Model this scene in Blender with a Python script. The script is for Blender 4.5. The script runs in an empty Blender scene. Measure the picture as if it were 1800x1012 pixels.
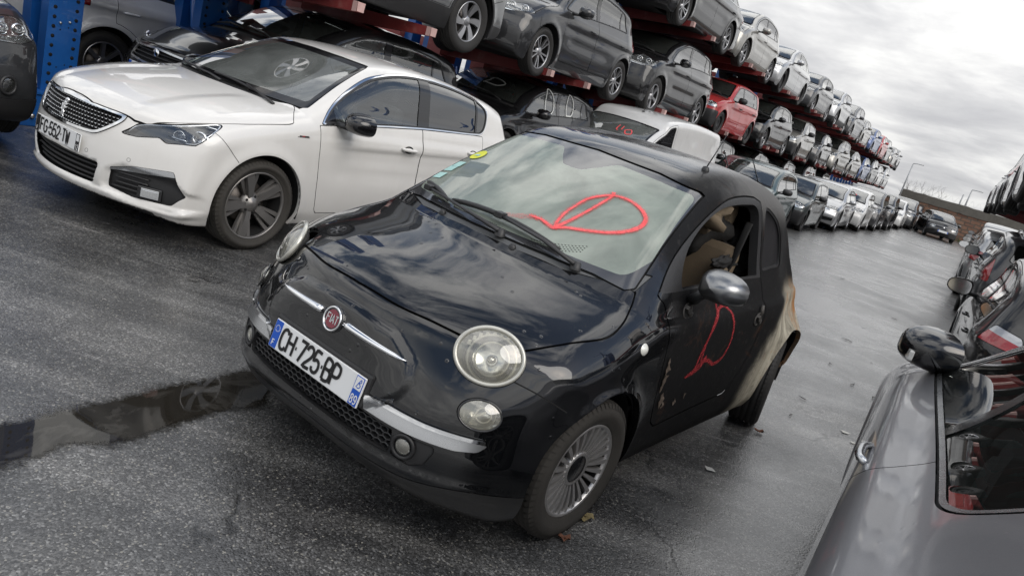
import bpy, math, random
import numpy as np
from mathutils import Vector, Matrix
from mathutils.bvhtree import BVHTree

# ---------------------------------------------------------------- camera, sky, sun, exposure
scene = bpy.context.scene
COL = scene.collection
CAM_F, CAM_PITCH, CAM_ROLL, CAM_H = 1285.506, 0.2646167, 0.2883896, 1.58764
AZ = math.radians(28.3)                       # the aisle runs this far to the right of the camera's heading
UA = Vector((math.sin(AZ), math.cos(AZ), 0))  # along the aisle
NB = Vector((math.cos(AZ), -math.sin(AZ), 0)) # across it, towards the right-hand row
def ab(a, b, z=0.0): return UA*a + NB*b + Vector((0, 0, z))

cam_data = bpy.data.cameras.new("camera"); cam = bpy.data.objects.new("camera", cam_data)
COL.objects.link(cam); scene.camera = cam
cam_data.sensor_width = 36.0; cam_data.lens = CAM_F/1800*36.0; cam_data.clip_start = 0.05; cam_data.clip_end = 2000
def set_camera():
    p, r = CAM_PITCH, CAM_ROLL
    f = Vector((0, math.cos(p), -math.sin(p))); right = Vector((1, 0, 0)); up = right.cross(f)
    R, U = right*math.cos(-r) - up*math.sin(-r), right*math.sin(-r) + up*math.cos(-r)
    m = Matrix((R, U, -f)).transposed().to_4x4(); m.translation = Vector((0, 0, CAM_H))
    cam.matrix_world = m
set_camera()

SUN_EL, SUN_ROT = math.radians(42), math.radians(128)   # high, hidden behind cloud, to the right
w = bpy.data.worlds.new("World"); scene.world = w; w.use_nodes = True
def build_world():
    nt = w.node_tree; nt.nodes.clear(); N = nt.nodes.new; L = nt.links.new
    out = N('ShaderNodeOutputWorld'); sky = N('ShaderNodeTexSky'); sky.sky_type = 'NISHITA'; sky.sun_disc = False
    sky.sun_elevation = SUN_EL; sky.sun_rotation = SUN_ROT; sky.air_density = 1.2; sky.dust_density = 1.5
    bs = N('ShaderNodeBackground'); bs.inputs['Strength'].default_value = 0.085; L(sky.outputs[0], bs.inputs['Color'])
    geo = N('ShaderNodeTexCoord')
    # clouds lie on a flat deck: divide the direction by its height
    sep = N('ShaderNodeSeparateXYZ'); L(geo.outputs['Generated'], sep.inputs[0])
    mx = N('ShaderNodeMath'); mx.operation = 'MAXIMUM'; L(sep.outputs['Z'], mx.inputs[0]); mx.inputs[1].default_value = 0.0
    ad = N('ShaderNodeMath'); ad.operation = 'ADD'; L(mx.outputs[0], ad.inputs[0]); ad.inputs[1].default_value = 0.16
    dv = N('ShaderNodeVectorMath'); dv.operation = 'DIVIDE'; L(geo.outputs['Generated'], dv.inputs[0])
    cb = N('ShaderNodeCombineXYZ'); [L(ad.outputs[0], cb.inputs[i]) for i in range(3)]; L(cb.outputs[0], dv.inputs[1])
    mp = N('ShaderNodeMapping'); L(dv.outputs[0], mp.inputs[0]); mp.inputs['Scale'].default_value = (1.0, 1.0, 1.0); mp.inputs['Rotation'].default_value = (0, 0, 0.5)
    def noise(sc, det, ro, dist, off):
        m2 = N('ShaderNodeMapping'); L(mp.outputs[0], m2.inputs[0]); m2.inputs['Location'].default_value = off
        n = N('ShaderNodeTexNoise'); n.inputs['Scale'].default_value = sc; n.inputs['Detail'].default_value = det
        n.inputs['Roughness'].default_value = ro; n.inputs['Distortion'].default_value = dist; L(m2.outputs[0], n.inputs['Vector']); return n.outputs['Fac']
    def ramp(src, stops):
        r = N('ShaderNodeValToRGB'); L(src, r.inputs[0]); e = r.color_ramp.elements
        while len(e) < len(stops): e.new(0.5)
        for el, (p, c) in zip(e, stops): el.position = p; el.color = (*c, 1)
        return r.outputs[0]
    shade = noise(1.7, 10, 0.57, 0.25, (3.1, 1.7, 0))
    ccol = ramp(shade, [(0.30, (.35, .352, .365)), (0.42, (.405, .407, .415)), (0.51, (.475, .475, .478)), (0.60, (.56, .56, .553)), (.72, (.62, .617, .605))])
    cover = ramp(noise(1.5, 8, 0.60, 0.4, (0.4, 6.2, 2)), [(0.45, (0, 0, 0)), (0.55, (1, 1, 1))])
    bc = N('ShaderNodeBackground'); L(ccol, bc.inputs['Color'])
    # an overcast sky is brightest overhead
    gw = N('ShaderNodeMapRange'); L(sep.outputs['Z'], gw.inputs[0]); gw.inputs[1].default_value = 0.0; gw.inputs[2].default_value = 1.0; gw.inputs[3].default_value = 0.92; gw.inputs[4].default_value = 2.5; L(gw.outputs[0], bc.inputs['Strength'])
    # the deck closes towards the horizon
    hz = N('ShaderNodeMapRange'); L(sep.outputs['Z'], hz.inputs[0]); hz.inputs[1].default_value = 0.30; hz.inputs[2].default_value = 0.55; hz.inputs[3].default_value = 1; hz.inputs[4].default_value = 0
    fm = N('ShaderNodeMath'); fm.operation = 'MAXIMUM'; L(cover, fm.inputs[0]); L(hz.outputs[0], fm.inputs[1])
    mix = N('ShaderNodeMixShader'); L(fm.outputs[0], mix.inputs[0]); L(bs.outputs[0], mix.inputs[1]); L(bc.outputs[0], mix.inputs[2])
    L(mix.outputs[0], out.inputs['Surface'])
build_world()
sun_d = bpy.data.lights.new("sun", 'SUN'); sun_d.energy = 1.0; sun_d.angle = math.radians(45); sun_d.color = (1, .96, .9)
sun = bpy.data.objects.new("sun", sun_d); COL.objects.link(sun)
sun.rotation_euler = (math.radians(90)-SUN_EL, 0, math.radians(180)-SUN_ROT)
vs = scene.view_settings; vs.view_transform = 'Standard'; vs.look = 'None'; vs.exposure = 0.66; vs.gamma = 1.0
scene.cycles.max_bounces = 8; scene.cycles.transparent_max_bounces = 12
scene.cycles.use_denoising = True
scene.cycles.caustics_reflective = False; scene.cycles.caustics_refractive = False

# ---------------------------------------------------------------- small numeric helpers
def smax(a, b, k):
    h = np.maximum(k-np.abs(a-b), 0)/k
    return np.maximum(a, b)+h*h*k*0.25
def smin(a, b, k): return -smax(-a, -b, k)
def sstep(x, a, b):
    t = np.clip((x-a)/(b-a), 0, 1); return t*t*(3-2*t)
def table(pts):
    """smooth monotone (PCHIP) interpolation of a table of (x, value)"""
    p = np.array(sorted(pts), float); X, Y = p[:, 0], p[:, 1]
    h = np.diff(X); d = np.diff(Y)/h; m = np.zeros(len(X)); m[0], m[-1] = d[0], d[-1]
    for i in range(1, len(X)-1):
        if d[i-1]*d[i] > 0:
            w1, w2 = 2*h[i]+h[i-1], h[i]+2*h[i-1]; m[i] = (w1+w2)/(w1/d[i-1]+w2/d[i])
    def f(x):
        x = np.clip(np.asarray(x, float), X[0], X[-1]); i = np.clip(np.searchsorted(X, x)-1, 0, len(X)-2)
        t = (x-X[i])/h[i]; t2 = t*t; t3 = t2*t
        return (2*t3-3*t2+1)*Y[i]+(t3-2*t2+t)*h[i]*m[i]+(-2*t3+3*t2)*Y[i+1]+(t3-t2)*h[i]*m[i+1]
    return f
def spline(pts, closed=False, n=8):
    """centripetal Catmull-Rom through points (2D or 3D); a repeated point makes a corner"""
    P = np.array(pts, float); out = []; m = len(P)
    for i in range(m if closed else m-1):
        p0, p1, p2, p3 = (P[(i-1) % m] if closed or i > 0 else 2*P[0]-P[1]), P[i], P[(i+1) % m], (P[(i+2) % m] if closed or i < m-2 else 2*P[-1]-P[-2])
        if np.linalg.norm(p2-p1) < 1e-6: continue
        if np.linalg.norm(p1-p0) < 1e-6: p0 = 2*p1-p2
        if np.linalg.norm(p3-p2) < 1e-6: p3 = 2*p2-p1
        t1 = np.linalg.norm(p1-p0)**.5; t2 = t1+np.linalg.norm(p2-p1)**.5; t3 = t2+np.linalg.norm(p3-p2)**.5
        for t in np.linspace(t1, t2, n, endpoint=False):
            a1 = (t1-t)/t1*p0+t/t1*p1; a2 = (t2-t)/(t2-t1)*p1+(t-t1)/(t2-t1)*p2; a3 = (t3-t)/(t3-t2)*p2+(t-t2)/(t3-t2)*p3
            b1 = (t2-t)/t2*a1+t/t2*a2; b2 = (t3-t)/(t3-t1)*a2+(t-t1)/(t3-t1)*a3
            out.append((t2-t)/(t2-t1)*b1+(t-t1)/(t2-t1)*b2)
    if not closed: out.append(P[-1])
    return np.array(out)
def poly_sd(poly, x, y, chunk=1500000):
    """signed distance (negative inside) from points to a closed polygon"""
    x = np.asarray(x, float); sh = x.shape; x = x.ravel(); y = np.asarray(y, float).ravel()
    A = np.asarray(poly, float); B = np.roll(A, -1, 0); E = B-A; L2 = np.maximum((E*E).sum(1), 1e-14)
    out = np.empty(len(x)); step = max(1, chunk//len(A))
    for s in range(0, len(x), step):
        px, py = x[s:s+step, None]-A[None, :, 0], y[s:s+step, None]-A[None, :, 1]
        t = np.clip((px*E[:, 0]+py*E[:, 1])/L2, 0, 1)
        dx, dy = px-t*E[:, 0], py-t*E[:, 1]; d = np.sqrt((dx*dx+dy*dy).min(1))
        yy = y[s:s+step, None]; c = (A[None, :, 1] > yy) != (B[None, :, 1] > yy)
        with np.errstate(divide='ignore', invalid='ignore'):
            xi = A[None, :, 0]+(yy-A[None, :, 1])*(E[:, 0]/np.where(E[:, 1] == 0, 1e-12, E[:, 1]))[None]
        ins = (np.sum(c & (x[s:s+step, None] < xi), 1) % 2) == 1
        out[s:s+step] = np.where(ins, -d, d)
    return out.reshape(sh)
def grid_sd(poly, step=0.01, pad=0.25):
    """the same distance, tabulated and read back bilinearly"""
    A = np.asarray(poly); lo = A.min(0)-pad; hi = A.max(0)+pad
    gx = np.arange(lo[0], hi[0]+step, step); gy = np.arange(lo[1], hi[1]+step, step)
    X, Y = np.meshgrid(gx, gy, indexing='ij'); G = poly_sd(A, X, Y)
    def f(x, y):
        u = np.clip((x-lo[0])/step, 0, len(gx)-1.001); v = np.clip((y-lo[1])/step, 0, len(gy)-1.001)
        i = u.astype(int); j = v.astype(int); a = u-i; b = v-j
        return (G[i, j]*(1-a)+G[i+1, j]*a)*(1-b)+(G[i, j+1]*(1-a)+G[i+1, j+1]*a)*b
    f.step = step
    return f

# ---------------------------------------------------------------- implicit surface -> half mesh (y >= 0)
class Surf:
    def __init__(s, V, N, T): s.V, s.N, s.T = V, N, T
    def copy(s): return Surf(s.V.copy(), s.N.copy(), s.T.copy())
    def compact(s):
        u, inv = np.unique(s.T.ravel(), return_inverse=True)
        return Surf(s.V[u], s.N[u], inv.reshape(-1, 3)) if len(u) else Surf(np.zeros((0, 3)), np.zeros((0, 3)), np.zeros((0, 3), int))
def join(*ss):
    ss = [s for s in ss if s is not None and len(s.T)]; o = 0; T = []
    if not ss: return Surf(np.zeros((0, 3)), np.zeros((0, 3)), np.zeros((0, 3), int))
    for s in ss: T.append(s.T+o); o += len(s.V)
    return Surf(np.concatenate([s.V for s in ss]), np.concatenate([s.N for s in ss]), np.concatenate(T))
def mirrored(s):
    m = np.array([1, -1, 1.]); return Surf(s.V*m, s.N*m, s.T[:, ::-1])
def both(s): return join(s, mirrored(s))
def offset(s, d): return Surf(s.V+s.N*np.asarray(d).reshape(-1, 1), s.N, s.T)

def polygonize(F, lo, hi, h, nh=0.006):
    xs = np.arange(lo[0], hi[0]+h, h); ys = (np.arange(0, int(hi[1]/h)+3)-0.5)*h; zs = np.arange(lo[2], hi[2]+h, h)
    X, Y, Z = np.meshgrid(xs, ys, zs, indexing='ij'); G = F(X, Y, Z); S = G < 0
    nx, ny, nz = (k-1 for k in G.shape); cnt = np.zeros((nx, ny, nz)); acc = np.zeros((nx, ny, nz, 3))
    inside8 = sum(S[a:a+nx, b:b+ny, c:c+nz].astype(int) for a in (0, 1) for b in (0, 1) for c in (0, 1))
    act = (inside8 > 0) & (inside8 < 8)
    idx = -np.ones(act.shape, int); idx[act] = np.arange(act.sum())
    I = np.argwhere(act); P = np.zeros((len(I), 3)); C = np.zeros(len(I))
    corners = [(a, b, c) for a in (0, 1) for b in (0, 1) for c in (0, 1)]
    for p in corners:
        for ax in range(3):
            if p[ax]: continue
            q = list(p); q[ax] = 1
            g0 = G[I[:, 0]+p[0], I[:, 1]+p[1], I[:, 2]+p[2]]; g1 = G[I[:, 0]+q[0], I[:, 1]+q[1], I[:, 2]+q[2]]
            cr = (g0 < 0) != (g1 < 0); t = np.where(cr, g0/np.where(cr, g0-g1, 1), 0)
            pos = np.array(p, float)[None]+np.zeros((len(I), 3)); pos[:, ax] += t
            P[cr] += pos[cr]; C[cr] += 1
    P = (P/C[:, None]+I)*h; V = np.stack([P[:, 0]+xs[0], P[:, 1]+ys[0], P[:, 2]+zs[0]], 1); V[I[:, 1] == 0, 1] = 0
    Q = []
    for ax in range(3):
        o1, o2 = [(1, 2), (2, 0), (0, 1)][ax]
        sl0 = [slice(1, -1)]*3; sl0[ax] = slice(0, -1); sl1 = list(sl0); sl1[ax] = slice(1, None)
        a, b = S[tuple(sl0)], S[tuple(sl1)]; cr = np.argwhere(a != b); fl = a[a != b]
        base = cr+1; base[:, ax] -= 1
        def cell(d1, d2):
            c = base.copy(); c[:, o1] -= d1; c[:, o2] -= d2; return idx[c[:, 0], c[:, 1], c[:, 2]]
        q = np.stack([cell(1, 1), cell(0, 1), cell(0, 0), cell(1, 0)], 1); q[~fl] = q[~fl][:, ::-1]
        Q.append(q)
    Q = np.concatenate(Q)
    mid = V[:, 1] == 0
    def grad(V, e):
        g = np.empty_like(V)
        for k in range(3):
            d = np.zeros(3); d[k] = e; a = V+d; b = V-d
            g[:, k] = (F(a[:, 0], a[:, 1], a[:, 2])-F(b[:, 0], b[:, 1], b[:, 2]))/(2*e)
        return g
    for it in range(5):
        f = F(V[:, 0], V[:, 1], V[:, 2]); g = grad(V, nh*.7); g[mid, 1] = 0
        V = V-np.clip(f/np.maximum((g*g).sum(1), .05), -h, h)[:, None]*g*(0.9 if it < 4 else 1)
    g = grad(V, nh); g[mid, 1] = 0; N = g/np.maximum(np.linalg.norm(g, axis=1), 1e-9)[:, None]
    # relax the vertices inside the surface so that the quads even out
    return Surf(V, N, np.concatenate([Q[:, [0, 1, 2]], Q[:, [0, 2, 3]]]))

def clip(S, f, d=None):
    """the part of S where f < 0"""
    if len(S.T) == 0: return S
    V, N, T = S.V, S.N, S.T; d = f(V) if d is None else d; d = np.where(np.abs(d) < 2e-5, -2e-5, d); ins = d < 0; k = ins[T].sum(1)
    keep = T[k == 3]; mix = T[(k == 1) | (k == 2)]
    if len(mix) == 0: return Surf(V, N, keep).compact()
    one = ins[mix].sum(1) == 1; lone = np.where(one[:, None], ins[mix], ~ins[mix]); r = lone.argmax(1); ar = np.arange(len(mix))
    a, b, c = mix[ar, r], mix[ar, (r+1) % 3], mix[ar, (r+2) % 3]
    ed = np.sort(np.concatenate([np.stack([a, b], 1), np.stack([a, c], 1)]), 1); ue, inv = np.unique(ed, axis=0, return_inverse=True); inv = inv.ravel()
    p, q = ue[:, 0], ue[:, 1]; lo = np.zeros(len(ue)); hi = np.ones(len(ue)); d0, d1 = d[p].copy(), d[q].copy(); s0 = d0 < 0
    t = d0/(d0-d1)
    for _ in range(3):
        P = V[p]+(V[q]-V[p])*t[:, None]; fm = f(P); left = (fm < 0) == s0
        lo = np.where(left, t, lo); d0 = np.where(left, fm, d0); hi = np.where(left, hi, t); d1 = np.where(left, d1, fm)
        t = np.clip(np.where(np.abs(d0-d1) > 1e-9, lo+(hi-lo)*d0/np.where(np.abs(d0-d1) > 1e-9, d0-d1, 1), .5*(lo+hi)), lo, hi)
    P = V[p]+(V[q]-V[p])*t[:, None]; M = N[p]+(N[q]-N[p])*t[:, None]; M /= np.maximum(np.linalg.norm(M, axis=1), 1e-9)[:, None]
    n0 = len(V); iab, iac = inv[:len(mix)]+n0, inv[len(mix):]+n0
    T1 = np.stack([a, iab, iac], 1)[one]; m2 = ~one
    T2 = np.concatenate([np.stack([iab, b, c], 1)[m2], np.stack([iab, c, iac], 1)[m2]])
    return Surf(np.concatenate([V, P]), np.concatenate([N, M]), np.concatenate([keep, T1, T2])).compact()
def split(S, f): return clip(S, f), clip(S, lambda V: -f(V))
def split_gap(S, f, w=0.002, depth=0.012):
    """inside, outside and the sunken dark joint between them"""
    i = clip(S, lambda V: f(V)+w); o = clip(S, lambda V: -f(V)+w); g = clip(clip(S, lambda V: f(V)-w*1.05), lambda V: -f(V)-w*1.05)
    return i, o, offset(g, -depth*np.ones(len(g.V)))
def boundary(S, cond=None):
    E = np.concatenate([S.T[:, [0, 1]], S.T[:, [1, 2]], S.T[:, [2, 0]]]); k = np.sort(E, 1)
    u, i, c = np.unique(k, axis=0, return_index=True, return_counts=True); E = E[i[c == 1]]
    # drop the symmetry plane
    E = E[~((np.abs(S.V[E[:, 0], 1]) < 1e-6) & (np.abs(S.V[E[:, 1], 1]) < 1e-6))]
    if cond is not None and len(E):
        d = cond(S.V); E = E[d[E[:, 0]] & d[E[:, 1]]]
    return E
def walls(S, depth, direction=None, cond=None):
    """a rim going inwards from the open edge"""
    E = boundary(S, cond)
    if len(E) == 0: return None
    D = -S.N*depth if direction is None else np.asarray(direction, float)[None]*depth+0*S.N
    a, b = E[:, 0], E[:, 1]; n = len(E); A, B = S.V[a], S.V[b]; A2, B2 = A+D[a], B+D[b]
    nr = np.cross(B-A, A2-A); nr = -nr/np.maximum(np.linalg.norm(nr, axis=1), 1e-9)[:, None]
    V = np.concatenate([A, B, B2, A2]); r = np.arange(n)
    return Surf(V, np.concatenate([nr]*4), np.concatenate([np.stack([r+n, r, r+3*n], 1), np.stack([r+n, r+3*n, r+2*n], 1)]))
def thick(S, out, depth):
    """S lifted by `out` with side walls down to the body"""
    o = offset(S, out*np.ones(len(S.V))); return join(o, walls(o, depth+out))
def poly_f(poly, ax=(0, 2)):
    P = np.asarray(poly, float)
    return lambda V: poly_sd(P, V[:, ax[0]], V[:, ax[1]])
def fmax(*fs): return lambda V: np.maximum.reduce([f(V) for f in fs])
def fmin(*fs): return lambda V: np.minimum.reduce([f(V) for f in fs])
def rounded(poly, r, n=6):
    """polygon with its corners rounded by r"""
    P = np.array(poly, float); out = []; m = len(P)
    for i in range(m):
        p = P[i]; a = P[i-1]-p; b = P[(i+1) % m]-p; la, lb = np.linalg.norm(a), np.linalg.norm(b); a /= la; b /= lb
        ang = math.acos(max(-1, min(1, float(a @ b)))); rr = r[i] if hasattr(r, '__len__') else r
        dd = min(rr/math.tan(ang/2) if ang > .05 else 0, .48*la, .48*lb)
        q0, q1 = p+a*dd, p+b*dd
        for t in np.linspace(0, 1, n): out.append((1-t)**2*q0+2*t*(1-t)*p+t*t*q1)
    return np.array(out)

# ---------------------------------------------------------------- Blender objects
def mesh_of(name, S, smooth=True):
    me = bpy.data.meshes.new(name); n = len(S.T)
    me.vertices.add(len(S.V)); me.vertices.foreach_set('co', S.V.astype(np.float32).ravel())
    me.loops.add(3*n); me.loops.foreach_set('vertex_index', S.T.astype(np.int32).ravel())
    me.polygons.add(n); me.polygons.foreach_set('loop_start', np.arange(0, 3*n, 3, dtype=np.int32)); me.polygons.foreach_set('use_smooth', np.ones(n, bool) if smooth else np.zeros(n, bool))
    me.update(calc_edges=True); me.validate(clean_customdata=False)
    if smooth and len(me.vertices) == len(S.N): me.normals_split_custom_set_from_vertices(S.N.astype(np.float32).tolist())
    return me
def link(name, me, mat, parent=None):
    o = bpy.data.objects.new(name, me); COL.objects.link(o)
    if mat is not None:
        if isinstance(mat, (list, tuple)): [me.materials.append(m) for m in mat]
        else: me.materials.append(mat)
    if parent is not None: o.parent = parent
    return o
def part(name, S, mat, parent): return link(name, mesh_of(name, S), mat, parent)
def empty(name, parent=None):
    o = bpy.data.objects.new(name, None); COL.objects.link(o); o.empty_display_size = .2
    if parent is not None: o.parent = parent
    return o
def tag(o, label=None, cat=None, group=None, kind=None):
    if label: o['label'] = label
    if cat: o['category'] = cat
    if group: o['group'] = group
    if kind: o['kind'] = kind
    return o
class MB:
    """collects simple shapes into one mesh; faces carry a material index and a smooth flag"""
    def __init__(s): s.v, s.f, s.m, s.sm = [], [], [], []
    def add(s, V, F, mi=0, smooth=False):
        o = len(s.v); s.v += [tuple(map(float, p)) for p in V]; s.f += [tuple(int(i)+o for i in q) for q in F]; s.m += [mi]*len(F); s.sm += [smooth]*len(F)
    def box(s, lo, hi, mi=0, bev=0.0, M=None):
        x0, y0, z0 = lo; x1, y1, z1 = hi
        if bev > 0:
            import bmesh
            bm = bmesh.new(); bmesh.ops.create_cube(bm, size=1.0)
            for q in bm.verts: q.co = Vector(((x0+x1)/2+q.co.x*(x1-x0), (y0+y1)/2+q.co.y*(y1-y0), (z0+z1)/2+q.co.z*(z1-z0)))
            bmesh.ops.bevel(bm, geom=bm.edges[:], offset=min(bev, .4*min(x1-x0, y1-y0, z1-z0)), segments=2, profile=.6, affect='EDGES')
            bm.verts.index_update(); V = [tuple(q.co) for q in bm.verts]; F = [tuple(q.index for q in p.verts) for p in bm.faces]; bm.free()
        else:
            V = [(x, y, z) for z in (z0, z1) for (x, y) in ((x0, y0), (x1, y0), (x1, y1), (x0, y1))]
            F = [(3, 2, 1, 0), (4, 5, 6, 7), (0, 1, 5, 4), (1, 2, 6, 5), (2, 3, 7, 6), (3, 0, 4, 7)]
        if M is not None: V = [tuple(M @ Vector(p)) for p in V]
        s.add(V, F, mi)
    def lathe(s, prof, n=24, mi=0, axis='Y', M=None, smooth=True, arc=None):
        """profile of (radius, height) turned about an axis"""
        V, F = [], []; m = len(prof); full = arc is None; steps = n if full else n+1
        for i in range(steps):
            t = 2*math.pi*i/n if full else arc[0]+(arc[1]-arc[0])*i/n
            c, d = math.cos(t), math.sin(t)
            for (r, hh) in prof:
                p = (r*c, hh, r*d) if axis == 'Y' else ((r*c, r*d, hh) if axis == 'Z' else (hh, r*c, r*d)); V.append(p)
        for i in range(n):
            j = (i+1) % steps
            for k in range(m-1):
                q = (i*m+k, i*m+k+1, j*m+k+1, j*m+k); F.append(q if axis == 'Y' else q[::-1])
        if M is not None: V = [tuple(M @ Vector(p)) for p in V]
        s.add(V, F, mi, smooth)
    def tube(s, pts, r, n=8, mi=0, cap=True, M=None, flat=1.0):
        P = [Vector(p) for p in pts]; V, F = [], []; m = len(P)
        rr = r if hasattr(r, '__len__') else [r]*m; up = Vector((0, 0, 1))
        for i, p in enumerate(P):
            t = (P[min(i+1, m-1)]-P[max(i-1, 0)]).normalized(); a = t.cross(up)
            if a.length < 1e-3: a = t.cross(Vector((1, 0, 0)))
            a.normalize(); b = a.cross(t)
            for k in range(n):
                th = 2*math.pi*k/n; V.append(p+a*math.cos(th)*rr[i]+b*math.sin(th)*rr[i]*flat)
        for i in range(m-1):
            for k in range(n): F.append((i*n+k, i*n+(k+1) % n, (i+1)*n+(k+1) % n, (i+1)*n+k))
        if cap: F += [tuple(range(n))[::-1], tuple((m-1)*n+k for k in range(n))]
        if M is not None: V = [M @ p for p in V]
        s.add(V, F, mi, True)
    def prism(s, outline, y0, y1, mi=0, M=None):
        """outline in (x, z) drawn out from y0 to y1"""
        n = len(outline); V = [(p[0], y0, p[1]) for p in outline]+[(p[0], y1, p[1]) for p in outline]
        F = [tuple(range(n)), tuple(range(2*n-1, n-1, -1))]+[(i, i+n, (i+1) % n+n, (i+1) % n) for i in range(n)]
        if M is not None: V = [tuple(M @ Vector(p)) for p in V]
        s.add(V, F, mi)
    def mesh(s, name, fix=True):
        me = bpy.data.meshes.new(name); me.from_pydata(s.v, [], s.f); me.polygons.foreach_set('material_index', s.m); me.polygons.foreach_set('use_smooth', s.sm)
        if fix:
            import bmesh
            bm = bmesh.new(); bm.from_mesh(me); bmesh.ops.recalc_face_normals(bm, faces=bm.faces); bm.to_mesh(me); bm.free()
        me.update(); return me
    def build(s, name, mat, parent=None, fix=True): return link(name, s.mesh(name, fix), mat, parent)

# ---------------------------------------------------------------- materials
MATS = {}
class NT:
    def __init__(s, name):
        s.m = bpy.data.materials.new(name); s.m.use_nodes = True; s.t = s.m.node_tree; s.b = s.t.nodes['Principled BSDF']; s.out = s.t.nodes['Material Output']
    def n(s, typ, **kw):
        x = s.t.nodes.new(typ)
        for k, v in kw.items(): setattr(x, k, v)
        return x
    def l(s, a, b): s.t.links.new(a, b)
    def coord(s, scale=(1, 1, 1), loc=(0, 0, 0), rot=(0, 0, 0), src='Object'):
        c = s.n('ShaderNodeTexCoord'); m = s.n('ShaderNodeMapping'); s.l(c.outputs[src], m.inputs[0])
        m.inputs['Scale'].default_value = scale; m.inputs['Location'].default_value = loc; m.inputs['Rotation'].default_value = rot; return m.outputs[0]
    def noise(s, vec, scale, detail=4, rough=.55, dist=0):
        x = s.n('ShaderNodeTexNoise'); x.inputs['Scale'].default_value = scale; x.inputs['Detail'].default_value = detail; x.inputs['Roughness'].default_value = rough; x.inputs['Distortion'].default_value = dist
        s.l(vec, x.inputs['Vector']); return x.outputs['Fac']
    def ramp(s, f, stops, interp='LINEAR'):
        r = s.n('ShaderNodeValToRGB'); s.l(f, r.inputs[0]); e = r.color_ramp.elements; r.color_ramp.interpolation = interp
        while len(e) < len(stops): e.new(.5)
        for el, (p, c) in zip(e, stops):
            el.position = p; c = (c, c, c) if not hasattr(c, '__len__') else c; el.color = (*c[:3], 1)
        return r.outputs[0]
    def mix(s, f, a, b, typ='RGBA', blend='MIX'):
        x = s.n('ShaderNodeMix'); x.data_type = typ; x.blend_type = blend if typ == 'RGBA' else 'MIX'
        o = {'RGBA': (6, 7, 2), 'FLOAT': (2, 3, 0)}[typ]
        for v, i in ((f, 0), (a, o[0]), (b, o[1])):
            if hasattr(v, 'links') or hasattr(v, 'is_linked'): s.l(v, x.inputs[i])
            elif hasattr(v, '__len__'): x.inputs[i].default_value = (*v[:3], 1)
            else: x.inputs[i].default_value = v
        return x.outputs[o[2]]
    def math(s, op, a, b=None, c=None, clamp=False):
        x = s.n('ShaderNodeMath', operation=op, use_clamp=clamp)
        for v, i in ((a, 0), (b, 1), (c, 2)):
            if v is None: continue
            if hasattr(v, 'is_linked'): s.l(v, x.inputs[i])
            else: x.inputs[i].default_value = v
        return x.outputs[0]
    def bump(s, h, strength=.3, dist=.01, normal=None):
        x = s.n('ShaderNodeBump'); (s.l(strength, x.inputs['Strength']) if hasattr(strength, 'is_linked') else setattr(x.inputs['Strength'], 'default_value', strength)); x.inputs['Distance'].default_value = dist; s.l(h, x.inputs['Height'])
        if normal is not None: s.l(normal, x.inputs['Normal'])
        return x.outputs[0]
    def set(s, **kw):
        names = dict(col='Base Color', rough='Roughness', metal='Metallic', coat='Coat Weight', coatr='Coat Roughness', coatior='Coat IOR', ior='IOR', trans='Transmission Weight', alpha='Alpha', normal='Normal', coatn='Coat Normal', spec='Specular IOR Level', sheen='Sheen Weight', emit='Emission Color', emits='Emission Strength')
        for k, v in kw.items():
            i = s.b.inputs[names[k]]
            if hasattr(v, 'is_linked'): s.l(v, i)
            elif k in ('col', 'emit'): i.default_value = (*v[:3], 1)
            else: i.default_value = v
        return s
def simple(name, col, rough=.5, metal=0.0, coat=0.0, bumpy=0.0, bscale=80, var=.25, **kw):
    """one material with a little unevenness in tone and gloss"""
    if name in MATS: return MATS[name]
    t = NT(name); v = t.coord(); n = t.noise(v, 7, 5, .6); c2 = tuple(x*(1-var) for x in col)
    t.set(col=t.mix(n, c2, tuple(min(1, x*(1+var*.5)) for x in col)), rough=t.math('MULTIPLY_ADD', n, rough*.35, rough*.8), metal=metal, coat=coat, coatr=.05, **kw)
    if bumpy > 0: t.set(normal=t.bump(t.noise(v, bscale, 3, .6), bumpy, .004))
    MATS[name] = t.m; return t.m
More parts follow.
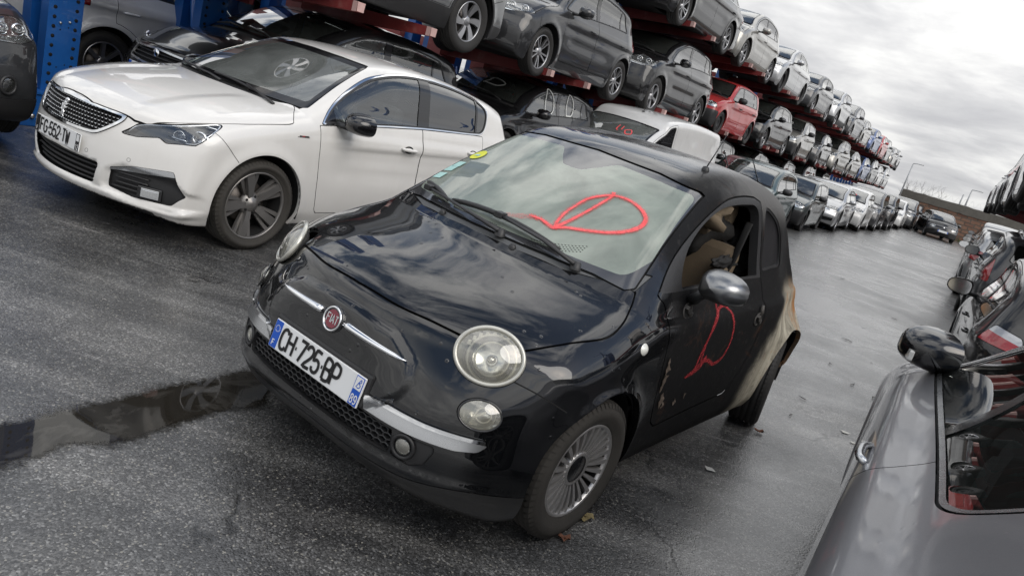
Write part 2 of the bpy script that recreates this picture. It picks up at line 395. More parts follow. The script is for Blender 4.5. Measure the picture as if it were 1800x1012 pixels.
def paint(name, col, metal=0.0, flake=0.0, dirt=.35, dirtcol=(.10, .095, .085), rough=.32, drops=0.5, seed=0.0, peel=.02, cr=.012):
    """clear-coated car paint, patchy road film, dried drops"""
    if name in MATS: return MATS[name]
    t = NT(name); v = t.coord(loc=(seed, seed*.7, 0))
    n1 = t.noise(v, 3.5, 8, .65); n2 = t.noise(t.coord(scale=(14, 14, 2.2), loc=(seed, 0, 0)), 1.5, 6, .6)
    film = t.math('MULTIPLY', t.math('MULTIPLY', t.ramp(n1, [(.35, .15), (.75, 1)]), t.ramp(n2, [(.3, .35), (.7, 1)])), dirt, clamp=True)
    base = col
    if flake > 0:
        vo = t.n('ShaderNodeTexVoronoi'); vo.inputs['Scale'].default_value = 900; t.l(v, vo.inputs['Vector'])
        base = t.mix(t.math('MULTIPLY', vo.outputs['Color'], flake), col, tuple(min(1, c*1.7+.02) for c in col))
    spk = t.n('ShaderNodeTexVoronoi'); spk.inputs['Scale'].default_value = 42; t.l(v, spk.inputs['Vector'])
    rnd = t.n('ShaderNodeSeparateColor'); t.l(spk.outputs['Color'], rnd.inputs[0])
    spot = t.math('MULTIPLY', t.ramp(spk.outputs['Distance'], [(.10, 1), (.22, 0)]), t.math('GREATER_THAN', rnd.outputs[0], 1-.16*drops))
    t.set(spec=.15 if metal < .3 else .5, col=t.mix(film, base, dirtcol), metal=t.math('MULTIPLY_ADD', film, -metal, metal), rough=t.math('MULTIPLY_ADD', film, .3, rough), coat=1.0,
          coatr=t.math('ADD', t.math('MULTIPLY_ADD', film, .4, cr), t.math('MULTIPLY', spot, .12)))
    h = t.math('ADD', t.math('MULTIPLY', spot, .6), t.math('MULTIPLY', t.noise(v, 9, 2, .5), peel*4))
    bn = t.bump(h, .09, .003); t.set(normal=bn, coatn=bn)
    MATS[name] = t.m; return t.m
def glass(name, tint=(.75, .8, .78), film=.0, filmcol=(.35, .38, .35), rough=.0, refl=1.5):
    """thin window glass: mirror at grazing angles, see-through otherwise, with an even dusty or misty film, or one pale as reflected sky"""
    if name in MATS: return MATS[name]
    t = NT(name); t.t.nodes.remove(t.b)
    tr = t.n('ShaderNodeBsdfTransparent'); tr.inputs[0].default_value = (*tint, 1)
    gl = t.n('ShaderNodeBsdfGlossy'); gl.inputs['Roughness'].default_value = rough; gl.inputs[0].default_value = (1, 1, 1, 1)
    fr = t.n('ShaderNodeFresnel'); fr.inputs['IOR'].default_value = 1.55
    f2 = t.math('MULTIPLY_ADD', fr.outputs[0], refl, .035*refl, clamp=True)
    df = t.n('ShaderNodeBsdfDiffuse'); v = t.coord(); n = t.noise(v, 4, 7, .62, .6)
    t.l(t.mix(n, tuple(c*.8 for c in filmcol), filmcol), df.inputs[0])
    m0 = t.n('ShaderNodeMixShader'); t.l(t.math('MULTIPLY', t.ramp(n, [(.25, .6), (.7, 1)]), film), m0.inputs[0]); t.l(tr.outputs[0], m0.inputs[1]); t.l(df.outputs[0], m0.inputs[2])
    m1 = t.n('ShaderNodeMixShader'); t.l(f2, m1.inputs[0]); t.l(m0.outputs[0], m1.inputs[1]); t.l(gl.outputs[0], m1.inputs[2]); t.l(m1.outputs[0], t.out.inputs['Surface'])
    MATS[name] = t.m; return t.m
def basics():
    simple('rubber', (.022, .021, .020), .75, bumpy=.25, bscale=160, var=.5)
    simple('gap', (.004, .004, .004), .9)
    simple('black_plastic', (.022, .022, .023), .48, bumpy=.12, bscale=500)
    simple('grey_plastic', (.085, .088, .09), .45, bumpy=.1, bscale=400)
    simple('gloss_black', (.008, .008, .009), .12, coat=.5)
    simple('chrome', (.82, .83, .84), .06, 1.0, var=.06)
    simple('satin_chrome', (.55, .56, .57), .28, 1.0, var=.12)
    simple('alloy', (.42, .42, .43), .34, .9, var=.2)
    simple('dark_alloy', (.11, .105, .10), .4, .8, var=.25)
    simple('steel_rim', (.03, .03, .032), .55, .3)
    simple('interior', (.03, .031, .033), .8, var=.3)
    simple('seat_fabric', (.05, .05, .055), .9, bumpy=.2, bscale=300)
    simple('lamp_bowl', (.75, .76, .76), .15, .9, var=.15)
    simple('red_lamp', (.36, .008, .012), .15, coat=1.0, bumpy=.5, bscale=70, var=.5)
    simple('white_lamp', (.46, .47, .49), .15, .3, coat=1.0, bumpy=.6, bscale=60, var=.6)
    simple('amber_lamp', (.75, .22, .03), .2, coat=1.0)
    simple('plate_white', (.78, .79, .79), .35, var=.08)
    simple('plate_blue', (.01, .09, .50), .35)
    simple('ink', (.006, .006, .007), .5)
    simple('underbody', (.012, .012, .012), .85, bumpy=.4, bscale=40)
    simple('brake', (.20, .18, .165), .45, .8, var=.4)
    glass('clear_glass', (.80, .86, .83), .05)
    glass('tint_glass', (.07, .07, .075), .03)
    glass('screen_glass', (.62, .68, .66), .10)
    glass('sky_film_screen', (.60, .66, .64), .34, (.46, .49, .47))  # pale film colour stands in for sky reflected in the windscreen
    glass('lamp_lens', (.92, .94, .95), .04, (.7, .7, .66))
basics()

# ---------------------------------------------------------------- writing, as flat strokes laid out in metres
STROKES = {  # on a 0..1 x 0..1.6 box
 'C': [[(1, 1.3), (.85, 1.52), (.5, 1.6), (.15, 1.45), (0, 1.1), (0, .5), (.15, .15), (.5, 0), (.85, .08), (1, .3)]],
 'H': [[(0, 0), (0, 1.6)], [(1, 0), (1, 1.6)], [(0, .85), (1, .85)]],
 '-': [[(.2, .75), (.8, .75)]], '.': [[(.45, .75), (.6, .75)]],
 '7': [[(0, 1.6), (1, 1.6), (.35, 0)]],
 '2': [[(0, 1.2), (.12, 1.48), (.5, 1.6), (.88, 1.45), (.97, 1.1), (.75, .75), (0, 0), (1, 0)]],
 '5': [[(.95, 1.6), (.12, 1.6), (.05, .85), (.45, .98), (.85, .85), (1, .5), (.85, .12), (.45, 0), (.1, .12), (0, .35)]],
 'B': [[(0, 0), (0, 1.6), (.6, 1.6), (.9, 1.45), (.95, 1.2), (.85, .95), (.6, .85), (0, .85)], [(.6, .85), (.92, .7), (1, .42), (.92, .12), (.6, 0), (0, 0)]],
 'P': [[(0, 0), (0, 1.6), (.6, 1.6), (.92, 1.45), (1, 1.15), (.92, .85), (.6, .7), (0, .7)]],
 '8': [[(.5, .85), (.15, 1.0), (.08, 1.3), (.25, 1.55), (.5, 1.6), (.75, 1.55), (.92, 1.3), (.85, 1.0), (.5, .85), (.12, .68), (0, .4), (.15, .1), (.5, 0), (.85, .1), (1, .4), (.88, .68), (.5, .85)]],
 '9': [[(.05, .2), (.3, 0), (.65, .08), (.92, .5), (.98, 1.1), (.85, 1.45), (.5, 1.6), (.15, 1.45), (.03, 1.1), (.15, .8), (.5, .68), (.85, .8), (.97, 1.05)]],
 'F': [[(0, 0), (0, 1.6), (.95, 1.6)], [(0, .85), (.8, .85)]],
 'G': [[(.97, 1.3), (.82, 1.52), (.5, 1.6), (.15, 1.45), (0, 1.1), (0, .5), (.15, .15), (.5, 0), (.85, .1), (1, .35), (1, .75), (.55, .75)]],
 'T': [[(0, 1.6), (1, 1.6)], [(.5, 1.6), (.5, 0)]],
 'W': [[(0, 1.6), (.25, 0), (.5, 1.2), (.75, 0), (1, 1.6)]],
 'I': [[(.5, 0), (.5, 1.6)]],
 'A': [[(0, 0), (.5, 1.6), (1, 0)], [(.2, .55), (.8, .55)]],
 '1': [[(.2, 1.25), (.6, 1.6), (.6, 0)]],
 'D': [[(0, 0), (0, 1.6), (.5, 1.6), (.9, 1.3), (1, .8), (.9, .3), (.5, 0), (0, 0)]],
}
def ribbon2d(pts, w):
    """a flat line of width w with round-ish joints: returns 2D quads"""
    P = [np.array(p, float) for p in pts]; V, F = [], []; m = len(P)
    for i, p in enumerate(P):
        d0 = P[i]-P[i-1] if i > 0 else P[1]-P[0]; d1 = P[i+1]-P[i] if i < m-1 else d0
        d0 = d0/max(np.linalg.norm(d0), 1e-9); d1 = d1/max(np.linalg.norm(d1), 1e-9); t = d0+d1; L = np.linalg.norm(t)
        t = t/L if L > .3 else d1; nrm = np.array([-t[1], t[0]]); k = 1/max(.45, abs(float(nrm @ np.array([-d1[1], d1[0]]))))
        ww = w if not hasattr(w, '__len__') else w[i]
        V += [p+nrm*ww/2*k, p-nrm*ww/2*k]
    for i in range(m-1): F.append((2*i, 2*i+1, 2*i+3, 2*i+2))
    return V, F
def write(mb, text, x, y, cw, ch, gap, lw, place, mi=0, bold=1.0):
    """letters as raised strokes; place(u, v) gives the 3D point"""
    for c in text:
        if c == ' ': x += cw*.5; continue
        wd = cw*(.35 if c in '-.' else (.25 if c == 'I' else 1))
        for st in STROKES[c]:
            pts = st if len(st) < 5 else spline(st, n=3)
            xs = .35 if c in '-.' else 1
            if c == 'I': pts = [(0.5, p[1]) for p in pts]
            P = [(x+(p[0]*cw*(1 if c not in '-.I' else .35)), y+p[1]/1.6*ch) for p in pts]
            V, F = ribbon2d(P, lw); mb.add([place(*v) for v in V], F, mi)
        x += wd+gap
    return x

# ---------------------------------------------------------------- car bodies
class Body:
    """outer skin of a car: side silhouette, crowned and swept in plan, cut by a side surface y = w(x, z)"""
    def __init__(s, prof, plan, off, sweep, crown, fillet, W=.8, exact=False, wextra=None, zextra=None, extra=None, gridstep=.01, pexp=2.0):
        s.poly = spline(prof, True, 8); s.sd = grid_sd(s.poly, gridstep); s.plan, s.off, s.sweep, s.crown = table(plan), table(off), table(sweep), table(crown)
        s.fillet = fillet if callable(fillet) else (lambda x, z: fillet); s.W, s.wx, s.zx, s.ex, s.pexp = W, wextra, zextra, extra, pexp
    def w(s, x, z):
        v = s.plan(x)-s.off(z)
        return v+s.wx(x, z) if s.wx else v
    def F(s, x, y, z):
        r = np.abs(y)/s.W; zz = z+s.crown(x)*r*r; xx = x+s.sweep(x)*r**(s.pexp(x, z) if callable(s.pexp) else s.pexp)
        if s.zx: zz = zz-s.zx(x, y, z)
        f = smax(s.sd(xx, zz), np.abs(y)-s.w(x, z), s.fillet(x, z))
        return s.ex(x, y, z, f) if s.ex else f
    def surf(s, h, nh=.008):
        lo = s.poly.min(0)-.06; hi = s.poly.max(0)+.06
        return polygonize(s.F, (lo[0], 0, lo[1]), (hi[0], 1.15, hi[1]), h, nh)
def arch_f(x0, z0, r, ymin=.45, flat=None):
    def f(V):
        d = np.hypot(V[:, 0]-x0, V[:, 2]-z0)-r
        return np.maximum(d, ymin-V[:, 1])
    return f
def arch_liner(x0, z0, r, yo, yi=.42, n=28):
    """the dark tub behind a wheel opening (left side)"""
    V, F = [], []
    A = np.linspace(-.25, math.pi+.25, n)
    for (y, rr) in ((yo, r), (yo-.035, r+.004), (yi, r+.004)):
        for a in A: V.append((x0+rr*math.cos(a), y, z0+rr*math.sin(a)))
    for k in range(2):
        for i in range(n-1): F.append((k*n+i, k*n+i+1, (k+1)*n+i+1, (k+1)*n+i))
    F.append(tuple(2*n+i for i in range(n)))
    return V, F
def lens_dome(c, nrm, up, rx, ry, bulge, n=40, m=8, back=0.0):
    """an oval cap: centre, facing, up, half-widths, how far it bulges"""
    c, nrm, up = Vector(c), Vector(nrm).normalized(), Vector(up); u = up.cross(nrm).normalized(); v = nrm.cross(u)
    V, N, T = [], [], []
    for i in range(m+1):
        r = i/m
        for k in range(n):
            a = 2*math.pi*k/n; V.append(c+u*(rx*r*math.cos(a))+v*(ry*r*math.sin(a))+nrm*(bulge*(1-r*r)))
            nn = nrm+u*(2*bulge*r*math.cos(a)/rx)+v*(2*bulge*r*math.sin(a)/ry); N.append(nn.normalized() if bulge >= 0 else nn.normalized())
    for i in range(m):
        for k in range(n):
            a, b, d, e = i*n+k, i*n+(k+1) % n, (i+1)*n+(k+1) % n, (i+1)*n+k
            T += [(a, e, d), (a, d, b)] if i else [(a, e, d)]
    return Surf(np.array([tuple(p) for p in V]), np.array([tuple(p) for p in N]), np.array(T))
def ring(c, nrm, up, rx, ry, t, mb, mi=0, n=48, k=8, ty=None):
    """an oval bead around c"""
    c, nrm, up = Vector(c), Vector(nrm).normalized(), Vector(up); u = up.cross(nrm).normalized(); v = nrm.cross(u); V, F = [], []
    ty = ty or t
    for i in range(n):
        a = 2*math.pi*i/n; e = (u*(math.cos(a)/rx)+v*(math.sin(a)/ry)).normalized(); p = c+u*rx*math.cos(a)+v*ry*math.sin(a)
        for j in range(k):
            b = 2*math.pi*j/k; V.append(p+e*(t*math.cos(b))+nrm*(ty*math.sin(b)))
    for i in range(n):
        for j in range(k): F.append((i*k+j, ((i+1) % n)*k+j, ((i+1) % n)*k+(j+1) % k, i*k+(j+1) % k))
    mb.add(V, F, mi, True)
def oval_f(c, nrm, up, rx, ry):
    c, nrm, up = np.array(c, float), Vector(nrm).normalized(), Vector(up); u = up.cross(nrm).normalized(); v = nrm.cross(u); u, v, n = np.array(u), np.array(v), np.array(nrm)
    def f(V):
        d = V-c; return np.maximum((np.hypot((d @ u)/rx, (d @ v)/ry)-1)*min(rx, ry), np.abs(d @ n)-.25)
    return f

# ---------------------------------------------------------------- wheels (axis along y, outer face towards +y)
def tyre_mesh(R, w, rim, tread=True, n=64, block=.006):
    """side walls, shoulders and a grooved tread"""
    mb = MB(); h = w/2; s = R-rim
    prof = [(rim-.012, -h*.80), (rim+.004, -h*.86), (rim+s*.35, -h*1.0), (rim+s*.62, -h*1.0), (R-.022, -h*.93), (R-.006, -h*.80)]
    for g in (-.55, -.18, .18, .55): prof += [(R, h*g-.006), (R-.008, h*g-.003), (R-.008, h*g+.003), (R, h*g+.006)]
    prof += [(R-.006, h*.80), (R-.022, h*.93), (rim+s*.62, h*1.0), (rim+s*.35, h*1.0), (rim+.02, h*.90), (rim+.006, h*.88), (rim-.004, h*.80), (rim-.014, h*.70)]
    mb.lathe(prof, n, 0)
    if tread:
        for k in range(n):  # shoulder blocks
            a = 2*math.pi*(k+.5)/n; c, d = math.cos(a), math.sin(a); da = math.pi/n*.72
            for sg in (-1, 1):
                V = []
                for (r, y) in ((R+.0015, h*.60), (R-.004, h*.82), (R-.022, h*.945)):
                    for aa in (a-da, a+da): V.append((r*math.cos(aa+.10*(y/h-.6)), sg*(y+.001), r*math.sin(aa+.10*(y/h-.6))))
                F = [(0, 1, 3, 2), (2, 3, 5, 4)]
                mb.add(V, F if sg > 0 else [f[::-1] for f in F], 0, False)
    return mb.mesh('tyre', True)
def barrel(mb, rim, h, mi=0):
    mb.lathe([(rim-.002, h*.80), (rim-.008, h*.86), (rim-.016, h*.80), (rim-.018, h*.66)], 56, mi); mb.lathe([(rim-.018, h*.66), (rim-.035, h*.1), (rim-.03, -h*.8)], 56, 2)
def rim_mesh(kind, rim, w):
    """material slots: face, dark inside, cap"""
    mb = MB(); h = w/2; yf = h*.80; R0 = rim-.012
    barrel(mb, rim, h, 0)
    mb.lathe([(.0, -h*.05), (R0*.62, -h*.05), (R0*.66, -h*.3)], 40, 1)                       # brake disc
    mb.lathe([(.0, -h*.35), (R0-.02, -h*.35)], 40, 2)
    def spoke(a, r0, r1, w0, w1, y0, y1, dep, mi=0, bow=0.0, skew=0.0, seg=5):
        V, F = [], []
        for i in range(seg+1):
            t = i/seg; r = r0+(r1-r0)*t; ww = (w0+(w1-w0)*t)/2; y = y0+(y1-y0)*t+bow*math.sin(math.pi*t); aa = a+skew*t; c, d = math.cos(aa), math.sin(aa)
            for (o, yy) in ((-ww, y-dep), (-ww*.82, y), (ww*.82, y), (ww, y-dep)): V.append((r*c-o*d, yy, r*d+o*c))
        for i in range(seg):
            b = i*4; F += [(b, b+1, b+5, b+4), (b+1, b+2, b+6, b+5), (b+2, b+3, b+7, b+6)]
        mb.add(V, F, mi, False)
    cap_y = yf*.75
    if kind == 'many':      # fine paired fins
        for k in range(24): spoke(2*math.pi*k/24, .058, R0, .010, .024, cap_y*.98, yf, .03, bow=.004)
        mb.lathe([(0, cap_y+.006), (.052, cap_y+.004), (.056, cap_y-.004)], 32, 3); mb.lathe([(.056, cap_y+.004), (.066, cap_y+.008), (.074, cap_y-.004), (.078, cap_y-.03)], 32, 0)
    elif kind == 'five':    # broad forked spokes
        for k in range(5):
            a = 2*math.pi*(k+.25)/5; spoke(a, .045, R0, .046, .074, cap_y*.8, yf, .03, 0, bow=.006)
            for sg in (-1, 1): spoke(a+sg*.33, .075, R0, .020, .034, cap_y*.5, yf*.86, .02, 0, skew=-sg*.05)
            aa = a+math.pi/5; mb.lathe([(0, .010), (.010, .008), (.012, -.02)], 10, 2, M=Matrix.Translation((.056*math.cos(aa), cap_y*.72, .056*math.sin(aa))))
        mb.lathe([(0, cap_y+.004), (.026, cap_y+.002), (.032, cap_y-.004), (.075, cap_y*.7), (.085, cap_y*.3)], 30, 0)
    elif kind in ('five_double', 'seven', 'ten', 'five_plain', 'blades'):
        n = {'five_double': 5, 'seven': 7, 'ten': 10, 'five_plain': 5, 'blades': 6}[kind]
        for k in range(n):
            a = 2*math.pi*k/n
            if kind == 'five_double':
                for sg in (-1, 1): spoke(a+sg*.20, .05, R0, .022, .026, cap_y, yf, .03, 0)
            elif kind == 'blades': spoke(a, .05, R0, .05, .105, cap_y, yf, .025, 0, skew=.25)
            else: spoke(a, .045, R0, .045 if n < 8 else .026, (.075 if n == 5 else .05) if n < 8 else .032, cap_y, yf, .03, 0)
        mb.lathe([(0, cap_y+.006), (.034, cap_y+.004), (.06, cap_y-.002), (.07, cap_y-.03)], 30, 0)
    else:                   # plain pressed steel
        mb.lathe([(0, cap_y*.4), (.05, cap_y*.45), (.07, cap_y*.75), (.12, cap_y*.8), (R0*.82, cap_y*.35), (R0, yf*.7)], 36, 0)
        for k in range(8):
            a = 2*math.pi*k/8; mb.lathe([(0, .003), (.014, .002)], 10, 2, M=Matrix.Translation((.135*math.cos(a), cap_y*.66, .135*math.sin(a))))
    return mb.mesh('rim', True)
TYRES, RIMS = {}, {}
def wheel(parent, pos, R, w, rim, kind, mats, side=1, steer=0.0, camber=0.0, spin=0.0, tyre_mat='rubber', name='wheel'):
    key = (R, w, rim); TYRES.setdefault(key, None)
    if TYRES[key] is None: TYRES[key] = tyre_mesh(R, w, rim)
    rk = (kind, rim, w)
    if rk not in RIMS: RIMS[rk] = rim_mesh(kind, rim, w)
    e = empty(name, parent); e.location = pos
    e.rotation_euler = (camber, 0, steer+(math.pi if side < 0 else 0))
    def inst(nm, me, ms):
        o = bpy.data.objects.new(nm, me); COL.objects.link(o); o.parent = e; o.rotation_euler = (0, spin, 0)
        while len(me.materials) < len(ms): me.materials.append(None)
        for i, m in enumerate(ms): o.material_slots[i].link = 'OBJECT'; o.material_slots[i].material = m
        return o
    inst('tyre', TYRES[key], [MATS[tyre_mat]])
    if kind: inst('rim', RIMS[rk], list(mats))
    return e

# ---------------------------------------------------------------- cutting a skin into the parts of a car
def half_poly(P, r=0.0):
    """front-view outline given for y >= 0 (from the bottom middle round to the top middle), closed over the middle line"""
    P = [tuple(p) for p in P]; P = [(-.15, P[0][1])]+P+[(-.15, P[-1][1])]
    return rounded(P, r) if r else np.array(P)
class Kit:
    """holds the skin (left half) while parts are cut out of it"""
    def __init__(s, root, body, h, nh=.008):
        s.root, s.body = root, body; s.S = body.surf(h, nh); s.full = s.S.copy(); s.tree_ = None; s.gaps = []; s.seals = []; s.inner = []
    def tree(s):
        if s.tree_ is None:
            f = both(s.full); s.tree_ = BVHTree.FromPolygons([tuple(v) for v in f.V], [tuple(t) for t in f.T])
        return s.tree_
    def take(s, f, w=.002, depth=.012, seal=False):
        i, s.S, g = split_gap(s.S, f, w, depth); (s.seals if seal else s.gaps).append(g); return i
    def cut(s, f): i, s.S = split(s.S, f); return i
    def pair(s, name, surf, mat, parent=None, label=None):
        """the same part on the left and on the right"""
        L = part(name, surf, mat, parent[0] if parent else s.root); R = part(name, mirrored(surf), mat, parent[1] if parent else s.root)
        return L, R
    def one(s, name, surf, mat, parent=None): return part(name, both(surf), mat, parent or s.root)
    def on(s, x, z, y=2.0):
        """point and normal of the left side at (x, z)"""
        h = s.tree().ray_cast(Vector((x, y, z)), Vector((0, -1, 0))); return h[0], h[1]
    def front(s, y, z, x=3.0, d=-1):
        h = s.tree().ray_cast(Vector((x, y, z)), Vector((d, 0, 0))); return h[0], h[1]
    def top(s, x, y):
        h = s.tree().ray_cast(Vector((x, y, 3)), Vector((0, 0, -1))); return h[0], h[1]
    def near(s, p):
        h = s.tree().find_nearest(Vector(p)); return h[0], h[1]
    def outward(s, p):
        """unit normal of the skin function near p"""
        e = .01; g = [float(s.body.F(np.array([p[0]+(e if k == 0 else 0)]), np.array([p[1]+(e if k == 1 else 0)]), np.array([p[2]+(e if k == 2 else 0)]))[0]-s.body.F(np.array([p[0]-(e if k == 0 else 0)]), np.array([p[1]-(e if k == 1 else 0)]), np.array([p[2]-(e if k == 2 else 0)]))[0]) for k in range(3)]
        return Vector(g).normalized()
    def arches(s, wheels, mat='interior'):
        for (x, z, r, yo) in wheels:
            s.cut(arch_f(x, z, r)); V, F = arch_liner(x, z, r, yo)
            mb = MB(); mb.add(V, F, 0, True); mb.build('wheel_arch_liner', MATS['underbody'], s.root); mb = MB(); mb.add([(p[0], -p[1], p[2]) for p in V], [f[::-1] for f in F], 0, True); mb.build('wheel_arch_liner', MATS['underbody'], s.root)
    def rim_in(s, depth, cond): return walls(s.S, depth, (0, -1, 0), cond)
    def close(s, paintmat, wheels, zlow=.26, liner=True, reveal=.03):
        """what is left is the shell: its floor, lips round the openings, joints and seals"""
        floor = clip(s.S, lambda V: np.maximum(V[:, 2]-zlow, 0*V[:, 0]-1)) if False else None
        # floor: the downward faces
        cn = s.S.N[s.S.T].mean(1)[:, 2] < -.72; cz = s.S.V[s.S.T].mean(1)[:, 2] < zlow+.12
        fl = Surf(s.S.V, s.S.N, s.S.T[cn & cz]).compact(); sh = Surf(s.S.V, s.S.N, s.S.T[~(cn & cz)]).compact()
        lip = walls(sh, .03, (0, -1, 0), lambda V: np.logical_or.reduce([np.abs(np.hypot(V[:, 0]-x, V[:, 2]-z)-r) < .004 for (x, z, r, yo) in wheels]))
        body = part('body', both(join(sh, lip)), paintmat, s.root)
        part('underbody', both(fl), MATS['underbody'], s.root)
        g = join(*s.gaps)
        if len(g.T): part('panel_joints', both(g), MATS['gap'], s.root)
        g = join(*[join(q, walls(q, .02)) for q in s.seals if len(q.T)])
        if len(g.T): part('window_seals', both(g), MATS['black_plastic'], s.root)
        if liner:
            q = clip(offset(s.S, -reveal*np.ones(len(s.S.V))), lambda V: .35-V[:, 2]); part('cabin_lining', both(q), MATS['interior'], s.root)
        return body
def stroke_on(tree, pts, wd, off, mb, mi=0, n=10, closed=False, smooth=True):
    """a painted line that follows a surface"""
    P = spline(pts, closed, n) if smooth else np.array(pts, float)
    if closed: P = np.concatenate([P, P[:1]])
    Q = []
    for p in P:
        h = tree.find_nearest(Vector(p)); nn = h[1]
        if nn.dot(h[0]-Vector((h[0].x-.2 if abs(nn.x) > .8 else h[0].x, 0, h[0].z-.05))) < 0: nn = -nn
        Q.append((h[0]+nn*off, nn))
    V, F = [], []; m = len(Q)
    for i, (p, nn) in enumerate(Q):
        t = (Q[min(i+1, m-1)][0]-Q[max(i-1, 0)][0]).normalized(); s = t.cross(nn).normalized(); ww = wd if not hasattr(wd, '__len__') else np.interp(i/(m-1), np.linspace(0, 1, len(wd)), wd)
        V += [p+s*ww/2, p-s*ww/2]
    for i in range(m-1): F.append((2*i, 2*i+1, 2*i+3, 2*i+2))
    mb.add(V, F, mi, True)
def seat(mb, x, y, z, mi=0, w=.48, M=None, head=True):
    """a front seat: cushion, leaning back and head rest"""
    mb.box((x-.02, y-w/2, z), (x+.48, y+w/2, z+.16), mi, .05)
    Mb = Matrix.Translation((x, y, z+.12)) @ Matrix.Rotation(math.radians(-16), 4, 'Y'); mb.box((-.12, -w/2, 0), (.02, w/2, .60), mi, .05, Mb)
    for sg in (-1, 1): mb.box((-.10, sg*w*.43-.04, .05), (.07, sg*w*.43+.04, .48), mi, .03, Mb)
    if head: mb.box((-.10, -.13, .64), (.0, .13, .82), mi, .04, Mb)
def cabin(root, x_dash, x_seat, z_floor, half_w, rows=2, seatmat='seat_fabric', wheel_side=1, zbelt=.95):
    """dashboard, steering wheel and seats seen through the glass"""
    mb = MB()
    mb.box((x_dash-.75, -half_w, zbelt-.45), (x_dash-.22, half_w, zbelt-.08), 0, .06); mb.box((x_dash-.45, -half_w*.98, zbelt-.14), (x_dash-.06, half_w*.98, zbelt-.05), 0, .03)
    ring((x_dash-.82, wheel_side*.36, zbelt-.10), (-.85, 0, .5), (0, 0, 1), .185, .185, .015, mb, 0, 28, 6)
    Mw = Matrix.Translation((x_dash-.82, wheel_side*.36, zbelt-.10)) @ Matrix.Rotation(math.radians(-30), 4, 'Y'); mb.box((-.02, -.17, -.03), (.03, .17, .03), 0, .01, Mw); mb.box((-.02, -.06, -.08), (.03, .06, .06), 0, .02, Mw)
    mb.box((x_dash-2.6, -half_w, z_floor-.05), (x_dash-.3, half_w, z_floor), 0)
    mb.build('dashboard', [MATS['interior']], root)
    for sy in (-1, 1):
        m2 = MB(); seat(m2, x_seat, sy*.36, z_floor+.12, 0); m2.build('front_seat', [MATS[seatmat]], root)
    if rows > 1:
        m3 = MB(); m3.box((x_seat-.95, -half_w*.92, z_floor+.15), (x_seat-.45, half_w*.92, z_floor+.33), 0, .05)
        Mb = Matrix.Translation((x_seat-.92, 0, z_floor+.28)) @ Matrix.Rotation(math.radians(-20), 4, 'Y'); m3.box((-.12, -half_w*.92, 0), (.02, half_w*.92, .55), 0, .05, Mb)
        for sy in (-1, 1): m3.box((-.10, sy*.35-.12, .56), (-.01, sy*.35+.12, .70), 0, .04, Mb)
        m3.build('rear_seat', [MATS[seatmat]], root)
def wing_mirror(kit, c, root_xy, size, mat, side, glassy=True, fold=0.0):
    """mirror housing on a stalk, its glass towards the rear; c = centre of the housing"""
    sx, sy, sz = size; mb = MB(); V, F = [], []; n, m = 20, 10
    for i in range(m+1):
        t = i/m; xx = -sx*.5+sx*t; k = math.sqrt(max(0, 1-(max(0, t-.05)/.95)**2.4))*(.95+.05*t) if t < 1 else .02
        for j in range(n):
            a = 2*math.pi*j/n; e = 2/2.8; ca, sa = math.cos(a), math.sin(a)
            yy = math.copysign(abs(ca)**e, ca)*sy*.5*k; zz = math.copysign(abs(sa)**e, sa)*sz*.5*k*(1-.18*ca)
            V.append((xx, yy, zz))
    for i in range(m):
        for j in range(n): F.append((i*n+j, i*n+(j+1) % n, (i+1)*n+(j+1) % n, (i+1)*n+j))
    F.append(tuple(m*n+j for j in range(n)))
    mb.add(V, F, 0, True)
    o = mb.build('wing_mirror', [mat], kit.root); o.location = (c[0], side*c[1], c[2]); o.rotation_euler = (0, 0, side*fold)
    if side < 0: o.scale = (1, -1, 1)
    mg = MB(); mg.add([(-sx*.5-.003, math.copysign(abs(math.cos(a))**.72, math.cos(a))*sy*.43, math.copysign(abs(math.sin(a))**.72, math.sin(a))*sz*.42*(1-.18*math.cos(a))) for a in np.linspace(0, 2*math.pi, 33)[:-1]], [tuple(range(32))], 0); mg.build('mirror_glass', [MATS['chrome']], o)
    ms = MB(); a = Vector(root_xy); b = Vector((c[0]+.01, c[1]-sy*.25, c[2]-sz*.30)); mid = (a+b)/2
    if side < 0: a, b, mid = [Vector((q.x, -q.y, q.z)) for q in (a, b, mid)]
    ms.tube([a, mid, b], [.035, .03, .03], 8, 0, flat=.6); ms.build('mirror_stalk', [MATS['black_plastic']], kit.root)
    return o
def copy_car(o, parent=None, swap=None):
    """a car with copies of its parts and their sub-parts; swap replaces paints"""
    c = o.copy(); COL.objects.link(c); c.parent = parent
    if swap and c.type == 'MESH':
        for sl in c.material_slots:
            if sl.material and sl.material.name in swap:
                nm = swap[sl.material.name]; sl.link = 'OBJECT'; sl.material = nm
    for ch in list(o.children): copy_car(ch, c, swap)
    return c

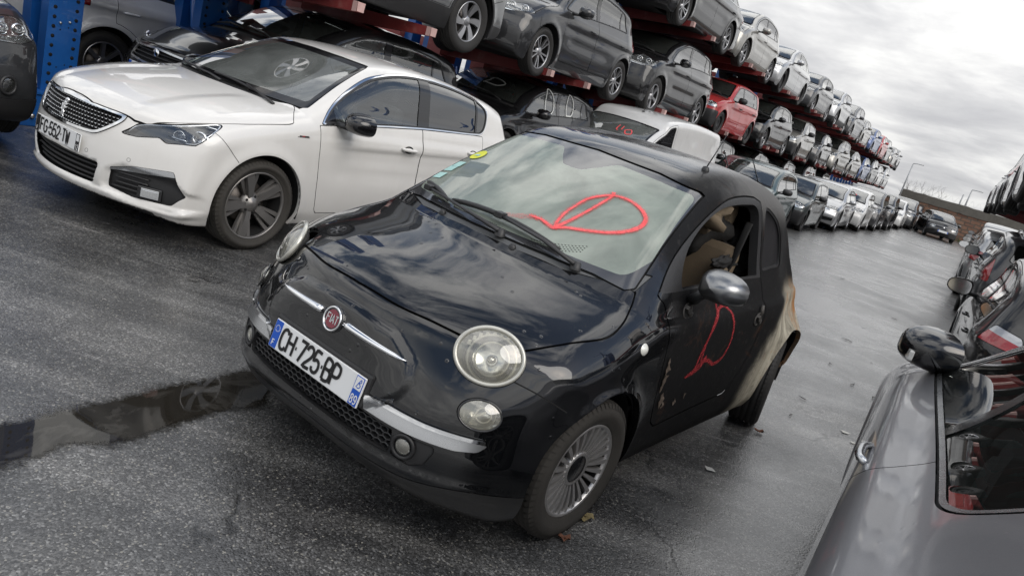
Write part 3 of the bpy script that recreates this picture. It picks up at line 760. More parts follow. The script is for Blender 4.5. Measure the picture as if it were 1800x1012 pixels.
# ---------------------------------------------------------------- the small burnt black hatchback
def small_hatch_body():
    prof = [(.30, .17), (.50, .175), (.625, .195), (.662, .235), (.680, .31), (.680, .40), (.658, .48), (.640, .56), (.627, .63), (.606, .70), (.575, .757), (.50, .803), (.38, .85), (.22, .893), (.09, .925), (.03, .945), (.03, .945),
            (-.13, 1.045), (-.33, 1.168), (-.55, 1.293), (-.745, 1.392), (-.86, 1.432), (-1.05, 1.465), (-1.32, 1.485), (-1.6, 1.478), (-1.88, 1.445), (-2.12, 1.385), (-2.29, 1.315), (-2.36, 1.265),
            (-2.47, 1.12), (-2.58, .96), (-2.66, .84), (-2.74, .72), (-2.81, .60), (-2.83, .48), (-2.82, .36), (-2.77, .27), (-2.65, .23), (-2.3, .20), (-1.9, .18), (-.4, .17)]
    plan = [(.72, .77), (.5, .805), (.25, .812), (0, .816), (-.35, .806), (-.9, .80), (-1.5, .806), (-2.0, .816), (-2.3, .817), (-2.55, .79), (-2.75, .735), (-2.9, .66)]
    off = [(.12, .09), (.17, .062), (.24, .034), (.34, .018), (.46, .006), (.58, .0), (.70, .001), (.80, .012), (.88, .030), (.94, .053), (.985, .080), (1.04, .105), (1.15, .140), (1.25, .170), (1.35, .203), (1.42, .235), (1.50, .29)]
    sweep = [(.75, .35), (.55, .35), (.25, .33), (0, .30), (-.4, .25), (-.8, .17), (-1.2, .05), (-1.7, 0), (-2.2, -.07), (-2.6, -.20), (-2.9, -.30)]
    crown = [(.75, .03), (.45, .045), (.1, .05), (-.4, .04), (-.9, .055), (-1.4, .06), (-2, .055), (-2.4, .03), (-2.9, .02)]
    def fillet(x, z): return .035+.10*sstep(z, .30, .55)*(1-.45*sstep(x, .1, .4))+.03*sstep(z, 1.1, 1.35)
    def pexp(x, z): return 2.0+(1.9-1.5*sstep(z, .48, .72))*sstep(x, .0, .35)
    def wx(x, z):
        a = 0
        for xw in (0.0, -2.30):
            r = np.hypot(x-xw, z-.29); a = a+.018*np.exp(-((r-.335)/.035)**2)*sstep(z, .10, .3)
            a = a+.012*sstep(-r, -.45, -.33)
        # rising shoulder crease along the doors
        zc = .862+.02*sstep(-x, .4, 2.2); a = a+.010*np.tanh((zc-z)/.012)*sstep(-x, .15, .5)*sstep(x, -2.75, -2.4)*sstep(z, .70, .82)*sstep(-z, -1.0, -.92)
        a = a-(.020+.085*sstep(z, .60, .80))*sstep(-x, 1.72, 2.32)*(1-.55*sstep(z, 1.22, 1.42))   # tail drawn in
        return a
    NOSE = rounded([(-.2, .43), (.27, .43), (.37, .50), (.395, .56), (.36, .63), (.26, .685), (.10, .70), (-.2, .702)], .06)
    nose = grid_sd(NOSE, .01, .4)
    def extra(x, y, z, f):
        ay = np.abs(y); on = sstep(x, .3, .5)
        f = f-.016*on*sstep(-nose(ay, z), -.012, .014)                       # raised panel carrying the badge
        f = f-.010*on*sstep(z, .225, .262)*(1-sstep(z, .285, .315))          # bead along the lip
        f = f+.012*on*np.exp(-((z-.695)/.02)**2)*0
        return f
    return Body(prof, plan, off, sweep, crown, fillet, W=.8, wextra=wx, pexp=pexp, extra=extra)

def burnt_paint():
    """black paint, scorched matt on the door and burnt through to rust and bare ash-coloured steel behind it"""
    t = NT('burnt_black_paint'); v = t.coord(); sep = t.n('ShaderNodeSeparateXYZ'); t.l(v, sep.inputs[0]); X, Y, Z = sep.outputs
    n = t.noise(v, 5, 9, .66, .4); nf = t.noise(v, 26, 6, .65); nstreak = t.noise(t.coord(scale=(3, 3, 1.1)), 2.6, 9, .68, .8)
    def rng(src, a, b, lo=0, hi=1):
        m = t.n('ShaderNodeMapRange'); m.interpolation_type = 'SMOOTHSTEP'; t.l(src, m.inputs[0]); m.inputs[1].default_value = a; m.inputs[2].default_value = b; m.inputs[3].default_value = lo; m.inputs[4].default_value = hi; return m.outputs[0]
    nx = t.math('ADD', X, t.math('MULTIPLY_ADD', n, .34, -.17))
    left = rng(Y, .35, .5)
    matt = t.math('MULTIPLY', rng(nx, -.36, -.50), left)                       # scorched
    dx = t.math('ADD', X, 2.285); dz = t.math('ADD', Z, -.29); rad = t.math('SQRT', t.math('ADD', t.math('MULTIPLY', dx, dx), t.math('MULTIPLY', dz, dz)))
    rad = t.math('ADD', rad, t.math('MULTIPLY_ADD', n, .30, -.15)); rz = t.math('MULTIPLY', rng(rad, .70, .47), rng(X, -1.50, -1.72))
    back = t.math('MULTIPLY', rng(nx, -1.86, -2.12), rng(t.math('ADD', Z, t.math('MULTIPLY_ADD', nstreak, .16, -.08)), .95, .84))
    bare = t.math('MULTIPLY', t.math('MULTIPLY', t.math('MAXIMUM', rz, back), t.ramp(nstreak, [(.25, .35), (.6, 1)])), left)
    rust = t.math('MULTIPLY', bare, t.ramp(t.math('ADD', n, t.math('MULTIPLY', rng(X, -2.05, -2.5), .16)), [(.56, 0), (.72, 1)]))
    brown = t.math('MULTIPLY', matt, t.ramp(t.noise(t.coord(loc=(3, 1, 2)), 4.5, 7, .7, .8), [(.58, 0), (.70, .5)]))
    flak = t.math('MULTIPLY', matt, t.ramp(nf, [(.60, 0), (.72, .55)]))
    roof = t.math('MULTIPLY', rng(t.math('ADD', X, t.math('MULTIPLY_ADD', n, .7, -.35)), -.95, -1.45), rng(Z, 1.2, 1.36)) # heat-dulled roof, its paler tone standing in for reflected sky
    c = t.mix(matt, (.003, .0033, .004), (.011, .011, .0115)); c = t.mix(flak, c, (.05, .048, .046)); c = t.mix(brown, c, (.075, .040, .026))
    ash = t.mix(nstreak, (.22, .195, .145), (.56, .53, .44)); ash = t.mix(t.ramp(nf, [(.52, 0), (.75, .6)]), ash, (.06, .055, .05)); c = t.mix(bare, c, ash); c = t.mix(rust, c, (.30, .135, .045))
    c = t.mix(t.math('MULTIPLY', roof, .8), c, (.085, .083, .08))
    spk = t.n('ShaderNodeTexVoronoi'); spk.inputs['Scale'].default_value = 26; t.l(v, spk.inputs['Vector']); rnd = t.n('ShaderNodeSeparateColor'); t.l(spk.outputs['Color'], rnd.inputs[0])
    spot = t.math('MULTIPLY', t.ramp(spk.outputs['Distance'], [(.10, 1), (.19, 0)]), t.math('GREATER_THAN', rnd.outputs[0], .84))
    film = t.math('MULTIPLY', t.ramp(t.noise(v, 3, 8, .65), [(.38, 0), (.8, 1)]), .025); c = t.mix(film, c, (.14, .13, .12))
    fire = t.math('MAXIMUM', matt, bare); dull = t.math('MAXIMUM', fire, t.math('MULTIPLY', roof, .25))
    t.set(spec=t.math('MULTIPLY_ADD', roof, .45, .05), col=c, rough=t.math('MULTIPLY_ADD', fire, .40, .34), coat=t.math('MULTIPLY_ADD', dull, -.93, 1.0), coatior=1.65, coatr=t.math('ADD', t.math('MULTIPLY_ADD', film, 1.2, t.math('MULTIPLY_ADD', roof, .26, .015)), t.math('MULTIPLY', spot, .1)))
    h = t.math('ADD', t.math('MULTIPLY', spot, 1.3), t.math('ADD', t.math('MULTIPLY', t.math('MULTIPLY', nf, fire), 1.4), t.math('MULTIPLY', t.noise(v, 7, 2, .5), .10)))
    bn = t.bump(h, .35, .004); t.set(normal=bn, coatn=bn); MATS['burnt_black_paint'] = t.m; return t.m

STEER = -.05
def build_small_hatch():
    root = empty('small_hatchback'); tag(root, 'burnt black hatchback with a red D sprayed on its windscreen and door', 'car')
    pb = burnt_paint(); body = small_hatch_body(); K = Kit(root, body, .016, .006)
    WH = [(0, .29, .352, .775), (-2.285, .30, .350, .735)]
    K.arches(WH)
    fog = glass('misted_screen', (.6, .66, .62), .84, (.37, .415, .355), 0, .95)
    # windscreen with its dark printed border
    WS = half_poly([(0, .992), (.30, .985), (.5, .974), (.632, .954), (.654, .968), (.627, 1.06), (.545, 1.345), (.525, 1.357), (.338, 1.382), (0, 1.396)])
    FR = rounded([(-.12, 1.014), (.33, 1.008), (.60, .996), (.622, 1.07), (.535, 1.338), (.34, 1.356), (.16, 1.366), (.105, 1.330), (.05, 1.298), (-.12, 1.294)], [0, 0, .09, 0, .05, 0, .06, .06, .06, 0])
    wsf = fmax(poly_f(WS, (1, 2)), lambda V: -1.05-V[:, 0])
    ws = K.take(wsf, .003, .010); brd, gls = split(ws, lambda V: -poly_sd(FR, V[:, 1], V[:, 2]))
    wo = K.one('windscreen', offset(gls, -.002*np.ones(len(gls.V))), fog)
    simple('screen_border', (.05, .051, .055), .10, coat=1.0, var=.1)
    K.one('screen_border', offset(brd, -.002*np.ones(len(brd.V))), MATS['screen_border'], wo)
    # black strip at the foot of the windscreen
    HOOD = np.array([(.566, -.2), (.566, 0), (.556, .2), (.520, .34), (.480, .452), (.455, .50), (.36, .615), (.327, .632), (.20, .685), (.028, .735), (-.089, .723), (-.197, .685), (-.235, .664), (-.20, .60), (-.085, .40), (-.028, .19), (-.012, 0), (-.012, -.2)])
    COWL = np.array([(-.010, -.2), (-.010, 0), (-.026, .19), (-.083, .40), (-.198, .60), (-.235, .66), (-.36, .66), (-.30, .3), (-.25, -.2)])
    cw = K.take(fmax(poly_f(COWL, (0, 1)), lambda V: V[:, 2]-1.02, lambda V: .85-V[:, 2]), .001, .004); K.one('cowl_grille', offset(cw, -.006*np.ones(len(cw.V))), MATS['grey_plastic'])
    # side glass: the door window is broken out, the rear quarter light blackened
    DW = spline([(-.525, .985), (-.545, 1.05), (-.60, 1.125), (-.716, 1.207), (-.862, 1.276), (-.982, 1.312), (-1.129, 1.332), (-1.30, 1.342), (-1.385, 1.341), (-1.425, 1.32), (-1.448, 1.18), (-1.450, 1.02), (-1.447, 1.008), (-1.43, 1.006), (-1.147, 1.001), (-.634, .982), (-.54, .979)], True, 5)
    SAIL = rounded([(-.325, .965), (-.525, .974), (-.600, 1.115)], .012)
    QW = spline([(-1.543, 1.034), (-1.541, 1.2), (-1.545, 1.32), (-1.57, 1.333), (-1.667, 1.306), (-1.761, 1.250), (-1.827, 1.165), (-1.848, 1.07), (-1.835, 1.052), (-1.70, 1.042), (-1.56, 1.031)], True, 5)
    DOOR = np.concatenate([spline([(-.33, .955), (-.50, 1.098), (-.661, 1.196), (-.893, 1.304), (-1.058, 1.352), (-1.275, 1.376), (-1.40, 1.378)], False, 5), np.array([(-1.478, 1.362)]), spline([(-1.492, 1.20), (-1.507, 1.0), (-1.535, .87), (-1.545, .78), (-1.54, .65), (-1.50, .52), (-1.44, .42)], False, 4), np.array([(-1.38, .37), (-.60, .345)]), spline([(-.535, .38), (-.47, .50), (-.42, .65), (-.385, .80), (-.36, .93)], False, 4)])
    K.cut(poly_f(DW)); qw = K.take(poly_f(QW), .006, .004, True)
    dr = K.take(fmax(poly_f(DOOR), lambda V: .4-V[:, 1]), .0034, .016)
    sail, dr = split(dr, poly_f(SAIL))
    frame_poly = np.concatenate([DOOR[:31], np.array([(-1.52, 1.0), (-1.0, .965), (-.33, .950)])])
    df, dr2 = split(dr, fmax(lambda V: .972+.022*sstep(-V[:, 0], .4, 1.5)-V[:, 2], lambda V: 0*V[:, 0]-1))
    doors = K.pair('door', join(dr2, walls(dr2, .03, (0, -1, 0))), pb)
    simple('scorched_frame', (.022, .022, .023), .5, bumpy=.3, bscale=60)
    K.pair('window_frame', join(df, walls(df, .045)), MATS['scorched_frame'], doors)
    K.pair('mirror_triangle', sail, MATS['scorched_frame'], doors)
    simple('soot_glass', (.006, .006, .007), .35, bumpy=.1, bscale=30); K.pair('quarter_window', offset(qw, -.012*np.ones(len(qw.V))), MATS['soot_glass'])
    glass('door_glass', (.6, .62, .6), .25); dw_r = clip(mirrored(K.full), poly_f(DW)); part('door_window', offset(dw_r, -.012*np.ones(len(dw_r.V))), MATS['door_glass'], doors[1])
    # head lamps and the round lamps below them
    HL = [(.452, .558, .722), .122, .100]; hn = K.outward(HL[0]); hf = oval_f(HL[0], hn, (0, 0, 1), HL[1], HL[2])
    LL = [(.507, .627, .547), .074, .052]; ln = K.outward(LL[0]); lf = oval_f(LL[0], ln, (0, 0, 1), LL[1], LL[2])
    K.take(hf, .003, .015); K.take(lf, .003, .015)
    HOOD = np.concatenate([HOOD[:1], spline(HOOD[1:6], False, 6), spline(HOOD[6:12], False, 6), spline(HOOD[12:17], False, 6), HOOD[17:]])
    hd = K.take(fmax(poly_f(HOOD, (0, 1)), lambda V: .70-V[:, 2]), .0036, .016)
    hood = K.one('bonnet', join(hd, walls(hd, .014)), pb)
    hazy = glass('hazed_lens', (.95, .94, .87), .26, (.74, .72, .62)); simple('hazed_rim', (.55, .54, .48), .22, .35, coat=.8); simple('lamp_cream', (.74, .72, .62), .3, .3)
    for sd in (1, -1):
        m3 = Vector((1, sd, 1)); mir = lambda p: Vector((p[0], sd*p[1], p[2]))
        c, n = mir(HL[0]), mir(hn); up = Vector((0, 0, 1)); u = up.cross(n).normalized(); v = n.cross(u)
        mb = MB(); ring(c+n*.002, n, up, HL[1]-.006, HL[2]-.006, .008, mb, 0, 56, 8, .010); lamp = mb.build('headlight', [MATS['hazed_rim']], root)
        b = lens_dome(c-n*.012, n, up, HL[1]-.012, HL[2]-.012, -.05); part('reflector', b, MATS['lamp_bowl'], lamp)
        mb = MB(); cc = c+n*.0+u*(.010*sd)-v*.006; ring(cc-n*.015, n, up, .082, .080, .006, mb, 0, 40, 6, .012); ring(cc-n*.028, n, up, .058, .057, .004, mb, 0, 36, 6, .012)
        for k in range(10):
            a = math.pi*(.15+.08*k); p = cc+u*.096*math.cos(a)+v*.083*math.sin(a)-n*.012; mb.box((-.006, -.008, -.006), (.006, .008, .006), 0, .002, Matrix.Translation(p) @ Matrix((u, v, n)).transposed().to_4x4())
        ring(cc-n*.020, n, up, .070, .068, .005, mb, 1, 40, 6, .010); mb.build('lamp_rings', [MATS['lamp_cream'], MATS['grey_plastic']], lamp)
        mb = MB(); mb.lathe([(0, .018), (.013, .014), (.018, 0)], 16, 0, 'Z', Matrix.Translation(cc-n*.05) @ Matrix((u, v, n)).transposed().to_4x4()); mb.build('bulb', [MATS['chrome']], lamp)
        L = lens_dome(c+n*.002, n, up, HL[1]-.008, HL[2]-.008, .030); part('lens', L, hazy, lamp)
        c, n = mir(LL[0]), mir(ln); u = up.cross(n).normalized(); v = n.cross(u)
        mb = MB(); ring(c+n*.000, n, up, LL[1]-.001, LL[2]-.001, .004, mb, 0, 44, 6); l2 = mb.build('round_lamp', [MATS['gloss_black']], root)
        part('reflector', lens_dome(c-n*.008, n, up, LL[1]-.006, LL[2]-.006, -.035), MATS['lamp_bowl'], l2)
        mb = MB(); ring(c-n*.018+u*.012, n, up, .026, .024, .003, mb, 0, 24, 6); mb.box((-.03, -.004, -.01), (.02, .004, .01), 0, .002, Matrix.Translation(c-n*.02) @ Matrix.Rotation(.6, 4, n) @ Matrix((u, v, n)).transposed().to_4x4()); mb.build('bulb', [MATS['lamp_cream']], l2)
        part('lens', lens_dome(c, n, up, LL[1]-.004, LL[2]-.004, .014), hazy, l2)
    # lower intake with its honeycomb, fog lamps, bumper bright bar, lip
    GR = half_poly([(0, .312), (.26, .318), (.405, .322), (.412, .345), (.404, .404), (.27, .410), (0, .425)])
    gi = K.take(fmax(poly_f(GR, (1, 2)), lambda V: .3-V[:, 0]), .001, .002); K.one('lower_intake', offset(gi, -.05*np.ones(len(gi.V))), MATS['gap'])
    wl = walls(gi, .05); K.one('intake_frame', wl, MATS['black_plastic'])
    hx = MB(); P = poly_f(GR, (1, 2)); a = .0155; ch, rh = a*1.732*1.25, a*1.5*.80
    for r in range(-1, 12):
        for q in range(-24, 25):
            cy = (q+.5*(r % 2))*ch; cz = .315+r*rh
            if poly_sd(GR, np.array([abs(cy)]), np.array([cz]))[0] > -.004: continue
            ro, ri = [], []
            for k in range(6):
                t = math.pi/6+math.pi/3*k; ro.append((cy+a*1.25*math.cos(t)*1.0, cz+a*.80*math.sin(t))); ri.append((cy+a*1.25*.80*math.cos(t), cz+a*.80*.76*math.sin(t)))
            def fx(p, d): 
                g = float(np.interp(abs(p[0]), [0, .26, .40, .45], [.686, .678, .660, .64])); return (g-d, p[0], p[1])
            V = [fx(p, .012) for p in ro]+[fx(p, .010) for p in ri]+[fx(p, .04) for p in ri]; F = []
            for k in range(6): j = (k+1) % 6; F += [(k, j, 6+j, 6+k), (6+k, 6+j, 12+j, 12+k)]
            hx.add(V, F, 0)
    hx.build('honeycomb_grille', [MATS['black_plastic']], root)
    FG = rounded([(.418, .322), (.43, .405), (.548, .404), (.552, .385), (.535, .335), (.49, .312)], .012)
    ff = K.take(fmax(poly_f(FG, (1, 2)), lambda V: .3-V[:, 0]), .001, .002); housing = K.pair('fog_lamp', join(offset(ff, -.006*np.ones(len(ff.V))), walls(ff, .02)), MATS['black_plastic'])
    for sd, ho in zip((1, -1), housing):
        c, n = K.front(.455, .366); c = Vector((c.x-.004, sd*.455, .366)); n = Vector((.95, sd*.28, 0)).normalized(); up = Vector((0, 0, 1))
        mb = MB(); ring(c+n*.002, n, up, .040, .040, .007, mb, 0, 32, 6); mb.build('lamp_ring', [MATS['black_plastic']], ho)
        part('reflector', lens_dome(c, n, up, .036, .036, -.03, 28, 5), MATS['gap'], ho); part('lens', lens_dome(c+n*.004, n, up, .027, .027, .008, 28, 5), hazy, ho)
        part('bowl', lens_dome(c+n*.001, n, up, .028, .028, -.012, 28, 5), MATS['lamp_bowl'], ho)
    BAR = rounded([(.272, .420), (.45, .414), (.60, .413), (.655, .423), (.672, .450), (.662, .466), (.50, .468), (.272, .477)], [.004, 0, 0, .02, .02, .012, 0, .004])
    br = K.take(fmax(poly_f(BAR, (1, 2)), lambda V: .3-V[:, 0]), .001, .004); bar = K.pair('bumper_bar', thick(br, .011, .01), MATS['satin_chrome'])
    K.pair('bright_edge', thick(clip(offset(br, .0115*np.ones(len(br.V))), lambda V: .4615-.006*sstep(V[:, 1], .3, .6)-V[:, 2]), .003, .004), MATS['chrome'], bar)
    lp = K.take(lambda V: np.maximum.reduce([V[:, 2]-.262-.02*sstep(V[:, 1], .45, .7), -.35+0*V[:, 0]-V[:, 0]+.62, .02-V[:, 2]]), .0015, .008)
    simple('lip_plastic', (.018, .018, .018), .38, coat=.4, bumpy=.2, bscale=60); K.one('front_lip', lp, MATS['lip_plastic'])
    # bumper to wing joint
    for pts in ([(.418, .650, .671), (.34, .73, .638), (.26, .803, .597)],):
        mb = MB()
        for sd in (1, -1): stroke_on(K.tree(), [(p[0], sd*p[1], p[2]) for p in pts], .005, .0006, mb)
        mb.build('bumper_joint', [MATS['gap']], root)
    shell = K.close(pb, WH)
    # number plate
    pl = MB(); tilt = math.radians(-11); M = Matrix.Translation((.686, 0, .470)) @ Matrix.Rotation(tilt, 4, 'Y')
    pl.box((-.004, -.26, -.055), (.004, .26, .055), 0, .004, M)
    plate = pl.build('number_plate', [MATS['plate_white']], root)
    pb_ = MB()
    for (a, b) in ((-.2565, -.216), (.216, .2565)): pb_.box((.0041, a, -.052 if a < 0 else -.052), (.0052, b, .052), 0, 0, M)
    bands = pb_.build('plate_bands', [MATS['plate_blue']], plate)
    tx = MB(); place = lambda u, v: tuple(M @ Vector((.0062, u, v))); write(tx, 'CH-725-BP', -.202, -.0385, .0345, .077, .0095, .0125, place); tx.build('plate_number', [MATS['ink']], plate)
    tw = MB(); write(tw, 'F', -.243, -.045, .012, .022, .004, .004, place); write(tw, '89', .222, -.045, .012, .030, .006, .0042, place)
    for k in range(12):
        a = 2*math.pi*k/12; tw.box((.0055, -.2365+.012*math.cos(a)-.0015, .022+.012*math.sin(a)-.0015), (.0064, -.2365+.012*math.cos(a)+.0015, .022+.012*math.sin(a)+.0015), 0, 0, M)
    tw.box((.0055, .219, .004), (.0060, .2535, .049), 0, 0, M); V, F = ribbon2d(spline([(.228, .012), (.236, .03), (.244, .043), (.247, .034), (.238, .028), (.247, .022), (.243, .013), (.232, .012)], n=4), .0032); tw.build('plate_marks', [MATS['plate_white']], plate)
    t2 = MB(); t2.add([tuple(M @ Vector((.0066, *p))) for p in V], F, 0); t2.build('region_mark', [MATS['plate_blue']], plate)
    bk = MB(); bk.box((-.035, -.275, -.05), (-.006, .275, .072), 0, .01, M); bk.build('plate_holder', [MATS['black_plastic']], root)
    # badge and the bright whiskers either side of it
    bc, bn = K.front(0, .630); bn = Vector((.975, 0, .22)).normalized(); up = Vector((0, 0, 1)); M = Matrix.Translation(bc) @ Matrix((Vector((0, 1, 0)), bn.cross(Vector((0, 1, 0))), bn)).transposed().to_4x4()
    mb = MB(); mb.lathe([(0, .010), (.040, .009), (.047, .006), (.051, -.004)], 40, 0, 'Z', M); badge = mb.build('badge', [MATS['gloss_black']], root)
    mb = MB(); ring(bc+bn*.010, bn, up, .0425, .0425, .0045, mb, 0, 40, 6, .004); mb.lathe([(0, .0098), (.034, .0098)], 32, 1, 'Z', M)
    simple('badge_red', (.22, .012, .03), .2, coat=1.0); sgn = -1
    write(mb, 'FIAT', -.0265, -.014, .0145, .030, .0035, .0042, lambda u, v: tuple(M @ Vector((u, v, .0112))), 0); mb.build('badge_face', [MATS['chrome'], MATS['badge_red']], badge)
    for sd in (1, -1):
        mb = MB(); P, R = [], []
        for i in range(15):
            t = i/14; y = .066+(.352-.066)*t; z = .6385-.012*t; p, n = K.front(sd*y, z); P.append(p+Vector((.004, 0, 0))); R.append(.0195*(1-.5*t)*(1 if 0 < i < 13 else (.8 if i == 0 else .55 if i == 13 else .2)))
        mb.tube(P, R, 10, 0, flat=.75); mb.build('bright_whisker', [MATS['chrome']], root)
    # wipers lying across the foot of the screen, washer jets
    T = K.tree()
    def lift(p, d): h = T.find_nearest(Vector(p)); return h[0]+Vector((.55, 0, .83))*d
    def wiper(piv, elbow, clipp, b0, b1):
        mb = MB(); mb.lathe([(0, .034), (.018, .030), (.024, 0)], 16, 0, 'Z', Matrix.Translation(lift(piv, .0)))
        mb.tube([lift(piv, .028), lift(elbow, .034), lift(clipp, .036)], [.016, .012, .009], 8, 0, flat=.6); arm = mb.build('wiper', [MATS['black_plastic']], root)
        m2 = MB(); P = [lift([b0[i]*(1-t)+b1[i]*t for i in range(3)], .016+.008*math.sin(math.pi*t)) for t in np.linspace(0, 1, 9)]; m2.tube(P, [.007, .011, .012, .012, .012, .012, .011, .009, .006], 8, 0)
        m2.tube([p-Vector((.5, 0, .85))*.011 for p in P], .004, 6, 0); m2.box((-.024, -.02, -.006), (.020, .02, .020), 0, .004, Matrix.Translation(lift(clipp, .028))); m2.build('wiper_blade', [MATS['black_plastic']], arm)
    wiper((-.118, .439, .97), (-.110, .277, 1.0), (-.102, .037, 1.027), (-.121, -.259, 1.016), (-.130, .345, 1.007))
    wiper((-.041, .096, .986), (-.060, -.10, 1.0), (-.165, -.445, 1.0), (-.245, -.545, 1.02), (-.122, -.290, 1.009))
    mb = MB()
    for (x, y, z) in ((-.05, -.242, .974), (-.028, .184, .969)): mb.lathe([(0, .014), (.010, .012), (.016, 0), (.016, -.01)], 14, 0, 'Z', Matrix.Translation((x, y, z)))
    mb.build('washer_jet', [MATS['black_plastic']], root)
    mb = MB()
    for (y0, y1) in ((-.075, .05), (.21, .41)):
        for i in range(int((y1-y0)/.011)):
            for j in range(4):
                y = y0+i*.011; x = -.048-.012*j-.9*max(0, abs(y)-.08)**2*1.6; h = T.ray_cast(Vector((x, y, 2)), Vector((0, 0, -1)))
                if h[0] is not None: mb.box((-.004, -.0035, -.002), (.004, .0035, .0015), 0, 0, Matrix.Translation(h[0]-Vector((0, 0, .0045))))
    mb.build('cowl_vents', [MATS['gap']], root)
    # raised ribs pressed into the bonnet
    # door mirror, broken loose grey cap, and the far one
    simple('scuffed_cap', (.30, .305, .31), .30, .95, bumpy=.35, bscale=22, var=.5); simple('scuffed_base', (.06, .06, .062), .45)
    wing_mirror(K, (-.560, .860, 1.035), (-.60, .750, .935), (.145, .205, .140), MATS['scuffed_cap'], 1, fold=-.18)
    # side repeaters, holes left by the mirror foot and by the door handle
    for sd in (1, -1):
        p, n = K.on(-.186, .779); part('side_repeater', lens_dome((p.x, sd*p.y, p.z), (n.x, sd*n.y, n.z), (0, 0, 1), .030, .024, .012, 24, 5), simple('repeater_lens', (.80, .80, .74), .2, coat=1.0), root)
    for (nm, x, z, rx, ry) in (('handle_hole', -1.442, .798, .042, .030), ('mirror_hole', -.575, .892, .045, .030)):
        p, n = K.on(x, z); d = part(nm, lens_dome(p+n*.003, n, (.3, 0, 1), rx, ry, .002, 24, 3), MATS['gap'], doors[0])
        mb = MB(); ring(p+n*.002, n, (.3, 0, 1), rx, ry, .004, mb, 0, 24, 6)
        for k in range(3): mb.box((-.012, -.010, -.012), (.012, .012, .010), 0, .004, Matrix.Translation(p+Vector((.02*(k-1)*rx/.04, .006, .012*((k*7) % 3-1)))) @ Matrix.Rotation(k*1.1, 4, 'Y'))
        mb.build('burnt_bracket', [simple('ash_metal', (.07, .065, .06), .6, .4, bumpy=.4, bscale=90)], d)
    mb = MB(); h = K.on(-1.455, .83); mb.tube([h[0]+Vector((0, .004, .04)), h[0]+Vector((-.012, .006, 0)), h[0]+Vector((-.006, .005, -.05))], [.008, .012, .007], 8, 0, flat=1.4); mb.build('handle_remains', [MATS['ash_metal']], doors[0])
    # sprayed marks
    red = NT('red_spray'); red.set(col=red.mix(red.noise(red.coord(), 18, 5, .6), (.80, .04, .05), (.98, .18, .18)), rough=.6, alpha=red.ramp(red.noise(red.coord(), 30, 6, .75), [(.33, .45), (.58, .97)])); MATS['red_spray'] = red.m
    soft = NT('red_overspray'); soft.set(col=(.85, .06, .07), rough=.7, alpha=soft.ramp(soft.noise(soft.coord(), 160, 3, .7), [(.42, 0), (.72, .55)])); MATS['red_overspray'] = soft.m
    D1 = [(-.193, .104, 1.081), (-.205, .16, 1.08), (-.203, .235, 1.069), (-.235, .222, 1.095), (-.285, .212, 1.128), (-.345, .214, 1.163), (-.415, .225, 1.203), (-.475, .262, 1.232), (-.508, .30, 1.245), (-.527, .365, 1.245), (-.520, .43, 1.229), (-.495, .478, 1.200), (-.455, .490, 1.172), (-.405, .475, 1.147), (-.34, .425, 1.118), (-.28, .35, 1.100), (-.235, .275, 1.085), (-.205, .235, 1.069)]
    S1 = [(-.202, .237, 1.069), (-.292, .262, 1.123), (-.394, .280, 1.183), (-.500, .289, 1.243), (-.520, .280, 1.255)]
    Tl = [(-.145, .02, 1.06), (-.168, .075, 1.068), (-.190, .11, 1.08), (-.205, .16, 1.082)]
    mb = MB(); stroke_on(T, D1, [.006, .012, .018, .013, .012, .011, .013, .013, .012, .014, .016, .018, .019, .018, .016, .014, .015, .017], .0035, mb, 0, 8); stroke_on(T, S1, [.017, .014, .012, .013, .018], .0040, mb, 0, 8)
    stroke_on(T, D1, .032, .0030, mb, 1, 8); stroke_on(T, S1, .030, .0026, mb, 1, 8); stroke_on(T, Tl, [.02, .035, .036, .03], .0024, mb, 1, 8)
    mb.build('sprayed_letter', [MATS['red_spray'], MATS['red_overspray']], root)
    red2 = NT('red_spray_thin'); red2.set(col=(.34, .022, .028), rough=.75, alpha=red2.ramp(red2.noise(red2.coord(), 55, 6, .72), [(.34, .10), (.64, .9)])); MATS['red_spray_thin'] = red2.m
    mb = MB(); A = [(-.884, .76, .935), (-.904, .767, .873), (-.862, .79, .834), (-.845, .798, .796), (-.835, .799, .71), (-.845, .8, .632)]; Bq = [(-.80, .8, .60), (-.818, .79, .70), (-.86, .79, .80), (-.917, .768, .873), (-1.0, .759, .888), (-1.06, .784, .855), (-1.125, .799, .781), (-1.155, .8, .70), (-1.121, .801, .625), (-1.025, .8, .600), (-.94, .8, .628), (-.89, .8, .635)]
    for P in (A, Bq): stroke_on(T, P, [.008, .012, .011, .010, .009], .0022, mb, 0, 8); stroke_on(T, P, .020, .0018, mb, 0, 8)
    stroke_on(T, [(-.90, .8, .655), (-.85, .8, .615), (-.78, .8, .59), (-.71, .8, .575)], [.03, .045, .03, .012], .0019, mb, 0, 6); stroke_on(T, [(-.88, .8, .65), (-.86, .8, .61)], [.03, .035], .0024, mb, 0, 6)
    mb.build('sprayed_door_letter', [MATS['red_spray_thin'], MATS['red_overspray']], doors[0])
    # stickers inside the screen
    def sticker(pts, mat, nm, rnd=False):
        c = Vector(np.mean(pts, 0)); mb = MB(); P = [T.find_nearest(Vector(p)) for p in pts]; mb.add([p[0]+p[1]*.0022 for p in P], [tuple(range(len(P)))], 0); return mb.build(nm, [mat], root)
    simple('sticker_yellow', (.72, .74, .06), .5, var=.1); simple('sticker_mint', (.42, .66, .62), .5, var=.1)
    c, n = T.find_nearest(Vector((-.511, -.515, 1.200)))[:2]; u = Vector((-.62, .10, .45)).normalized(); v = n.cross(u)
    sticker([c+u*.046*math.cos(a)+v*.046*math.sin(a) for a in np.linspace(0, 2*math.pi, 25)[:-1]], MATS['sticker_yellow'], 'round_sticker')
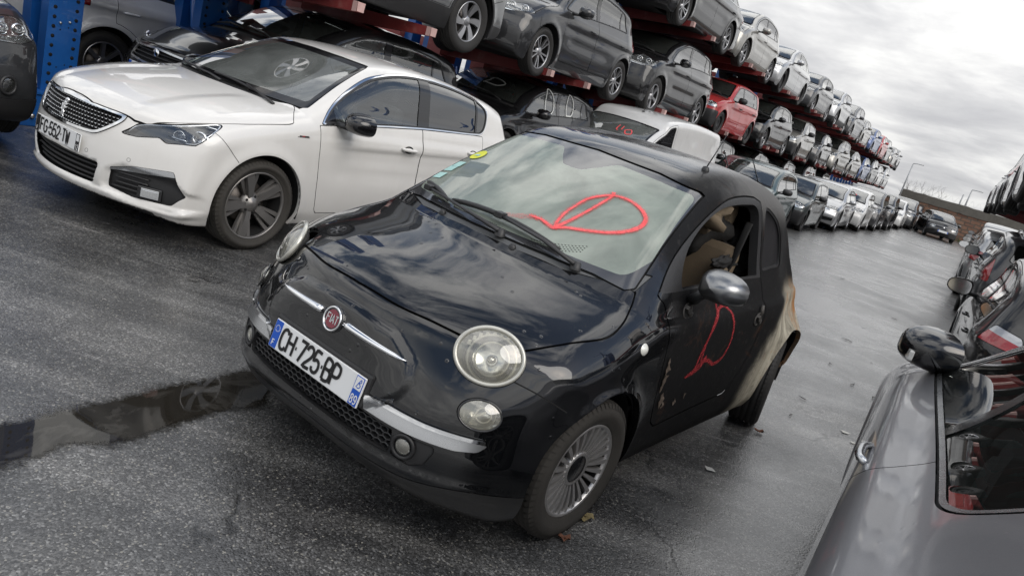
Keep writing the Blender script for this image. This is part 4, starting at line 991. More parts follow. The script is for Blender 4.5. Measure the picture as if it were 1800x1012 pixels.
    mb = MB(); mb.add([c+n*.003+u*x+v*y for (x, y) in ((-.012, -.02), (.002, -.02), (.002, .012), (-.012, .02))], [(0, 1, 2, 3)], 0); mb.build('sticker_mark', [MATS['sticker_mint']], root)
    for (p, a) in (((-.391, -.560, 1.109), .034), ((-.425, -.545, 1.135), .030), ((-.330, -.565, 1.066), .032)):
        c, n = T.find_nearest(Vector(p))[:2]; sticker([c+u*x*a+v*y*a for (x, y) in ((-.8, -1.1), (.8, -1.1), (.8, 1.1), (-.8, 1.1))], MATS['sticker_mint'], 'paper_sticker')
    # aerial
    mb = MB(); p, n = K.top(-1.064, .417); mb.lathe([(0, .02), (.014, .016), (.02, 0), (.02, -.006)], 16, 0, 'Z', Matrix.Translation(p)); mb.tube([p+Vector((0, 0, .01)), p+Vector((-.06, 0, .10)), p+Vector((-.11, .0, .19))], [.004, .0032, .002], 6); mb.build('aerial', [MATS['black_plastic']], root)
    # peeled patch at the front of the roof
    # burnt cabin: tan seat shells, sagging scorched lining
    simple('tan_foam', (.15, .112, .072), .9, bumpy=.4, bscale=35, var=.5); simple('charred', (.010, .0095, .009), .8, bumpy=.9, bscale=30, var=.6); simple('tan_cloth', (.17, .13, .085), .9, bumpy=.3, bscale=20, var=.5)
    cabin(root, -.05, -1.22, .30, .60, 2, 'tan_foam', 1, .97)
    rr = random.Random(4)
    def rag(c, r, sq, mat, nm, seed, amp=.25):
        mb = MB(); V, F = [], []; n, m = 26, 16; g = random.Random(seed); ph = [(g.uniform(0, 6.3), g.uniform(0, 6.3), g.randint(2, 7), g.randint(2, 6), g.uniform(.3, 1)) for _ in range(9)]
        for i in range(m+1):
            th = math.pi*i/m
            for j in range(n):
                a = 2*math.pi*j/n; k = 1+amp*sum(w_*math.sin(f1*a+p1)*math.sin(f2*th+p2) for (p1, p2, f1, f2, w_) in ph)/3
                V.append((c[0]+r*sq[0]*k*math.sin(th)*math.cos(a), c[1]+r*sq[1]*k*math.sin(th)*math.sin(a), c[2]+r*sq[2]*k*math.cos(th)))
        for i in range(m):
            for j in range(n): F.append((i*n+j, i*n+(j+1) % n, (i+1)*n+(j+1) % n, (i+1)*n+j))
        mb.add(V, F, 0, True); mb.build(nm, [MATS[mat]], root)
    rag((-1.05, .42, 1.26), .17, (1.3, .9, .62), 'tan_cloth', 'sagging_headliner', 3, .5); rag((-1.00, .30, 1.16), .13, (1.0, .9, .7), 'tan_cloth', 'sagging_headliner', 8, .6)
    rag((-1.45, .34, 1.16), .17, (.8, .9, 1.1), 'charred', 'charred_padding', 5, .55); rag((-1.62, .40, .98), .20, (.9, .9, .9), 'charred', 'charred_padding', 6, .5); rag((-1.30, .58, 1.03), .05, (3.0, .5, .6), 'charred', 'charred_padding', 7, .6)
    mb = MB(); mb.tube([(-1.40, .60, 1.25), (-1.36, .60, 1.05), (-1.30, .56, .80)], [.02, .022, .02], 6, 0, flat=.2); mb.build('seat_belt', [MATS['gap']], root)
    # torn edges of the burnt door skin and the hanging remains of the rear bumper
    g = random.Random(11)
    for (x, z, s) in ((-.452, .690, .020), (-.462, .655, .026), (-.478, .610, .034), (-.470, .585, .030), (-.520, .505, .030), (-.56, .470, .022), (-.70, .455, .016), (-.80, .47, .014)):
        p, n = K.on(x, z); mb = MB(); Q = [p+Vector((s*g.uniform(.25, 1.0)*math.cos(a), g.uniform(.002, .010), s*1.5*g.uniform(.25, 1.1)*math.sin(a))) for a in np.linspace(0, 2*math.pi, 9)[:-1]]; mb.add([p+Vector((0, .006, 0))]+Q, [(0, i+1, (i+1) % 8+1) for i in range(8)], 0); mb.build('peeling_paint', [simple('peel', (.11, .085, .065), .7, bumpy=.5, bscale=60, var=.5)], doors[0])
    # wheels
    simple('worn_alloy', (.58, .565, .55), .38, .8, var=.25); simple('dusty_rubber', (.048, .044, .038), .85, bumpy=.3, bscale=120, var=.6)
    mats = [MATS['worn_alloy'], simple('dark_brake', (.05, .046, .042), .6, .5), MATS['gap'], MATS['gloss_black']]
    wheel(root, (0, .722, .292), .292, .185, .200, 'many', mats, 1, steer=STEER, tyre_mat='dusty_rubber'); wheel(root, (0, -.700, .292), .292, .185, .200, 'many', mats, -1, steer=STEER, tyre_mat='dusty_rubber')
    cm = [MATS['steel_rim'], MATS['brake'], MATS['gap'], MATS['gap']]
    wheel(root, (-2.235, .715, .290), .292, .185, .200, 'many', cm, 1, steer=.22, camber=.03); wheel(root, (-2.285, -.700, .292), .292, .185, .200, 'many', cm, -1)
    return root, K, doors, pb

# ---------------------------------------------------------------- the white family hatchback
def white_hatch_body():
    prof = [(.50, .20), (.74, .20), (.835, .225), (.868, .285), (.884, .37), (.880, .47), (.868, .56), (.852, .64), (.825, .72), (.785, .785), (.72, .825), (.60, .868), (.40, .922), (.15, .968), (-.05, .998), (-.15, 1.012), (-.15, 1.012),
            (-.40, 1.135), (-.66, 1.257), (-.90, 1.358), (-1.03, 1.404), (-1.2, 1.435), (-1.5, 1.457), (-1.85, 1.452), (-2.2, 1.424), (-2.55, 1.375), (-2.82, 1.325), (-2.97, 1.282), (-2.99, 1.262),
            (-3.08, 1.13), (-3.17, 1.00), (-3.235, .90), (-3.29, .79), (-3.35, .66), (-3.37, .52), (-3.35, .38), (-3.28, .29), (-3.1, .25), (-2.7, .22), (-2.2, .2), (-.5, .2)]
    plan = [(.95, .81), (.7, .865), (.45, .885), (.2, .896), (0, .90), (-.4, .886), (-.9, .882), (-1.6, .888), (-2.2, .898), (-2.62, .904), (-2.9, .885), (-3.15, .84), (-3.4, .77)]
    off = [(.12, .08), (.2, .045), (.28, .018), (.40, .006), (.55, .0), (.70, .001), (.80, .008), (.87, .020), (.93, .037), (.985, .056), (1.03, .078), (1.12, .108), (1.25, .150), (1.36, .188), (1.44, .225), (1.55, .29)]
    sweep = [(.9, .33), (.6, .33), (.2, .30), (-.1, .26), (-.5, .24), (-1.0, .18), (-1.4, .06), (-1.9, 0), (-2.6, -.05), (-3.0, -.16), (-3.4, -.26)]
    crown = [(.9, .02), (.6, .045), (.1, .05), (-.4, .04), (-1, .055), (-1.6, .06), (-2.4, .055), (-2.9, .03), (-3.4, .01)]
    def fillet(x, z): return .03+.09*sstep(z, .32, .6)*(1-.35*sstep(x, .1, .4))+.03*sstep(z, 1.1, 1.35)
    def wx(x, z):
        a = 0
        for xw in (0.0, -2.62):
            r = np.hypot(x-xw, z-.315); a = a+.014*np.exp(-((r-.375)/.05)**2)*sstep(z, .1, .3); a = a-.012*sstep(-r, -.385, -.365)*0
        a = a+.010*np.tanh((.775+.03*sstep(-x, .5, 2.6)-z)/.018)*sstep(-x, .5, .9)*sstep(z, .62, .72)*sstep(-z, -.92, -.84)*-1
        a = a-.012*np.exp(-((z-.60)/.10)**2)*sstep(-x, .45, .8)*sstep(x, -2.25, -1.9)
        return a
    V1 = rounded([(.40, .295), (.43, .40), (.52, .455), (.80, .43), (.95, .30), (.80, .235), (.55, .25)], .03); v1 = grid_sd(V1, .01, .4)
    LG = rounded([(-.2, .285), (.335, .285), (.375, .425), (-.2, .425)], .02); lg = grid_sd(LG, .01, .4)
    def extra(x, y, z, f):
        ay = np.abs(y); on = sstep(x, .35, .55)
        f = f+.030*on*sstep(-lg(ay, z), -.010, .016)+.022*on*sstep(-v1(ay, z), -.02, .02)
        # crisp lip at the bottom, standing out
        f = f-.016*on*sstep(z, .20, .235)*(1-sstep(z, .255, .285))
        # swage from the grille down between the intakes
        return f
    def zx(x, y, z):
        ay = np.abs(y); on = sstep(x, -.2, .1)*sstep(-x, -.85, -.6)
        return .014*on*(sstep(ay, .38, .50)-sstep(ay, .72, .84))*sstep(z, .7, .78)
    return Body(prof, plan, off, sweep, crown, fillet, W=.85, wextra=wx, extra=extra, zextra=zx)

def side_glass(K, DLO, pillars, glassmat, chrome=None, inset=(.012, .024), glassmats=None):
    """bright strip, rubber, pillars and panes inside one window outline"""
    f = poly_f(DLO); a = K.take(lambda V: np.maximum(f(V), .3-V[:, 1]), .0015, .006); b0, b1 = inset; out = {}
    strip = clip(a, lambda V: -f(V)-b0); inner = clip(a, lambda V: f(V)+b0)
    rub = clip(inner, lambda V: -f(V)-b1); inner = clip(inner, lambda V: f(V)+b1)
    if chrome: K.pair('window_strip', thick(strip, .003, .006), MATS[chrome])
    else: rub = join(rub, strip)
    K.pair('window_rubber', join(rub, walls(rub, .02)), MATS['black_plastic'])
    for p in pillars:
        pl, inner = split(inner, poly_f(np.array(p))); K.pair('pillar_cover', offset(pl, -.001*np.ones(len(pl.V))), MATS['gloss_black'])
    # separate the panes
    xs = sorted([np.mean([q[0] for q in p]) for p in pillars], reverse=True); lo = [9]+xs; hi = xs+[-9]
    for i, (x1, x0) in enumerate(zip(lo, hi)):
        g = clip(clip(inner, lambda V: V[:, 0]-x1), lambda V: x0-V[:, 0])
        if len(g.T): K.pair('side_window', offset(g, -.006*np.ones(len(g.V))), MATS[(glassmats or [glassmat]*9)[i]])
def door_cut(K, poly, mat, handle=None, hmat=None, hl=.19):
    d = K.take(fmax(poly_f(np.array(poly)), lambda V: .4-V[:, 1]), .0025, .012); D = K.pair('door', d, mat)
    if handle:
        for sd, o in zip((1, -1), D):
            p, n = K.on(*handle); mb = MB(); q = Vector((p.x, p.y, p.z)); P = []
            for t in np.linspace(-.5, .5, 9): P.append((q.x+t*hl, (q.y+.006+.022*(1-(2*t)**4))*1.0, q.z+.008*t))
            P = [(a, sd*b, c) for (a, b, c) in P]; mb.tube(P, [.010, .013, .014, .014, .014, .014, .014, .013, .010], 8, 0, flat=1.0); ho = mb.build('handle', [hmat or mat], o)
            dish = lens_dome((q.x+.0, sd*(q.y+.001), q.z), (n.x, sd*n.y, n.z), (0, 0, 1), hl*.30, .030, -.003, 20, 3); part('handle_dish', dish, MATS['gap'] if hmat else MATS['grey_plastic'], o)
    return D
def plate_at(K, c, yaw, tilt, text, parent, band='plate_blue', region=None, wd=.52, ht=.11, x=1):
    M = Matrix.Translation(c) @ Matrix.Rotation(yaw, 4, 'Z') @ Matrix.Rotation(tilt, 4, 'Y'); mb = MB(); mb.box((-.004, -wd/2, -ht/2), (.004, wd/2, ht/2), 0, .003, M); p = mb.build('number_plate', [MATS['plate_white']], parent)
    for (a, b) in ((-.2565, -.216), (.216, .2565)): mb = MB(); mb.box((.0041, a, -.052), (.0052, b, .052), 0, 0, M); mb.build('plate_band', [MATS[band]], p)
    if text:
        place = lambda u, v: tuple(M @ Vector((.0062, u, v))); mb = MB(); write(mb, text, -.202, -.0385, .0345, .077, .0095, .0125, place); mb.build('plate_number', [MATS['ink']], p)
        mb = MB(); write(mb, 'F', -.243, -.045, .012, .022, .004, .004, place)
        if region: write(mb, region, .222, -.045, .012, .030, .006, .0042, place)
        mb.box((.0055, .222, .006), (.0060, .251, .047), 0, 0, M); mb.build('plate_marks', [MATS['plate_white']], p)
    return p
def build_white_hatch():
    root = empty('family_hatchback'); tag(root, 'white five-door hatchback with plate FG-552-TW parked left of the burnt black car', 'car')
    pw = paint('pearl_white', (.70, .69, .665), 0, 0, dirt=.16, dirtcol=(.42, .39, .34), rough=.28, drops=.25); body = white_hatch_body(); K = Kit(root, body, .018, .007)
    WH = [(0, .317, .368, .885), (-2.62, .317, .368, .89)]; K.arches(WH)
    WS = half_poly([(0, 1.020), (.30, 1.016), (.55, 1.008), (.712, 1.001), (.735, 1.012), (.70, 1.09), (.568, 1.362), (.545, 1.380), (.3, 1.392), (0, 1.398)])
    ws = K.take(fmax(poly_f(WS, (1, 2)), lambda V: -1.30-V[:, 0]), .003, .010); f = poly_f(WS, (1, 2)); brd = clip(ws, lambda V: -f(V)-.03-.03*sstep(-V[:, 2], -1.06, -1.03)); gl = clip(ws, lambda V: f(V)+.03+.03*sstep(-V[:, 2], -1.06, -1.03))
    wo = K.one('windscreen', offset(gl, -.002*np.ones(len(gl.V))), MATS['sky_film_screen']); K.one('screen_border', offset(brd, -.002*np.ones(len(brd.V))), MATS['gloss_black'], wo)
    DLO = spline([(-.462, .925), (-.462, .925), (-.487, .962), (-.525, 1.004), (-.655, 1.112), (-.87, 1.239), (-1.036, 1.314), (-1.237, 1.366), (-1.447, 1.394), (-1.706, 1.404), (-1.964, 1.397), (-2.254, 1.370), (-2.46, 1.328), (-2.56, 1.27), (-2.572, 1.19), (-2.53, 1.08), (-2.47, 1.036), (-2.379, 1.024), (-1.609, .999), (-.937, .958), (-.462, .925)], False, 6)[:-1]
    side_glass(K, DLO, [[(-.3, .9), (-.60, .9), (-.60, 1.08), (-.3, 1.1)], [(-1.535, .95), (-1.685, .95), (-1.735, 1.45), (-1.60, 1.45)], [(-2.355, .95), (-2.385, .95), (-2.445, 1.45), (-2.42, 1.45)]], 'tint_glass', 'chrome', glassmats=['clear_glass', 'clear_glass', 'tint_glass', 'tint_glass'])
    # lamps before the bonnet
    HLP = rounded([(.755, .640), (.69, .722), (.60, .762), (.472, .803), (.300, .832), (.389, .780), (.455, .726), (.502, .684), (.553, .674), (.612, .656), (.632, .678), (.708, .646)], .008)
    hl = K.take(fmax(poly_f(HLP), lambda V: .42-V[:, 1]), .002, .008)
    HOOD = np.concatenate([[(.795, -.2), (.795, 0)], spline([(.79, .194), (.765, .30), (.72, .436)], False, 5), [(.70, .50)], spline([(.66, .58), (.56, .68), (.472, .736), (.294, .799), (.049, .837), (-.16, .846), (-.212, .840)], False, 5), spline([(-.222, .82), (-.27, .755), (-.325, .69), (-.33, .66), (-.21, .49), (-.125, .21), (-.105, 0)], False, 5), [(-.105, -.2)]])
    hd = K.take(fmax(poly_f(HOOD, (0, 1)), lambda V: .70-V[:, 2]), .0025, .014); K.one('bonnet', join(hd, walls(hd, .012)), pw)
    CW = np.array([(-.103, -.2), (-.103, 0), (-.123, .21), (-.208, .49), (-.328, .66), (-.345, .72), (-.42, .72), (-.35, .3), (-.30, -.2)])
    cw = K.take(fmax(poly_f(CW, (0, 1)), lambda V: V[:, 2]-1.06, lambda V: .95-V[:, 2]), .001, .004); K.one('cowl_grille', offset(cw, -.012*np.ones(len(cw.V))), MATS['black_plastic'])
    # headlights: dark housing, projector, bright lower edge, clear cover
    pr = MB()
    for sd, (nm) in ((1, 'headlight'), (-1, 'headlight')):
        L = hl if sd > 0 else mirrored(hl); bw = offset(L, -.035*np.ones(len(L.V))); lamp = part('headlight', bw, MATS['gloss_black'], root); part('lens', offset(L, -.001*np.ones(len(L.V))), glass('dark_lens', (.86, .88, .9), .02), lamp)
        mb = MB()
        for (x, z, r) in ((.475, .742, .040), (.56, .722, .034)):
            p, n = K.on(x, z); c = Vector((p.x, sd*p.y, p.z))-Vector((n.x, sd*n.y, n.z))*.022; fw = Vector((.85, sd*.5, .05)); ring(c, fw, (0, 0, 1), r, r*.9, .006, mb, 0, 24, 6, .012)
            s_ = lens_dome(c-fw.normalized()*.004, fw, (0, 0, 1), r*.9, r*.8, .014, 20, 4); mb.add(s_.V, s_.T, 1, True)
        for (x0, z0, x1, z1) in ((.42, .80, .36, .795), (.60, .70, .53, .695), (.50, .705, .42, .745)):
            pts = [K.on(x0+(x1-x0)*t, z0+(z1-z0)*t)[0] for t in np.linspace(0, 1, 5)]; mb.tube([(p.x-.01, sd*(p.y-.012), p.z) for p in pts], .008, 6)
        EDGE = [(.735, .652), (.69, .712), (.60, .752), (.472, .792), (.335, .820), (.395, .775), (.452, .735), (.497, .694), (.548, .683)]
        pts = [K.on(x, z)[0] for (x, z) in spline(EDGE, False, 4)]; mb.tube([(p.x-.004, sd*(p.y-.006), p.z) for p in pts], .0055, 6)
        mb.build('projector', [MATS['chrome'], MATS['lamp_lens']], lamp)
    # upper grille with its bright frame, net of short bars and the animal badge
    GP = np.concatenate([[(-.15, .768), (0, .768)], spline([(.2, .757), (.36, .752), (.452, .750)], False, 4), spline([(.452, .750), (.445, .708), (.36, .622), (.31, .592), (.24, .582), (0, .577)], False, 4), [(-.15, .577)]])
    gf = poly_f(GP, (1, 2)); g = K.take(fmax(gf, lambda V: .3-V[:, 0]), .0015, .006); fr = clip(g, lambda V: -gf(V)-.017-.010*sstep(V[:, 2], .735, .75)); gi = clip(g, lambda V: gf(V)+.017+.010*sstep(V[:, 2], .735, .75))
    fo = K.one('grille_frame', thick(fr, .010, .02), MATS['chrome']); K.one('grille_back', offset(gi, -.035*np.ones(len(gi.V))), MATS['gap'], fo)
    mb = MB(); T = K.tree()
    for r in range(7):
        z = .600+.0225*r; pts = []
        for y in np.linspace(-.43, .43, 60):
            if poly_sd(GP, np.array([abs(y)]), np.array([z]))[0] > -.016: continue
            p, n = K.front(y, z); pts.append(p-Vector((.016, 0, 0)))
        if len(pts) > 3: mb.tube(pts, .0048, 5, 1)
        for k in range(-16, 17):
            y = (k+.5*(r % 2))*.027
            if poly_sd(GP, np.array([abs(y)+.012]), np.array([z]))[0] > -.02: continue
            p, n = K.front(y, z); q = K.front(y+.013, z)[0]; mb.tube([p-Vector((.008, 0, 0)), q-Vector((.008, 0, 0))], [.0042, .0030], 5, 0)
            p2 = K.front(y, z+.011)[0]; mb.tube([p-Vector((.02, 0, .01)), p2-Vector((.02, 0, 0))], .004, 4, 1)
    mb.build('grille_net', [MATS['satin_chrome'], MATS['black_plastic']], fo)
    c, n = K.front(0.0, .672); M = Matrix.Translation(c+Vector((.004, 0, 0))) @ Matrix.Rotation(-.16, 4, 'Y')
    LION = [([(-.012, -.055), (-.006, -.02), (-.004, .01), (.004, .036)], [.016, .020, .024, .020]), ([(.004, .036), (.014, .050), (.026, .048), (.030, .038)], [.020, .024, .018, .008]), ([(-.002, .02), (.018, .018), (.030, .026)], [.014, .010, .006]), ([(-.004, .004), (.016, -.004), (.030, .004)], [.014, .010, .006]),
            ([(-.008, -.018), (.006, -.034), (.004, -.054), (.016, -.060)], [.018, .014, .010, .008]), ([(-.010, -.05), (-.020, -.056), (-.028, -.052)], [.010, .008, .006]), ([(-.012, -.03), (-.028, -.018), (-.026, .006), (-.034, .016)], [.008, .007, .006, .004])]
    mb = MB()
    for P, w_ in LION: mb.tube([M @ Vector((.006, y, z)) for (y, z) in spline(P, False, 4)], [float(x) / 2 for x in np.interp(np.linspace(0, 1, len(spline(P, False, 4))), np.linspace(0, 1, len(w_)), w_)], 6, 0, flat=1)
    mb.build('badge', [MATS['chrome']], fo)
    # lower intake and side vents with fog lamps
    LG = half_poly([(0, .285), (.32, .287), (.335, .30), (.372, .408), (.365, .425), (0, .438)]); lf = poly_f(LG, (1, 2)); li = K.take(fmax(lf, lambda V: .3-V[:, 0]), .001, .003); lo = K.one('lower_intake', join(offset(li, -.05*np.ones(len(li.V))), walls(li, .05)), MATS['gap'])
    mb = MB()
    for z in (.300, .330, .362, .394, .422):
        pts = [K.front(y, z)[0]-Vector((.012, 0, 0)) for y in np.linspace(-.37, .37, 41) if poly_sd(LG, np.array([abs(y)]), np.array([z]))[0] < -.004]
        if len(pts) > 3: mb.tube(pts, .008, 6, 0, flat=1.0)
    mb.build('intake_slats', [MATS['black_plastic']], lo)
    VP = rounded([(.432, .300), (.452, .425), (.583, .470), (.79, .500), (.850, .36), (.79, .285), (.585, .275)], [.02, .012, .02, .015, .02, .03, .02]); vf = poly_f(VP, (1, 2)); ve = K.take(fmax(vf, lambda V: .3-V[:, 0], lambda V: .4-V[:, 1]), .001, .003)
    led, ve2 = split(ve, lambda V: -(V[:, 2]-(.412+.16*(V[:, 1]-.452)+.0*V[:, 1]))); VO = K.pair('side_vent', join(offset(ve2, -.018*np.ones(len(ve2.V))), walls(ve2, .02)), MATS['black_plastic']); K.pair('day_lamp', thick(led, .003, .01), MATS['satin_chrome'], VO)
    for sd, o in ((1, VO[0]), (-1, VO[1])):
        mb = MB()
        for z in (.315, .345, .375, .405):
            pts = [K.front(y, z)[0]-Vector((.006, 0, 0)) for y in np.linspace(.45, .66, 9)]; pts = [(p.x, sd*p.y, p.z) for p in pts if poly_sd(VP, np.array([p.y]), np.array([z]))[0] < -.012]
            if len(pts) > 3: mb.tube(pts, .007, 5)
        mb.build('vent_slats', [MATS['black_plastic']], o)
        p, n = K.front(.672, .325); mb = MB(); Mf = Matrix.Translation((p.x-.008, sd*p.y, p.z)) @ Matrix.Rotation(sd*math.radians(38), 4, 'Z'); mb.box((-.03, -.075, -.042), (.010, .075, .042), 0, .012, Mf); mb.box((.008, -.050, -.028), (.014, .058, .028), 1, .006, Mf); mb.box((.0125, -.040, -.019), (.0165, .048, .019), 2, .004, Mf); mb.build('fog_lamp', [MATS['gloss_black'], MATS['chrome'], MATS['lamp_bowl']], o)
    # tail lamps, rear screen
    RW = half_poly([(0, 1.05), (.55, 1.05), (.62, 1.08), (.54, 1.25), (0, 1.262)]); rw = K.take(fmax(poly_f(RW, (1, 2)), lambda V: V[:, 0]+2.7), .003, .01); K.one('rear_window', offset(rw, -.002*np.ones(len(rw.V))), MATS['tint_glass'])
    TL = rounded([(-3.40, .78), (-3.40, .95), (-3.05, .96), (-2.86, .90), (-3.05, .80)], .02); tl = K.take(fmax(poly_f(TL), lambda V: .42-V[:, 1]), .002, .01); K.pair('tail_light', offset(tl, -.001*np.ones(len(tl.V))), MATS['red_lamp'])
    D1 = [(-.445, .918), (-.462, .70), (-.50, .45), (-.53, .30), (-.55, .27), (-1.60, .27), (-1.612, .45), (-1.60, .70), (-1.600, .997), (-.937, .956)]; D2 = [(-1.604, .997), (-1.606, .70), (-1.617, .45), (-1.606, .27), (-2.14, .27), (-2.20, .42), (-2.27, .55), (-2.40, .66), (-2.47, .78), (-2.49, 1.02), (-2.379, 1.021)]
    door_cut(K, D1, pw, (-1.42, .824), pw); door_cut(K, D2, pw, (-2.33, .86), pw)
    K.close(pw, WH)
    # joint from headlight to wheel arch, sensors, wing script
    T = K.tree()
    for s in (1, -1): mb = MB(); stroke_on(T, [(.386, s*.838, .78), (.30, s*.885, .70), (.227, s*.908, .619)], .004, .0006, mb); mb.build('bumper_joint', [MATS['gap']], root)
    mb = MB()
    for (y, z) in ((.281, .475), (.552, .50), (-.281, .475), (-.552, .50)):
        p, n = K.front(y, z); n = K.outward(p) ; ring(p, n, (0, 0, 1), .0115, .0115, .0012, mb, 0, 16, 5)
    mb.build('parking_sensors', [MATS['grey_plastic']], root)
    for s in (1, -1):
        mb = MB(); 
        for k in range(7): p, n = K.on(-.255-.013*k, .831); mb.box((-.005, -.0015, -.006 if k else -.008), (.004, .0025, .006), 1 if 1 < k < 4 else 0, 0, Matrix.Translation((p.x, s*p.y, p.z)))
        p0 = K.on(-.235, .826)[0]; p1 = K.on(-.345, .826)[0]; mb.tube([(p0.x, s*(p0.y+.001), p0.z), (p1.x, s*(p1.y+.001), p1.z)], .0025, 5, 0); mb.build('wing_script', [MATS['gloss_black'], MATS['red_lamp']], root)
    plate_at(K, (.874, 0, .507), 0, math.radians(-3), 'FG-552-TW', root, 'ink', '12')
    for s in (1, -1): wing_mirror(K, (-.665, .985, .985), (-.62, .835, .945), (.18, .235, .165), MATS['gloss_black'], s, fold=-.15)
    # wiper lying along the foot of the screen
    def lift(p, d): h = T.find_nearest(Vector(p)); return h[0]+Vector((.5, 0, .86))*d
    for (a, b, c) in (((-.20, .62, 1.01), (-.22, .30, 1.03), (-.20, -.05, 1.04)), ((-.14, .10, 1.01), (-.17, -.2, 1.03), (-.30, -.60, 1.03))):
        mb = MB(); mb.tube([lift(a, .01), lift([(a[i]+b[i])/2 for i in range(3)], .026), lift(b, .024)], [.015, .012, .009], 8, 0, flat=.6); mb.tube([lift([b[i]*(1-t)+c[i]*t+(a[i]-b[i])*.35*(1-t) for i in range(3)], .014) for t in np.linspace(0, 1, 7)], .009, 6); mb.build('wiper', [MATS['black_plastic']], root)
    # inside: the deflated airbag over the wheel, a slip of paper on the dash
    cabin(root, -.16, -1.35, .30, .68, 2, 'seat_fabric', 1, .98)
    simple('airbag', (.62, .62, .60), .8, bumpy=.4, bscale=25); mb = MB(); V, F = [], []; g = random.Random(2)
    for i in range(9):
        for j in range(24):
            a = 2*math.pi*j/24; r = .17*(1-i/8)*(1+.18*math.sin(3*a+1)+.10*math.sin(7*a)); V.append((-.96+.10*math.sin(i)*.2-.05*(1-(i/8)**2)+r*math.cos(a)*.45, .36+r*math.sin(a), .92+r*math.cos(a)*.8+.02*math.sin(5*a)))
    for i in range(8):
        for j in range(24): F.append((i*24+j, i*24+(j+1) % 24, (i+1)*24+(j+1) % 24, (i+1)*24+j))
    mb.add(V, F, 0, True); mb.build('airbag', [MATS['airbag']], root)
    simple('paper', (.62, .68, .52), .6); mb = MB(); mb.box((-.10, -.13, 0), (.10, .13, .004), 0, 0, Matrix.Translation((-.50, -.40, .955)) @ Matrix.Rotation(.5, 4, 'Z') @ Matrix.Rotation(-.35, 4, 'Y')); mb.build('paper_slip', [MATS['paper']], root)
    simple('graphite_alloy', (.25, .24, .23), .40, .7, var=.2)
    mats = [MATS['graphite_alloy'], MATS['brake'], MATS['gap'], MATS['satin_chrome']]
    for (x, st) in ((0, .0), (-2.62, 0)):
        for s in (1, -1): wheel(root, (x, s*.775, .317), .317, .225, .242, 'five', mats, s, steer=st, tyre_mat='dusty_rubber', spin=.35)
    return root, K

# ---------------------------------------------------------------- the other cars of the yard
def yard_body(p):
    fo, wb, ro, H, gc = p['fo'], p['wb'], p['ro'], p['H'], p['gc']; xc, zc = p['cowl']; xh, zh_ = p['head']; zf = p['nose']; W = p['W']; xe, ze = p['roofend']; sq = p.get('square', 0)
    hood = [(fo-.13-.25*(1-sq)*.3, zf+.005), (fo*.45+xc*.2, zf+(zc-zf)*.52+.02), (xc*.55+.1*fo, zf+(zc-zf)*.80+.014), (xc, zc), (xc, zc)]
    front = [(fo-.5, gc), (fo-.14, gc+.005), (fo-.035, gc+.06), (fo, gc+.20), (fo-.005, gc+.34), (fo-.035-.03*(1-sq), zf-.13), (fo-.065-.04*(1-sq), zf-.045)]
    n = 4; ws = [(xc+(xh-xc)*t, zc+(zh_-zc)*(t+.09*math.sin(math.pi*t))) for t in (.25, .5, .75)]
    roof = [(xh, zh_), (xh-.18, zh_+(H-zh_)*.55), (xh*.5+xe*.5+.1, H), (xe+.35, ze+(H-ze)*.55), (xe, ze)]
    tail = p['tail']; e = -(wb+ro)
    rear = [(e, .60), (e+.0, .48), (e+.02, .36), (e+.10, gc+.06), (e+.35, gc+.02)]
    prof = front+hood+ws+roof+tail+rear+[(-wb, gc), (-.5, gc)]
    plan = [(fo+.05, W*.86), (fo-.25, W*.955), (.1, W*.995), (-.5, W*.985), (-wb*.6, W*.99), (-wb, W), (-wb-.3*ro, W*.985), (e+.1, W*.90), (e-.1, W*.84)]
    zb = p['belt'][0]; tb = p.get('tumble', .20)
    off = [(gc-.06, .08), (gc+.03, .04), (gc+.14, .014), (.5, .002), (zb-.25, .0), (zb-.12, .006), (zb-.04, .022), (zb+.03, .05), (zb+.1, .078), (zb+.25, .078+.15*tb*1.7), (H-.08, .078+tb*(H-.08-zb-.1)*1.75*.55), (H+.1, .078+tb*(H+.1-zb-.1)*1.75*.72)]
    if sq: off = [(gc-.06, .06), (gc+.05, .03), (gc+.2, .012), (.5, 0), (zb-.06, .004), (zb+.02, .03), (zb+.10, .045), (H-.06, .045+tb*(H-.16-zb)), (H+.1, .06+tb*(H-zb))]
    off = p.get('off', off); ss = p.get('sweep', .26)
    sweep = [(fo+.1, ss*1.05), (fo-.3, ss*1.05), (xc, ss*.85), (xh, ss*.55), (xh-.5, .05), (-wb*.7, 0), (-wb-.1, -.05), (e, -ss*.7)]
    crown = [(fo, .03), (0, .05), (xh, .05), (xh-.8, .055), (-wb, .05), (e, .02)]
    fr = p.get('fillet', .11)
    def fillet(x, z): return .03+(fr-.03)*sstep(z, .32, .62)
    flare = p.get('flare', .014); Rw = p['R']; za = Rw
    def wx(x, z):
        a = 0
        for xw in (0.0, -wb):
            r = np.hypot(x-xw, z-za); a = a+flare*np.exp(-((r-(Rw+.07))/.05)**2)*sstep(z, .1, .3)
        c = p.get('crease', .010); zc2 = zb-.17+.03*sstep(-x, .4, wb)
        a = a+c*np.tanh((z-zc2)/.015)*sstep(-x, .3, .7)*sstep(z, zb-.30, zb-.2)*sstep(-z, -zb+.02, -zb+.07)
        return a-.010*np.exp(-((z-.58)/.09)**2)*sstep(-x, .45, .8)*sstep(x, -wb+.4, -wb+.75)
    return Body(prof, plan, off, sweep, crown, fillet, W=W*.95, wextra=wx)
def mirror_poly(P): return half_poly(P)
